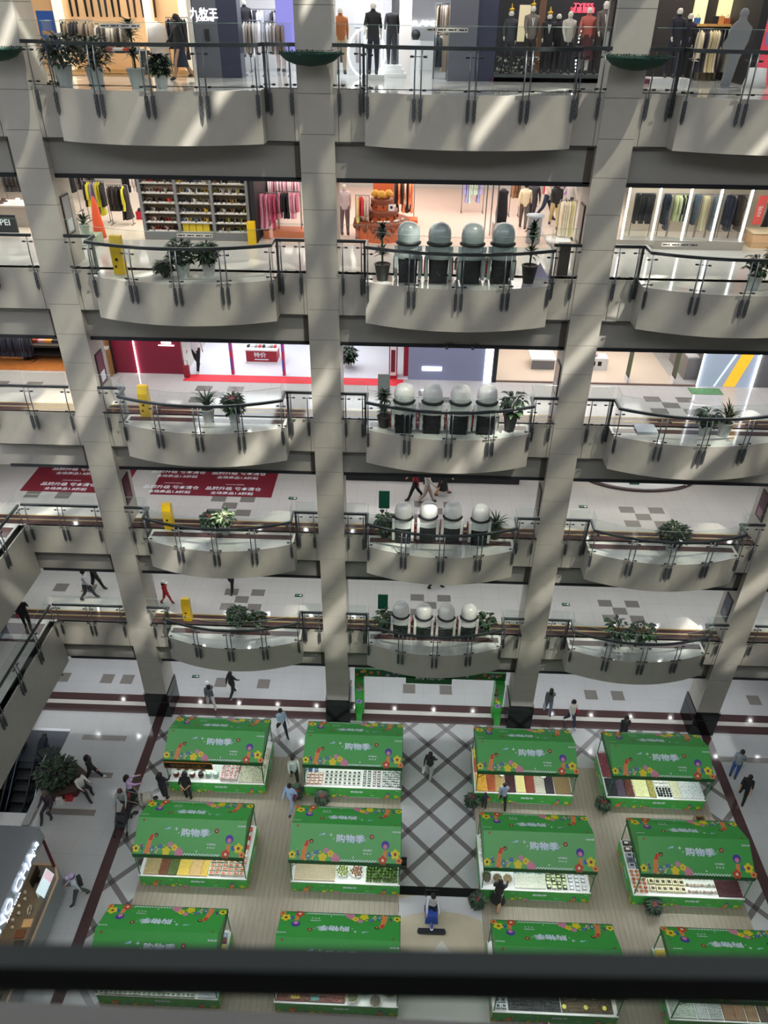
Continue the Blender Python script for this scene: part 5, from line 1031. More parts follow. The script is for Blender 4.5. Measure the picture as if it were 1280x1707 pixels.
wall('wall_4', X(405, 8), X(560, 8)+2, 8.2, 8.4, Z, H, m_wwall); wall('wall_5', X(560, 9)-.5, X(750, 9), 10.2, 10.4, Z, H, m_wwall); wall('wall_6', X(326), X(334), 3.5, 6.6, Z, H, mat('white_post', 'e2ddd4', .5))
wall('wall_7', X(745), X(790), 3.5, 4.2, Z, H, m_slate); wall('wall_8', X(780), X(822), 3.6, 4.4, Z, H, m_navy)
wall('wall_9', X(820, 6.5), X(1035, 6.5)+.4, 6.6, 6.8, Z, H, m_dk); wall('wall_10', X(1085, 6)-.6, X(1245, 6), 6.2, 6.4, Z, H, mat('dark_brown_shop', '26211f', .6)); wall('wall_11', X(1240), X(1253), 3.5, 6.2, Z, H, m_dk)
wall('wall_12', X(60, 4)-3, X(62, 4), 3.8, 4.2, Z, H, mat('cream_pillar', 'b3a796', .5)); wall('trim_12', X(820), X(1095), 3.5, 3.9, Z, Z+.12, mat('maroon_sill', '6d3346', .4))
wall('trim_13', X(80), X(330), 3.6, 6.6, Z, Z+.02, m_wood)
for px in (118, 262, 318): wall('trim_14', X(px, 6.4)-.12, X(px, 6.4)+.12, 6.3, 6.6, Z, H, mat('white_lit_post', 'f0e4d0', .5, emit=.5))
for nm, px, e, c in (('shop_light', 200, 300, (1, .90, .78)), ('shop_light', 470, 260, (.93, .95, 1)), ('shop_light', 650, 360, (.93, .95, 1)), ('shop_light', 925, 130, (1, .95, .9)), ('shop_light', 1170, 220, (1, .9, .8))):
    light('AREA', nm, (X(px, 5.4), 5.2, 29.5), e, c, (3.4, 1.6), aim=(0, .15, -1))
# trousers pinned high on the left wall
tz = atY(150, 28, 6.4).z+.98*1.25
for i, (px, c) in enumerate(((144, '1d1d20'), (168, '241f20'), (190, '34404a'), (211, '17181c'), (236, '4a3a3c'), (258, '2c2024'), (268, '4c3638'))): hang('trousers', X(px, 6.4), 6.45, tz, PI/2, c, 'dark trousers pinned in a row on the peach wall, top level', 'trousers on the peach wall', 1.25)
rack(X(118, 5.3), X(172, 5.3), 5.3, Z, 1.45, 'clothes rack of dark jackets in front of the peach wall, left', ['18181c', '202024', '3a3430', '8a7a6a'], ['coat', 'shirt'], 1, wording='left rack by the peach wall')
rack(X(172, 5.5), X(225, 5.5), 5.5, Z, 1.35, 'clothes rack of mixed shirts in front of the peach wall, centre', ['2c2c30', 'b8b0a6', '5a5048', '1b1b20'], ['shirt'], 2, wording='centre rack by the peach wall')
rack(X(286, 5.6), X(322, 5.6), 5.8, Z, 1.55, 'clothes rack of navy coats beside the slate pillar', ['1a2034', '2a2a3c', '20242e'], ['coat', 'dress'], 3, wording='navy rack beside the slate pillar')
mannequin('white headed mannequin in black coat at the far left of the top level', X(61), 3.5, Z, .1, '17171b', '17171b', h=1.78)
t = thing('standing_banner', 'blue standing banner sign left of the clothes racks, top level', 'sign', (X(109), 3.0, Z)); s = MB(); s.box((-.26, 0, .7), (.26, .03, 1.7), mat('banner_blue', '2d5aa8', .4)); s.box((-.18, -.004, 1.1), (.18, 0, 1.2), mat('banner_orange', 'c88a5a', .5)); s.build('board', t); s = MB(); s.box((-.03, .0, 0), (.03, .03, .7), m_dark); s.build('pole', t)
b = MB(); b.box((-.2, 0, 0), (.2, .03, .55), mat('pale_pink_board', 'd8c0b8', .5)); b.disc((0, -.004, .35), .08, m_dark, 3, None, 'y'); tag(b.build('floor_sign', loc=(X(103, 2.7), 2.6, Z)), 'small pale pink floor sign behind the left plants, top level', 'sign')
t = thing('display_table', 'low table of folded red and white clothes behind the plants, top level', 'table', (X(205, 4.4), 4.4, Z)); s = MB(); s.box((-.9, -.35, .6), (.9, .35, .66), m_dark); s.build('tabletop', t)
for sx in (-.8, .8): s = MB(); s.box((sx-.04, -.3, 0), (sx+.04, .3, .6), m_dark); s.build('leg', t)
for i, c in enumerate(('b8a89a', 'c23a2c', 'd8d4ce', 'c8452c', 'cfc8c0')): b = MB(); b.box((-.14, -.16, 0), (.14, .16, .07), gar_mat(c)); tag(b.build('folded_shirt', loc=(X(205, 4.4)-.7+.35*i, 4.4, Z+.66)), '%s folded shirt on the low display table, top level' % ('beige', 'red', 'white', 'orange red', 'cream')[i], 'clothing')
b = MB(); b.lathe([(.34, 0), (.3, .5), (.2, .62), (.03, .7)], mat('white_cloche', 'cfcac8', .5), 18); tag(b.build('display_dome', loc=(X(272, 5), 5.0, Z+.75)), 'pale rounded white display form right of the tall plant, top level', 'display'); b = MB(); b.lathe([(.36, 0), (.3, .05), (.3, .7), (.36, .75)], m_white, 16); tag(b.build('pedestal', loc=(X(272, 5), 5.0, Z)), 'round white pedestal under the pale display form, top level', 'pedestal')
# white shop
rack(X(409, 4.6), X(440, 4.6), 4.7, Z, 1.5, 'two tier rack of black and white shirts right of the navy pillar', ['c9c5c8', '2a282c', 'a89a92', 'e0dede', '55504e'], ['coat'], 4, wording='rack right of the navy pillar')
rack(X(446, 4.6), X(482, 4.6), 4.7, Z, 1.48, 'rack of grey and brown jackets left of the second column, top level', ['d8d4d8', '7a6a64', '4a4240', 'b8b0b4'], ['coat'], 5, wording='rack left of the second column')
rack(X(412, 5.6), X(470, 5.6), 6.5, Z, 1.8, 'rear rack of pale garments in the white shop, top level', ['b9bcc6', '8a8c98', 'd0d0d8', '30303a'], ['shirt', 'trousers'], 6, wording='rear rack in the white shop')
mannequin('mannequin in black top with white hat shape in the white shop', X(416, 6), 6.0, Z+.45, .2, '22222a', '2a2a30', h=1.6)
mannequin('mannequin in pale pink outfit at the rear of the white shop', X(470, 6.5), 6.6, Z, -.2, 'c9b0a4', 'b8a49c', h=1.7)
b = MB(); b.box((-.3, 0, 0), (.3, .05, 2.2), mat('violet_screen', '7a78c0', .4, emit=.6)); tag(b.build('violet_screen', loc=(X(484, 5), 4.6, Z+.6)), 'violet lit board beside the second column, top level', 'screen')
# middle bay
mannequin('mannequin in rust orange jacket and beige trousers right of the second column', X(569, 3.9), 3.9, Z+.12, .2, 'a86434', 'b8a68e', h=1.75)
mannequin('mannequin in black tee and navy trousers beside the ring light', X(622, 3.7), 3.6, Z+.15, 0, '15171c', '1a1e30', sleeve='bare', h=1.85)
b = MB(); b.box((-.35, -.3, 0), (.35, .3, .15), m_white); tag(b.build('display_plinth', loc=(X(622, 3.7), 3.6, Z)), 'low white plinth under the black tee mannequin beside the ring light', 'plinth')
b = MB(); c0 = atY(611, 85, 4.1); b.tube([(.58*math.cos(a), 0, .66*math.sin(a)) for a in [2*PI*i/40 for i in range(41)]], .022, m_letter, 6, cap=False); tag(b.build('ring_light', loc=(c0.x, 4.1, Z+.685)), 'large white glowing ring light behind the black tee mannequin', 'lamp')
for px in (608, 636): b = MB(); b.tube([(0, 0, 0), (0, 0, 3.4)], .02, m_letter, 6); tag(b.build('light_tube', loc=(X(px, 4.4), 4.4, Z+.1)), 'vertical white light tube %s of the ring light' % ('left' if px < 620 else 'right'), 'lamp')
mannequin('headless mannequin in black jacket and dark trousers on white steps', X(652, 5), 5.0, Z+.35, 0, '15161a', '22242e', head=False, h=1.6)
t = thing('display_steps', 'white stepped plinth under the headless black mannequin', 'plinth', (X(652, 5), 4.9, Z)); s = MB(); s.box((-.5, -.5, 0), (.5, .5, .12), m_white); s.box((-.42, -.4, .12), (.42, .4, .23), m_white); s.box((-.34, -.3, .23), (.34, .3, .34), m_white); s.build('steps', t)
wall('trim_15', X(664, 7), X(684, 7), 6.8, 7.2, Z, H, mat('white_column_round', 'd8d0cc', .5)); wall('trim_16', X(578, 5.5), X(592, 5.5), 5.3, 5.5, Z, H, m_wwall)
b = MB(); put_text(b, 'LILANZ', .16, WALL(X(704, 10), 10.15, atY(704, 39, 10.15).z), m_letter, 1.6); tag(b.build('shop_sign'), 'small white lit lettering on the far back wall, middle bay, top level', 'sign')
b = MB(); b.box((-.5, -.25, 0), (.5, .25, .9), m_white); tag(b.build('cash_counter', loc=(X(700, 9), 9.0, Z)), 'white counter at the back of the bright middle shop, top level', 'counter')
b = MB(); b.ball((0, 0, .15), .15, m_dk, 10); b.box((-.1, -.1, 0), (.1, .1, .1), m_dk); tag(b.build('bag_display', loc=(X(691, 6.4), 6.2, Z+1.0)), 'black bag displayed on a low stand in the bright middle shop', 'bag'); b = MB(); b.box((-.15, -.15, 0), (.15, .15, 1.0), m_white); tag(b.build('bag_stand', loc=(X(691, 6.4), 6.2, Z)), 'white stand under the black displayed bag, middle shop', 'stand')
rack(X(722, 4.9), X(744, 4.9), 4.9, Z, 2.0, 'rack of beige and white jackets beside the grey pillar, top level', ['b8a488', 'd8d0cc', '4a4438', '8a7a60', '2a2a2e'], ['coat'], 7, wording='upper rack beside the grey pillar', step=.06)
rack(X(721, 4.7), X(743, 4.7), 4.5, Z, 1.2, 'rack of cream jackets and dark trousers beside the grey pillar, lower', ['c9b9a4', '3a4046', 'd8c8bc', '40464a'], ['coat', 'trousers'], 8, wording='lower rack beside the grey pillar', step=.06)
rack(X(560, 6.6), X(600, 6.6), 6.9, Z, 1.3, 'rear rack of white trousers right of the second column, top level', ['d8d4d8', 'b8b0b0', '4a4a58'], ['trousers', 'coat'], 9, wording='rear rack right of the second column')
# suit window
SU = ((843, 'dark grey suit with gold crown, leftmost in the suit window', '34363c', '2c2e34', 1.62, 1), (877, 'light grey suit with gold crown in the suit window', '6f665e', '2c2a2c', 1.75, 1), (905, 'black tuxedo with gold crown in the suit window', '16171c', '17181c', 1.55, 1), (920, 'plain black suit behind the tuxedo in the suit window', '1e1c22', '2a2426', 1.55, 0), (938, 'white long sleeved dress in the suit window', 'b8b2a8', '20222c', 1.62, 0), (968, 'red and cream floral dress in the suit window', 'b05a50', '4a2a30', 1.72, 0), (993, 'brown grey suit, rightmost in the suit window', '5e534f', '2a2628', 1.88, 0))
for i, (px, lab, c1, c2, h, crown) in enumerate(SU):
    y = 3.75 if px != 920 else 4.3; x = X(px, y); m = mannequin('mannequin in '+lab, x, y, Z+.22, R.uniform(-.2, .2), c1, c2, h=h, skirt=('4a2028' if px == 968 else None))
    if crown:
        b = MB(); b.lathe([(.07, 0), (.085, .07), (.03, .09), (.012, .2)], mat('gold', 'c9a23a', .3, .8), 10); tag(b.build('crown', loc=(x, y, Z+.22+h*1.0-.02)), 'gold pointed crown on the head of the %s' % lab.split(' with')[0]+' mannequin', 'crown')
    if px in (877, 905, 993): b = MB(); b.add([(-.05, -.13*1, 0), (.05, -.13, 0), (0, -.14, -.24)], [(0, 2, 1)], m_white); b.add([(-.012, -.145, 0), (.012, -.145, 0), (0, -.15, -.2)], [(0, 2, 1)], m_dk); b.build('shirt_front', m, loc=(0, 0, h*.83))
b = MB(); b.box((X(822), 3.5, Z+.0), (X(1030), 4.6, Z+.2), mat('window_plinth', '4c5052', .5)); struct(b, 'trim_17')
b = MB(); q = random.Random(4)
for i in range(160): b.ball((q.uniform(0, 1.3), q.uniform(0, .5), q.uniform(0, .45)), q.uniform(.02, .05), mat('deco_'+('8a8f86', '5a5c50', 'b8b4a8', '3a3a34')[i % 4], ('8a8f86', '5a5c50', 'b8b4a8', '3a3a34')[i % 4], .5), 5, h=3)
tag(b.build('pebble_display', loc=(X(826), 3.65, Z+.2)), 'heap of pale and dark decorative pebbles in the suit window', 'decoration', kind='stuff')
b = MB(); put_text(b, 'TYESS', .13, WALL(X(958, 6.4), 6.55, atY(958, 9, 6.4).z), m_redneon, 1.4); put_text(b, '法思朗瑞', .16, WALL(X(957, 6.4), 6.55, atY(957, 16.5, 6.4).z), m_redneon, 1.2); tag(b.build('neon_sign'), 'red neon lettering on the dark wall above the suit mannequins', 'sign')
t = thing('bead_lights', 'two hanging strands of white lights behind the floral dress mannequin', 'lights', (X(950, 5.2), 5.2, Z+.02))
for sx in (-.12, .14):
    s = MB()
    for k in range(14): s.ball((sx+.02*math.sin(k), 0, .1*k), .028, m_letter, 6, h=4)
    tag(s.build('light_strand', t), kind='stuff')
wall('trim_18', X(888, 5.5), X(897, 5.5), 5.4, 5.6, Z, H, mat('brown_post', '6a4c38', .5)); b = MB(); b.box((-.25, 0, 0), (.25, .04, 1.0), mat('lit_cabinet', 'c8bb98', .5, emit=.4)); tag(b.build('lit_cabinet', loc=(X(868, 5.8), 5.8, Z+1.0)), 'small cream lit cabinet behind the light grey suit', 'cabinet')
# right shop
for i, (a, c) in enumerate(((1134, 1153), (1172, 1203), (1220, 1262))):
    x0, x1 = X(a, 6.1), min(X(c, 6.1), X(1238, 6.1)); b = MB(); b.box((x0, 6.05, Z+1.55), (x1, 6.2, Z+2.3), mat('backlit_cream', 'd9cc9c', .5, emit=.55)); tag(b.build('lit_niche'), 'backlit cream wall niche, %s of three in the right shop' % ('left', 'middle', 'right')[i], 'shelf niche')
    b = MB(); b.box((x0-.3, 5.7, Z+1.48), (x1+.02, 6.05, Z+1.55), mat('shelf_wood', 'c89a58', .5)); tag(b.build('wood_shelf'), 'pale wooden shelf under the %s backlit niche' % ('left', 'middle', 'right')[i], 'shelf')
for i, (px, c, w) in enumerate(((1142, '2a5ca0', 'blue'), (1180, 'c88a4c', 'tan'), (1190, 'a85a34', 'brown'), (1170, '1c1c20', 'black'), (1254, 'd8d4cc', 'white'))): b = MB(); b.box((-.09, -.05, 0), (.09, .05, .16+.05*(i % 2)), mat('hb_'+c, c, .5)); h = b.build('handbag', loc=(X(px, 5.9), 5.88, Z+1.551)); s = MB(); s.tube([(-.05, 0, .16), (0, 0, .26), (.05, 0, .16)], .008, m_dark, 5); s.build('handle', h); tag(h, '%s handbag on the wooden shelf of the right shop' % w, 'bag')
rack(X(1148, 5.4), X(1190, 5.4), 5.3, Z, 1.42, 'rack of cream, rose and black garments in the right shop, left', ['c9b88c', '9a4a58', '1e1c24', 'd8c8a8', '2a2430'], ['dress', 'coat'], 11, wording='left rack of the right shop')
rack(X(1196, 5.4), X(1245, 5.4), 5.3, Z, 1.42, 'rack of dark and brown garments in the right shop, right', ['3a342c', '5a3a30', '8a8478', '241e1e', 'a8a090'], ['coat', 'dress'], 12, wording='right rack of the right shop')
rack(X(1160, 5.4), X(1215, 5.4), 5.6, Z, .95, 'low rack of pale trousers in the right shop', ['b4a488', 'c8bca4', '4a4440'], ['trousers'], 13, wording='low trousers rack of the right shop', step=.12)
mannequin('mannequin in navy coat beside the third column, right shop', X(1112, 3.8), 3.8, Z+.15, .1, '1c1c2a', '1f2030', h=1.8); mannequin('mannequin in black jacket with white hair, right shop', X(1131, 4.2), 4.2, Z+.1, -.1, '1a1624', '15141c', h=1.72)
b = MB(); b.box((-.6, -.4, 0), (.6, .4, .15), m_white); tag(b.build('display_plinth', loc=(X(1112, 3.8), 3.8, Z)), 'low white plinth under the navy coat mannequin', 'plinth')
t = thing('standee', 'large flat grey figure silhouette standing before the right shop', 'standee', (X(1213, 2.6), 2.5, Z)); s = MB(); m = mat('standee_grey', '84868a', .6)
s.prism([(-.22, 0), (.06, 0), (.16, .75), (.30, 1.15), (.33, 1.5), (.12, 1.68), (.12, 1.76), (-.1, 1.76), (-.1, 1.68), (-.28, 1.5), (-.32, 1.22), (-.38, 1.12), (-.38, .95), (-.2, .93), (-.16, .8)], -.02, .02, m, Matrix.Rotation(PI/2, 4, 'X')); s.ball((.01, 0, 1.84), .13, m, 12, sy=.2); s.build('silhouette', t); s = MB(); s.box((-.25, -.2, 0), (.25, .2, .03), m); s.build('base', t)
t = thing('poster_wall', 'pink red poster wall with a woman in violet at the top right edge', 'poster', (X(1248, 3.9), 3.6, Z)); s = MB(); s.box((0, 0, 0), (1.8, .1, 3.6), mat('poster_pinkred', 'd84a5c', .5, emit=.25)); s.build('panel', t)
s = MB(); s.prism([(.0, .9), (.35, .9), (.42, 1.3), (.3, 1.55), (.1, 1.5), (-.05, 1.2)], 0, .01, mat('poster_violet', '9a8ac0', .5), Matrix.Translation((.12, -.004, .15)) @ Matrix.Rotation(PI/2, 4, 'X')); s.disc((.4, -.012, 1.83), .13, m_dk, 12, None, 'y'); s.disc((.4, -.016, 1.8), .085, mat('poster_skin', 'd8a890', .5), 12, None, 'y'); s.build('printed_figure', t)
b = MB(); b.lathe([(.35, 0), (.3, .2), (.24, .5)], m_white, 14); tag(b.build('white_stool', loc=(X(1262, 2.6), 2.7, Z)), 'white rounded stool in front of the pink red poster wall', 'stool')
# ================= second level =================
Z = LV[5]; X = lambda px, Y=3.6, py=400: atY(px, py, Y).x
m_fl5 = mat('cream_shop_floor', 'd6cabc', .15); m_pink = mat('pink_shop_floor', 'd8c0b2', .2)
b = MB(); b.box((-24, 3.65, Z+.001), (-1, 13.9, Z+.01), m_fl5); b.box((-.9, 3.65, Z+.001), (7.6, 13.9, Z+.01), m_pink); b.box((7.7, 3.9, Z+.001), (38, 13.9, Z+.01), m_fl5); struct(b, 'floor')
for i, (x, e, c) in enumerate(((-12, 420, (1, .93, .85)), (-6, 420, (1, .92, .82)), (-1.5, 260, (1, .8, .78)), (2.2, 300, (1, .88, .80)), (6.2, 300, (1, .90, .87)), (12, 380, (1, .96, .9)))): light('AREA', 'shop_light', (x, 6.8, Z+2.6), e, c, (3.2, 4.5), aim=(0, 0, -1))
for x in (-10, -4, 2, 8): light('AREA', 'shop_light', (x, 11.5, Z+2.6), 150, (1, .9, .84), (4, 3), aim=(0, 0, -1))
# shoe shelving
x0, x1 = X(246, 3.8), X(418, 3.8); t = thing('shoe_shelving', 'tall grey shelving unit full of shoes in three bays, second level', 'shelving', (x0, 3.75, Z)); W = x1-x0; m_sh = mat('shelf_grey', '77787a', .5); m_shb = mat('shelf_cream_back', 'c9bca6', .6)
s = MB(); s.box((0, .42, 0), (W, .46, 2.5), m_shb); s.build('back_panel', t)
for k in range(4): s = MB(); s.box((W*k/3-.05, -.02, 0), (W*k/3+.05, .44, 2.5), m_sh); s.build('upright', t)
s = MB(); s.box((0, -.03, 0), (W, .4, .28), m_sh); s.build('kick_plate', t)
SHZ = [.30, .60, .92, 1.24, 1.56, 1.88, 2.2]
for z in SHZ: s = MB(); s.box((0, 0, z-.025), (W, .42, z), mat('shelf_board', 'b9b4aa', .5)); s.build('shelf', t)
def mk_shoe():
    b = MB(); b.sheet(lambda u, v: ((.035+.012*math.sin(PI*u))*math.cos(PI*v)*(1.05-.1*u), -.13+.26*u, .015+(.035+.055*u**1.5)*math.sin(PI*v)), 7, 6, m_gar); b.cbox((0, 0, .01), (.075, .26, .02), m_white); o = b.build('shoe'); COL.objects.unlink(o); return o
SHOE = mk_shoe(); q = random.Random(12)
for si, z in enumerate(SHZ):
    for k in range(3):
        xa = x0+W*k/3+.1; n = 9
        if si == 0 and k == 1:
            for j in range(4): b = MB(); b.box((-.11, -.12, 0), (.11, .12, .25), mat('yellow_shoebox', 'c9b22c', .5)); tag(b.build('yellow_box', loc=(xa+.1+j*.24, 3.95, Z+z)), 'yellow box in the bottom row of the middle shoe shelf', 'box', 'yellow boxes on the shoe shelving')
            continue
        pal = [['3a2c26', 'c9c0b4', '8a7a6a', 'c8402f', '5c4a40'], ['d8d4cc', 'b8a890', 'c9a83a', '6b7a8a', '3a3430'], ['4a3c34', '8a6a50', '1e1c1c', 'b8b0a4', 'a8a03a']][k]
        for j in range(n):
            c = SHOE.copy(); COL.objects.link(c); c.name = 'shoe'; c.scale = (1.5, 1.2, 1.7); c.location = (xa+(W/3-.2)*(j+.5)/n, 3.95+q.uniform(-.02, .02), Z+z); c.rotation_euler.z = PI+q.uniform(-.5, .5)
            sl = c.material_slots[0]; sl.link = 'OBJECT'; sl.material = gar_mat(q.choice(pal)); tag(c, 'small shoe on the %s bay of the shoe shelving, second level' % ('left', 'middle', 'right')[k], 'shoe', 'shoes on the %s bay of the shelving' % ('left', 'middle', 'right')[k])
wall('wall_13', X(423), X(430), 3.6, 9, Z, Z+2.65, m_dk); wall('wall_14', x0-.1, X(430), 9, 9.2, Z, Z+2.65, m_shb)
b = MB(); b.box((-.13, -.13, 0), (.13, .13, .75), m_yc); tag(b.build('yellow_locker', loc=(X(421, 3.5), 3.45, Z)), 'yellow upright locker right of the shoe shelving', 'locker')
rack(X(152, 6.6, 350), X(186, 6.6, 350), 6.3, Z, 1.45, 'rack of yellow, checked and lilac clothes left of the shoe shelving', ['c9c22c', '8a80a8', '1b1b1f', 'b8b0a4', 'd8d040'], ['coat', 'dress'], 21, wording='left rack near the shoe shelving')
rack(X(188, 6.0, 360), X(222, 6.0, 360), 5.9, Z, 1.4, 'rack of black and yellow coats next to the shoe shelving', ['17161a', 'c8c43a', '201c20', '3a3228'], ['coat', 'dress'], 22, wording='black and yellow rack near the shoe shelving')
rack(X(216, 8.2, 330), X(246, 8.2, 330), 7.8, Z, 1.7, 'rack of black and white garments behind the shoe shelving corner', ['141418', 'd8d4d4', '24242a'], ['coat'], 23, wording='black and white rack behind the shelving')
rack(X(98, 11, 305), X(170, 11, 305), 10.2, Z, 1.3, 'far rack of dark clothes at the rear left, second level', ['2a2428', '5a5258', '8a8284'], ['coat'], 24, wording='far rear rack, second level')
b = MB(); b.lathe([(.22, 0), (.2, .3), (.12, 1.0), (.05, 1.35), (.01, 1.4)], mat('orange_cloth', 'd8532a', .6), 12); tag(b.build('orange_folded_parasol', loc=(X(174, 4.2), 3.9, Z)), 'tall bright orange folded parasol shape beside the left racks', 'parasol')
b = MB(); b.box((-.45, -.3, 0), (.45, .3, .35), mat('green_white_box', '9aa890', .5)); b.box((-.35, -.31, .05), (.35, -.3, .3), m_white); tag(b.build('plant_box', loc=(X(150, 3.2), 3.0, Z)), 'low pale green box under the plant, second level left', 'box'); plant(X(148, 3.2), 3.05, Z+.35, 'small bushy plant on the pale green box, second level left', 'strap', .75, .35, 'white', 401, 'shop plants')
b = MB(); b.cbox((0, 0, .15), (.3, .25, .3), mat('red_seat', 'b01f3a', .5)); b.ball((0, 0, .33), .1, m_dk, 8); tag(b.build('red_toy_car', loc=(X(231, 6.6, 355), 6.8, Z)), 'small red and black box on the floor behind the racks', 'box')
rack(X(436, 4.6), X(466, 4.6), 4.5, Z, 1.5, 'rack of rose and burgundy clothes in the pink shop, left', ['c06a84', 'b84a6a', 'd8a0b0', '8a2f4a'], ['coat', 'dress'], 25, wording='left rack in the pink shop')
rack(X(468, 4.6), X(504, 4.6), 4.5, Z, 1.55, 'rack of pink and black clothes in the pink shop, right', ['d07a90', '1c1a20', 'e0b4c0', 'a83a5c'], ['coat', 'shirt'], 26, wording='right rack in the pink shop')
rack(X(436, 5.8, 350), X(500, 5.8, 350), 6.2, Z, 1.75, 'rear rack of pale pink and white clothes in the pink shop', ['e0c4cc', 'd8d0d0', 'c89aa8'], ['shirt', 'coat'], 27, wording='rear rack in the pink shop')
b = MB(); b.box((X(436), 4.1, Z), (X(505), 4.9, Z+.28), mat('terracotta_plinth', 'b86a48', .5)); tag(b.build('display_plinth'), 'terracotta coloured low plinth under the racks of the pink shop', 'plinth')
# middle shop
t = thing('tiered_display', 'round brown tiered display stand with wavy icing edges, second level', 'display stand', (X(636, 4.7, 395), 4.7, Z)); m_br = mat('brown_tier', '7a3c22', .5); m_or = mat('orange_tier', 'c8643a', .5)
for i, (r, z0, z1) in enumerate(((.95, 0, .62), (.55, .66, .95), (.38, .98, 1.3))):
    s = MB(); s.lathe([(r*.95, z0), (r, z1)], m_or, 28, cap=False); s.lathe([(r*1.04, z1-.12), (r*1.06, z1), (r*1.04, z1+.04), (.001, z1+.045)], m_br, 28, cap=False)
    for k in range(int(14*r)+4): a = 2*PI*k/(int(14*r)+4); s.ball((r*1.01*math.cos(a), r*1.01*math.sin(a), z1-.16), .07*r+.02, m_br, 6, sz=1.6, h=4)
    s.build('tier', t)
cx, cy = X(636, 4.7, 395), 4.7; q = random.Random(9)
for k in range(26): a = q.uniform(PI, 2*PI); b = MB(); b.ball((0, 0, .04), .05, mat('trinket_%d' % (k % 3), ('c9b9a4', '8a5a4a', 'd8d0c8')[k % 3], .5), 7, h=4); tag(b.build('trinket', loc=(cx+.8*math.cos(a), cy+.8*math.sin(a), Z+.665)), 'small pale trinket on the lowest tier of the brown display', 'trinket', 'trinkets on the brown tiered display')
for k, (dx, dy) in enumerate(((-.22, -.05), (.0, -.2), (.24, -.02))): b = MB(); b.lathe([(.05, 0), (.06, .08), (.17, .1), (.15, .2), (.08, .27), (.001, .29)], mat('mustard', 'd09a34', .6), 14); tag(b.build('mustard_hat', loc=(cx+dx, cy+dy, Z+1.345)), '%s mustard coloured hat on top of the brown tiered display' % ('left', 'middle', 'right')[k], 'hat')
b = MB(); b.box((-.1, -.01, 0), (.1, .01, .22), m_white); b.disc((0, -.012, .12), .05, m_dk, 10, None, 'y'); tag(b.build('small_sign', loc=(cx+.35, cy-.4, Z+1.0)), 'small white card with a dark round print on the tiered display', 'sign')
wall('trim_19', cx-.35, cx+.4, 5.5, 5.7, Z, Z+2.6, m_or)
b = MB(); b.box((-.55, -.3, 0), (.55, .3, .3), mat('orange_bench', 'd0602c', .5)); tag(b.build('orange_bench', loc=(X(672, 6.6, 365), 6.4, Z)), 'orange low bench right of the tiered display', 'bench')
rack(X(655, 6.9, 350), X(690, 6.9, 350), 7.0, Z, 1.6, 'rack of rust and black clothes right of the tiered display', ['b84a2c', '24201c', 'c8bca8', 'd8845a'], ['coat', 'dress'], 28, wording='rack right of the tiered display')
rack(X(594, 4.5), X(616, 4.5), 4.3, Z, 1.5, 'rack of red and lemon clothes left of the tiered display', ['d03a4a', 'd8cc7a', 'd8c0b0'], ['coat', 'shirt'], 29, wording='rack left of the tiered display')
mannequin('mannequin in floral white top and grey trousers beside the second column', X(575, 4.8), 4.8, Z+.05, .2, 'c9b8bc', '6a5a60', h=1.7)
rack(X(770, 9, 330), X(806, 9, 330), 9.0, Z, 1.6, 'silver rack of lilac and pink clothes along the bright aisle', ['9a9ac8', 'e09aa8', 'b8d0c0'], ['dress', 'coat'], 30, wording='silver rack along the bright aisle')
for i, py in enumerate((352, 372)): p = atY(785, py, 6.5); 
for x in (X(806, 5.2), X(815, 5.2), X(824, 5.2)): wall('trim_20', x-.02, x+.02, 5.2, 5.24, Z, Z+2.6, m_steel)
t = thing('coat_stand_display', 'long black coat on a grey pedestal beside the bright aisle', 'display', (X(834, 5.4, 375), 5.4, Z)); s = MB(); s.box((-.3, -.25, 0), (.3, .25, .45), mat('grey_pedestal', 'a8a09c', .5)); s.build('pedestal', t); s = MB(); s.lathe([(.2, 0), (.22, .3), (.17, .9), (.2, 1.05), (.05, 1.15)], gar_mat('15141a'), 14, Matrix.Translation((0, 0, .45)), sy=.6); s.build('coat', t)
rack(X(925, 5.0), X(952, 5.0), 4.9, Z, 1.35, 'rack of cream and lemon dresses at the right of the middle shop', ['d8ccae', 'c9c080', 'e0d8c8'], ['dress'], 31, wording='cream rack right of the middle shop')
rack(X(900, 10, 320), X(950, 10, 320), 10.5, Z, 1.7, 'far rack of lilac, pink and dark clothes, right of middle shop', ['b07ac8', 'd84a6a', '22202a', 'd8d4e0'], ['coat', 'dress'], 32, wording='far rack right of the middle shop')
rack(X(852, 8, 340), X(868, 8, 340), 8.5, Z, 1.6, 'rack of brown coats behind the shoppers, second level', ['6a4c34', '8a6a4c'], ['coat'], 33, wording='brown rack behind the shoppers')
b = MB(); b.lathe([(.25, 0), (.25, .9), (.32, .92), (.32, .96)], mat('podium_grey', '9aa4ac', .5), 18); tag(b.build('round_podium', loc=(X(888, 4.3), 4.3, Z)), 'grey round podium table in front of the shoppers', 'podium')
b = MB(); b.lathe([(.42, 0), (.45, .1), (.42, .14)], m_white, 22); tag(b.build('round_plinth', loc=(X(930, 4.4), 4.4, Z)), 'low round white plinth under the cream dresses rack', 'plinth')
b = MB(); b.add([(-.3, -.2, 0), (.3, -.2, 0), (0, .1, .45)], [(0, 1, 2)], mat('lilac_board', 'c8b4d8', .4)); b.box((-.3, -.2, 0), (.3, .1, .03), m_white); tag(b.build('folded_board', loc=(6.75, .1, Z)), 'lilac folded floor board behind the right end of the chair balcony', 'sign')
b = MB(); b.cbox((0, 0, .45), (.34, .3, .9), mat('brown_bin', '5a524c', .4)); b.cbox((0, 0, .92), (.36, .32, .05), m_steel); tag(b.build('waste_bin', loc=(7.5, .5, Z)), 'brown square waste bin beside the third column, second level', 'bin')
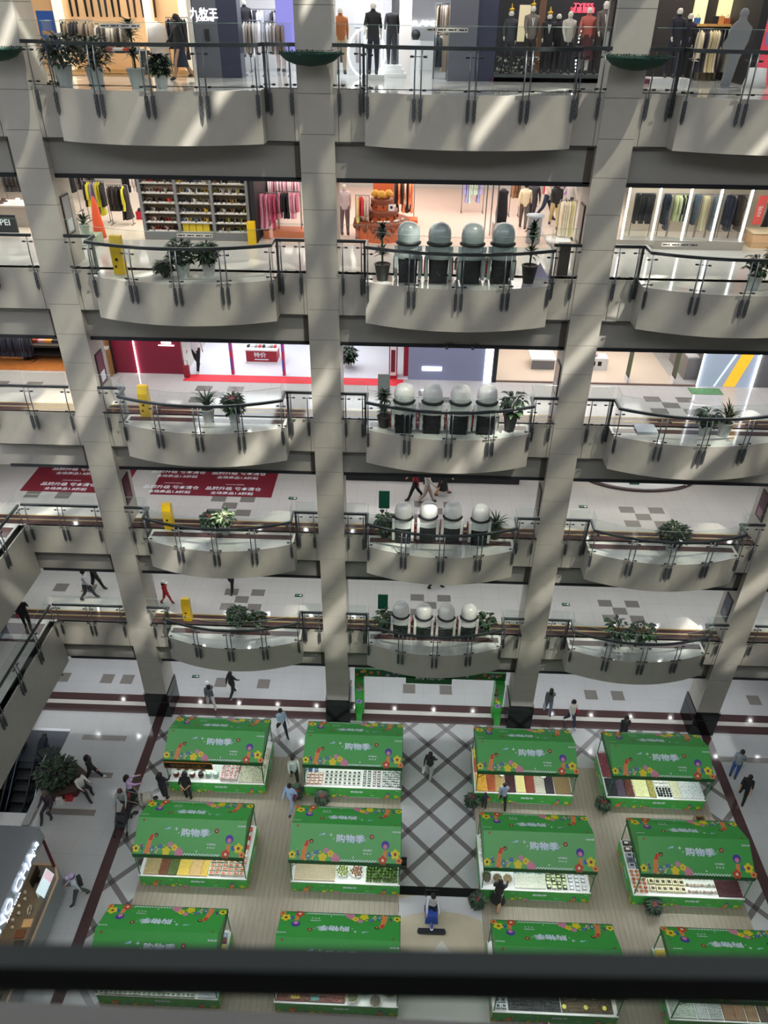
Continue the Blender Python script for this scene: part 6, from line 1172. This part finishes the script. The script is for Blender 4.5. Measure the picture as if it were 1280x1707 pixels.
# right glass shop
m_strip = mat('led_strip', 'ffffff', .4, emit=7)
for px in (1035, 1085, 1135, 1184, 1233): s = MB(); s.box((-.018, -.02, 0), (.018, .02, 2.6), m_strip); tag(s.build('light_strip', loc=(X(px, 3.85, 403), 3.85, Z+.0)), 'upright white light strip in the glass shop front, second level', 'lamp', 'light strips of the right glass shop')
wall('window_1', X(1035), X(1240), 3.9, 3.92, Z, Z+2.6, clear('shop_glass', (.93, .95, .95), .04)); wall('trim_21', X(1030), X(1245), 3.8, 4.3, Z, Z+.3, mat('warm_grey_step', '9c968e', .4))
G3 = ((1050, 1082, ['14161a', '1c2024', '101216'], 'black', ['coat', 'trousers']), (1096, 1112, ['1a2436', '141c2c'], 'navy', ['dress', 'trousers']), (1114, 1140, ['b8c08a', '1a1c22', 'c9ccb0'], 'pale green', ['coat']), (1146, 1158, ['5a6470', '48525c'], 'slate', ['trousers', 'dress']), (1160, 1176, ['c8bc98', 'b8ac88'], 'khaki', ['dress']), (1178, 1194, ['6a7478', '5a666c'], 'grey', ['dress']), (1198, 1216, ['1a2034', '141a2c'], 'dark blue', ['trousers', 'dress']), (1217, 1232, ['3a2c26', '4a3c34', '2a2220'], 'dark brown', ['dress', 'trousers']))
for i, (a, c, cols, nm, kd) in enumerate(G3): rack(X(a, 5.0, 380), X(c, 5.0, 380), 5.0, Z, 1.6, 'rack of %s garments in the right glass shop' % nm, cols, kd, 40+i, wording='%s rack in the glass shop' % nm, step=.07)
b = MB(); b.box((X(1035, 5.6), 5.5, Z+1.75), (X(1245, 5.6), 5.9, Z+1.8), m_white); tag(b.build('wall_shelf'), 'long white shelf above the racks in the right glass shop', 'shelf')
for i in range(14): b = MB(); b.box((-.12, -.12, 0), (.12, .12, .12+.04*(i % 3)), gar_mat(('d8c8b0', '2a2a2e', 'c02a3c', 'd8d4d0', 'a89a80', '40382e')[i % 6])); tag(b.build('folded_clothes', loc=(X(1046+i*14, 5.6), 5.7, Z+1.8)), 'folded garment stack on the long white shelf of the glass shop', 'clothing', 'folded stacks on the long shelf')
wall('wall_15', X(1035, 6.4), X(1300, 6.4), 6.4, 6.6, Z, Z+2.6, mat('cream_shop_wall', 'cfc4b2', .6))
b = MB(); b.box((-.15, 0, 0), (.15, .02, .95), mat('red_flag', 'c8504a', .5)); put_text(b, '10元', .14, Matrix.Translation((0, -.005, .45)) @ Matrix.Rotation(PI/2, 4, 'X') @ Matrix.Rotation(PI/2, 4, 'Z'), m_white, 1.2); tag(b.build('red_banner', loc=(X(1253, 4.4), 4.4, Z+.75)), 'narrow red banner at the right end of the glass shop', 'sign')
rack(X(1264, 5.2), X(1290, 5.2), 5.2, Z, 1.6, 'rack of black, cream and tan dresses at the right edge, second level', ['1b1a1e', 'd8c0a0', 'c89a78'], ['dress'], 51, wording='rack at the right edge, second level')
t = thing('display_table', 'cream display table at the right edge of the second level', 'table', (X(1275, 4.4), 4.5, Z)); s = MB(); s.box((-.6, -.4, .5), (.6, .4, .56), mat('cream_table', 'd8c8a8', .5)); s.build('tabletop', t); s = MB(); s.box((-.55, -.35, 0), (.55, .35, .5), mat('tan_table', 'c8a47c', .5)); s.build('base', t)
# left display of the second level
t = thing('display_table', 'tilted pale table of hats and bags at the left edge, second level', 'table', (-12.3, 5.6, Z)); s = MB(); s.box((-1.6, -.5, .72), (1.4, .5, .78), mat('pale_table', 'b8b0a8', .5)); s.build('tabletop', t); s = MB(); s.box((-1.5, -.45, 0), (1.3, .45, .72), mat('pale_table2', '9a928a', .5)); s.build('base', t)
for i in range(10): b = MB(); b.lathe([(.15, 0), (.13, .03), (.09, .04), (.08, .12), (.001, .14)], gar_mat(('d8c08a', 'c88aa4', '3a2a22', 'd8d0c4', 'a8845a')[i % 5]), 12); tag(b.build('hat', loc=(-13.6+.34*(i % 5)*1.6, 5.4+.35*(i//5), Z+.78)), 'soft hat on the pale table at the left edge, second level', 'hat', 'hats on the pale table at left')
b = MB(); b.box((-.35, -.03, .1), (.35, .03, .75), m_dark); put_text(b, 'PEI', .2, WALL(-.05, -.035, .5), m_txt, 1.1); b.box((-.35, -.04, .06), (.35, .04, .1), m_steel); tag(b.build('black_signboard', loc=(X(15, 3.8, 385), 3.8, Z)), 'black framed floor signboard with pale lettering at the left edge', 'sign')
rack(-13.5, -10.6, 8.0, Z, 1.6, 'rack of dark clothes behind the hats table at the left edge', ['17161a', '2a2624', '3a3a3e'], ['coat'], 53, wording='dark rack at the left edge, second level')
# ================= third level =================
Z = LV[4]; X = lambda px, Y=3.6, py=625: atY(px, py, Y).x
b = MB(); b.box((X(310), 3.6, Z+.001), (X(680), 9, Z+.01), mat('bright_floor', 'd4d6de', .1)); b.box((X(826), 3.6, Z+.001), (X(1130), 9, Z+.01), mat('cream_floor4', 'd8c9b8', .14)); b.box((-24, 3.6, Z+.001), (X(120), 9, Z+.01), mat('orange_wood_floor', 'b0703a', .3, noise=.2, scale=5)); struct(b, 'floor')
for x, e, c in ((-4.5, 250, (.93, .95, 1)), (0, 190, (.95, .97, 1)), (7.5, 180, (1, .9, .82)), (11.5, 180, (1, .93, .87)), (-12, 240, (1, .8, .55))): light('AREA', 'shop_light', (x, 5.8, Z+2.55), e, c, (3.2, 3), aim=(0, 0, -1))
m_drw = mat('deep_red_wall', '7d1230', .4); wall('wall_16', X(196), X(308), 3.6, 3.75, Z, Z+2.65, m_drw); wall('wall_17', X(168), X(194), 3.2, 3.5, Z, Z+2.65, mat('wood_panel', '8a6438', .5, noise=.15)); wall('wall_18', X(160), X(196), 3.5, 3.7, Z, Z+2.65, m_dk)
b = MB(); put_text(b, '1-4F', .16, WALL(0, 0, 0), m_txt, 1.1); tag(b.build('floor_lettering', loc=(X(183, 3.2), 3.19, atY(183, 580, 3.2).z)), 'white lettering on the wood panel beside the leftmost column, third level', 'sign')
b = MB(); b.tube([(0, 0, 0), (0, 0, 2.6)], .022, m_strip, 6); tag(b.build('light_strip', loc=(X(232, 3.56), 3.55, Z)), 'upright white light line on the deep red wall, third level', 'lamp')
b = MB(); b.box((0, -.01, 0), (.6, 0, .04), m_letter); b.box((.12, -.01, .09), (.5, 0, .16), m_letter); tag(b.build('lit_sign', loc=(X(272, 3.56), 3.58, atY(280, 577, 3.56).z)), 'small white lit sign high on the deep red wall', 'sign')
b = MB(); b.poly([(X(305, 3.0, 636), 2.95, Z+.006), (X(672, 3, 645), 2.95, Z+.006), (X(672, 3.6), 3.58, Z+.006), (X(314, 3.6), 3.58, Z+.006)], mat('red_carpet', 'd8323e', .7)); b.box((X(306, 3.0), 2.96, Z+.001), (X(671, 3), 3.57, Z+.005), mat('red_carpet')); tag(b.build('red_carpet'), 'long bright red carpet strip along the shop fronts, third level', 'carpet')
t = thing('sale_counter', 'dark red promotional counter with white lettering in the bright shop', 'counter', (X(437, 4.9, 600), 4.8, Z)); s = MB(); s.box((-.62, 0, .08), (.62, .7, .55), mat('counter_red', '9a1a2c', .5)); put_text(s, '特价', .22, WALL(-.05, -.006, .38), m_txt, 1.1); s.box((-.28, -.006, .16), (.28, -.002, .2), m_txt); s.build('front', t); s = MB(); s.box((-.66, -.04, .55), (.66, .74, .6), m_white); s.box((-.66, -.03, .0), (.66, .74, .08), m_white); s.build('top', t)
for i in range(8): b = MB(); b.box((-.05, -.1, 0), (.05, .1, .07), gar_mat(('2a2a2e', 'd8d4d0', '8a8a90', 'b83a3a')[i % 4])); tag(b.build('sale_shoe', loc=(X(437, 4.9, 600)-.55+.155*i, 5.1, Z+.6)), 'shoe on the red promotional counter', 'shoe', 'shoes on the red counter')
for px, nm in ((389, 'left'), (474, 'right')): b = MB(); b.box((-.05, -.12, 0), (.05, .05, 2.6), mat('post_magenta', 'c0305a', .5)); b.box((-.052, -.122, .2), (.02, -.05, .7), mat('post_blue', '4a5ac8', .5)); b.box((-.052, -.122, 1.0), (.03, -.05, 1.5), mat('post_violet', '8a4ab0', .5)); tag(b.build('printed_post', loc=(X(px, 3.7), 3.75, Z)), 'thin magenta and blue printed post, %s of two in the bright shop' % nm, 'post')
t = thing('suitcase', 'small red suitcase beside the assistant at the red wall', 'suitcase', (X(316), 3.3, Z)); s = MB(); s.cbox((0, 0, .26), (.22, .15, .44), mat('suitcase_red', '8a1a2a', .4)); s.build('shell', t); s = MB(); s.tube([(-.07, 0, .48), (-.07, 0, .7), (.07, 0, .7), (.07, 0, .48)], .01, m_dark, 5); s.build('handle', t)
b = MB(); b.box((-.16, 0, 0), (.16, .5, 2.4), mat('red_cabinet', 'a81c30', .4)); b.box((-.12, -.02, .15), (.12, 0, 1.6), m_white); b.box((-.08, -.03, .3), (.08, -.02, 1.2), mat('cab_dark', '6a1a2a', .4)); tag(b.build('red_display_cabinet', loc=(X(655, 3.7), 3.6, Z)), 'red display cabinet with white inner frame at the right end of the red carpet', 'cabinet')
wall('wall_19', X(672), X(682), 3.9, 4.2, Z, Z+2.6, mat('red_panel', 'b02038', .4)); wall('wall_20', X(680), X(806), 3.6, 3.7, Z, Z+2.65, mat('blue_grey_glass_wall', '8a90ac', .12)); wall('wall_21', X(806), X(819), 3.55, 3.6, Z, Z+2.65, mat('white_light_panel', 'e8f4ff', .4, emit=1.6)); wall('wall_22', X(820), X(827), 3.5, 3.9, Z, Z+2.65, m_dark)
b = MB(); b.box((0, 0, 0), (.75, .02, .16), mat('glow_bar', 'f0f6ff', .4, emit=4)); tag(b.build('glowing_sign', loc=(X(703, 3.58), 3.57, atY(720, 618, 3.58).z)), 'glowing white bar on the blue grey glass wall, third level', 'lamp')
for px in (900, 1120, 970): pass
t = thing('white_table', 'white display table in the cream shop beside the third column, left', 'table', (X(905, 5.0, 600), 5.3, Z)); s = MB(); s.box((-.5, -.5, .4), (.5, .5, .46), m_white); s.build('tabletop', t); s = MB(); s.box((-.45, -.45, .0), (.45, -.42, .4), m_grey); s.build('panel', t)
t = thing('white_table', 'white table with pink cushion right of the third column', 'table', (X(990, 5.0, 600), 5.2, Z)); s = MB(); s.box((-.55, -.3, .0), (.55, .3, .5), m_white); s.build('body', t); s = MB(); s.box((-.1, -.31, .2), (.05, -.3, .38), m_dk); s.box((.15, -.31, .2), (.3, -.3, .38), m_dk); s.build('opening', t); b = MB(); b.ball((0, 0, .06), .18, mat('pink_cushion', 'd8a4ac', .6), 10, sz=.4); tag(b.build('cushion', loc=(X(990, 5, 600), 5.2, Z+.51)), 'round pink cushion on the white table right of the third column', 'cushion')
for px, nm in ((1050, 'left'), (1128, 'right')):
    t = thing('security_gate', 'dark anti theft gate, %s of two at the cream shop entrance' % nm, 'gate', (X(px-2, 3.7), 3.65, Z)); s = MB(); s.box((-.02, 0, .25), (.02, .4, 1.55), mat('gate_dark', '3a3a34', .5)); s.box((-.025, -.005, .4), (.025, .0, 1.4), mat('gate_green', '5a7a3a', .5)); s.build('panel', t); s = MB(); s.box((-.05, 0, 0), (.05, .4, .25), m_white); s.build('base', t)
wall('trim_22', X(826), X(1165), 3.55, 3.65, Z, Z+.04, mat('brown_sill', '6a5248', .4))
t = thing('shop_display_counter', 'angled grey counter with white trays near the lit window', 'counter', (X(1140, 5), 5.2, Z)); s = MB(); s.box((-.3, -1, 0), (.2, 1, .85), mat('grey_counter', '7a7674', .5)); s.box((-.26, -.9, .85), (.16, .9, .9), m_white); s.build('body', t)
wall('window_2', X(1165), X(1258), 3.6, 3.65, Z, Z+2.65, mat('lit_window_blue', '8c98a8', .2, emit=.45)); 
b = MB(); x0 = X(1165); w = X(1258)-x0; b.add([(.48*w, 0, 0), (.70*w, 0, 0), (1.02*w, 0, 2.3), (.80*w, 0, 2.3)], [(0, 1, 2, 3)], mat('window_yellow', 'e0a428', .4, emit=.7)); b.add([(.30*w, 0, 0), (.34*w, 0, 0), (.78*w, 0, 2.3), (.72*w, 0, 2.3)], [(0, 1, 2, 3)], mat('window_pale', 'c8d4e0', .4, emit=.6)); tag(b.build('window_graphic', loc=(x0, 3.585, Z+.02)), 'yellow and pale diagonal bands on the lit window at the right, third level', 'graphic')
for px in (1165, 1258): b = MB(); b.tube([(0, 0, 0), (0, 0, 2.5)], .025, m_strip, 6); tag(b.build('light_strip', loc=(X(px), 3.56, Z+.02)), 'white light strip on the %s side of the yellow banded window' % ('left' if px < 1200 else 'right'), 'lamp')
wall('wall_23', X(1262), X(1262)+6, 3.6, 3.7, Z, Z+2.65, mat('grey_wall4', '6a6a6c', .5))
b = MB(); b.box((0, 0, .0), (1.2, .55, .012), mat('green_pebble_mat', '5a8a5c', .8, noise=.5, scale=30)); tag(b.build('green_mat', loc=(X(1150, 3.1, 650), 2.85, Z+.004)), 'green speckled mat in front of the yellow banded window', 'mat')
b = MB(); b.box((-.35, -.3, 0), (.35, .3, .06), mat('pale_board2', 'b8bec8', .4)); tag(b.build('floor_panel', loc=(X(1075, -.1, 715), -.15, Z)), 'pale square panel lying on the right balcony, third level', 'panel')
plant(X(580, 4.6, 600), 4.6, Z, 'yellow green plant in a white box pot right of the second column, third level', 'bush', .8, .3, 'white', 402, 'shop plants')
t = thing('display_table', 'black table of folded dark clothes and boxes at the left edge, third level', 'table', (-11.6, 5.0, Z)); s = MB(); s.box((-1.2, -.5, .6), (1.2, .5, .68), m_dk); s.box((-1.1, -.45, .25), (1.1, .45, .3), m_dk); s.build('shelf', t)
for sx in (-1.1, 1.1): s = MB(); s.box((sx-.06, -.45, 0), (sx+.06, .45, .6), m_dk); s.build('leg', t)
for i in range(8): b = MB(); b.box((-.14, -.2, 0), (.14, .2, .1), gar_mat(('c8b088', '7a2a20', 'b88a94', 'd08a3a', '1e2436', '3a3c4a', 'd8c8b4', 'b8404a')[i])); tag(b.build('folded_clothes', loc=(-12.55+.28*i, 5.0, Z+.68)), 'folded garment on the black table at the left edge', 'clothing', 'folded clothes on the black table')
rack(-13.8, -12.3, 4.6, Z, 1.1, 'rack of dark blue jackets at the left edge, third level', ['1c2030', '2a2e3c', '3a4050'], ['coat'], 54, wording='dark blue rack at left edge, third level')
# ================= fourth level: printed red floor mats =================
Z = LV[3]; m_rm = mat('maroon_mat', '6e1526', .6)
def red_mat(x0, x1, xs, label):
    b = MB(); b.box((x0, 2.5, Z+.002), (x1, 4.6, Z+.012), m_rm)
    for x in xs:
        for dy in (0, 1.25):
            for txt, y, h, sx in (('LINNNOSER 林诺时尚', 3.42, .07, 1.1), ('品牌升级 亏本清仓', 3.1, .27, 1.02), ('全场商品1.8折起', 2.74, .22, 1.1)):
                put_text(b, txt, h, Matrix.Translation((x, y+dy, Z+.0135)), m_txt, sx)
    return tag(b.build('floor_mat'), label, 'floor mat')
red_mat(-13.35, -9.0, [-11.5], 'dark red printed floor mat with white lettering left of the leftmost column'); red_mat(-7.85, -2.75, [-7.3+.2, -4.45], 'dark red printed floor mat with white lettering behind the variegated plant')
wall('wall_24', -8, -2.8, 4.75, 4.9, Z, Z+2.4, m_dk); wall('wall_25', -.4, 7.7, 4.05, 4.1, Z, Z+.35, m_dk); wall('trim_23', 8.6, 9.6, 3.9, 4.0, Z, Z+.02, m_brown)
t = thing('round_display', 'pale curved display base with brown edge at the right, fourth level', 'display', (13.0, 5.2, Z)); s = MB(); s.lathe([(2.0, 0), (2.0, .12)], m_brown, 40, sx=1.3, sy=.75); s.build('edge', t); s = MB(); s.lathe([(1.9, .1), (1.9, .16)], m_white, 40, sx=1.3, sy=.75); s.build('top', t)
b = MB(); b.cbox((0, 0, .4), (.4, .3, .8), mat('teal_box', '1f5a50', .5)); tag(b.build('teal_box', loc=(12.6, 4.2, Z+.16)), 'dark teal box on the pale curved display, fourth level', 'box')
light('AREA', 'shop_light', (12.5, 5, Z+2.3), 70, (1, .92, .7), (5, 2)); light('AREA', 'shop_light', (3, 5, Z+2.3), 60, (1, .9, .85), (5, 1))
# notice strips on the glass tops
for L, k, px, y in ((6, 0, 200, 43), (6, 1, 745, 47), (5, 0, 326, 400), (5, 2, 1132, 410)):
    p = atY(px, y, -1.27); b = MB(); b.box((-.52, -.005, -.05), (.52, .005, .05), mat('notice_white', 'c8c4bc', .5))
    for j in range(4):
        xx = -.39+.26*j; b.box((xx-.09, -.008, -.015), (xx+.04, -.005, .012), m_dark); b.disc((xx+.08, -.008, 0), .022, m_dark, 8, None, 'y')
    tag(b.build('notice_strip', loc=(p.x, -1.30, LV[L]+1.42)), 'white notice strip on the glass top, %s balcony, %s' % (BN[k], LN[L]), 'notice', 'notice strips on the balcony glass')
# ------------------------------------------------------------------ the viewer's own walkway edge and rail
b = MB(); b.box((-30, -30, 25.2), (30, -22.56, 25.87), mat('near_floor_edge', '4a4846', .6)); struct(b, 'trim_8')
t = thing('near_handrail', 'thick dark handrail running across the bottom right in front of the viewer', 'railing', (2.68, -22.953, 26.947), .025)
s = MB(); s.box((-9, -.010, -.024), (9, .010, .024), mat('near_rail_dark', '0b1314', .6, 0, spec=.2)); s.build('handrail', t)
s = MB(); s.add([(-9, .0, -.02), (9, .0, -.02), (9, .0, -1.0), (-9, .0, -1.0)], [(0, 1, 2, 3)], clear('near_glass', (.80, .83, .82), .0)); s.build('glass_pane', t)
for x in (-1.6, 1.7): s = MB(); s.tube([(x, 0, 0), (x, .32, -1.02), (x, .34, -1.4)], .02, m_post, 8); s.build('post', t)
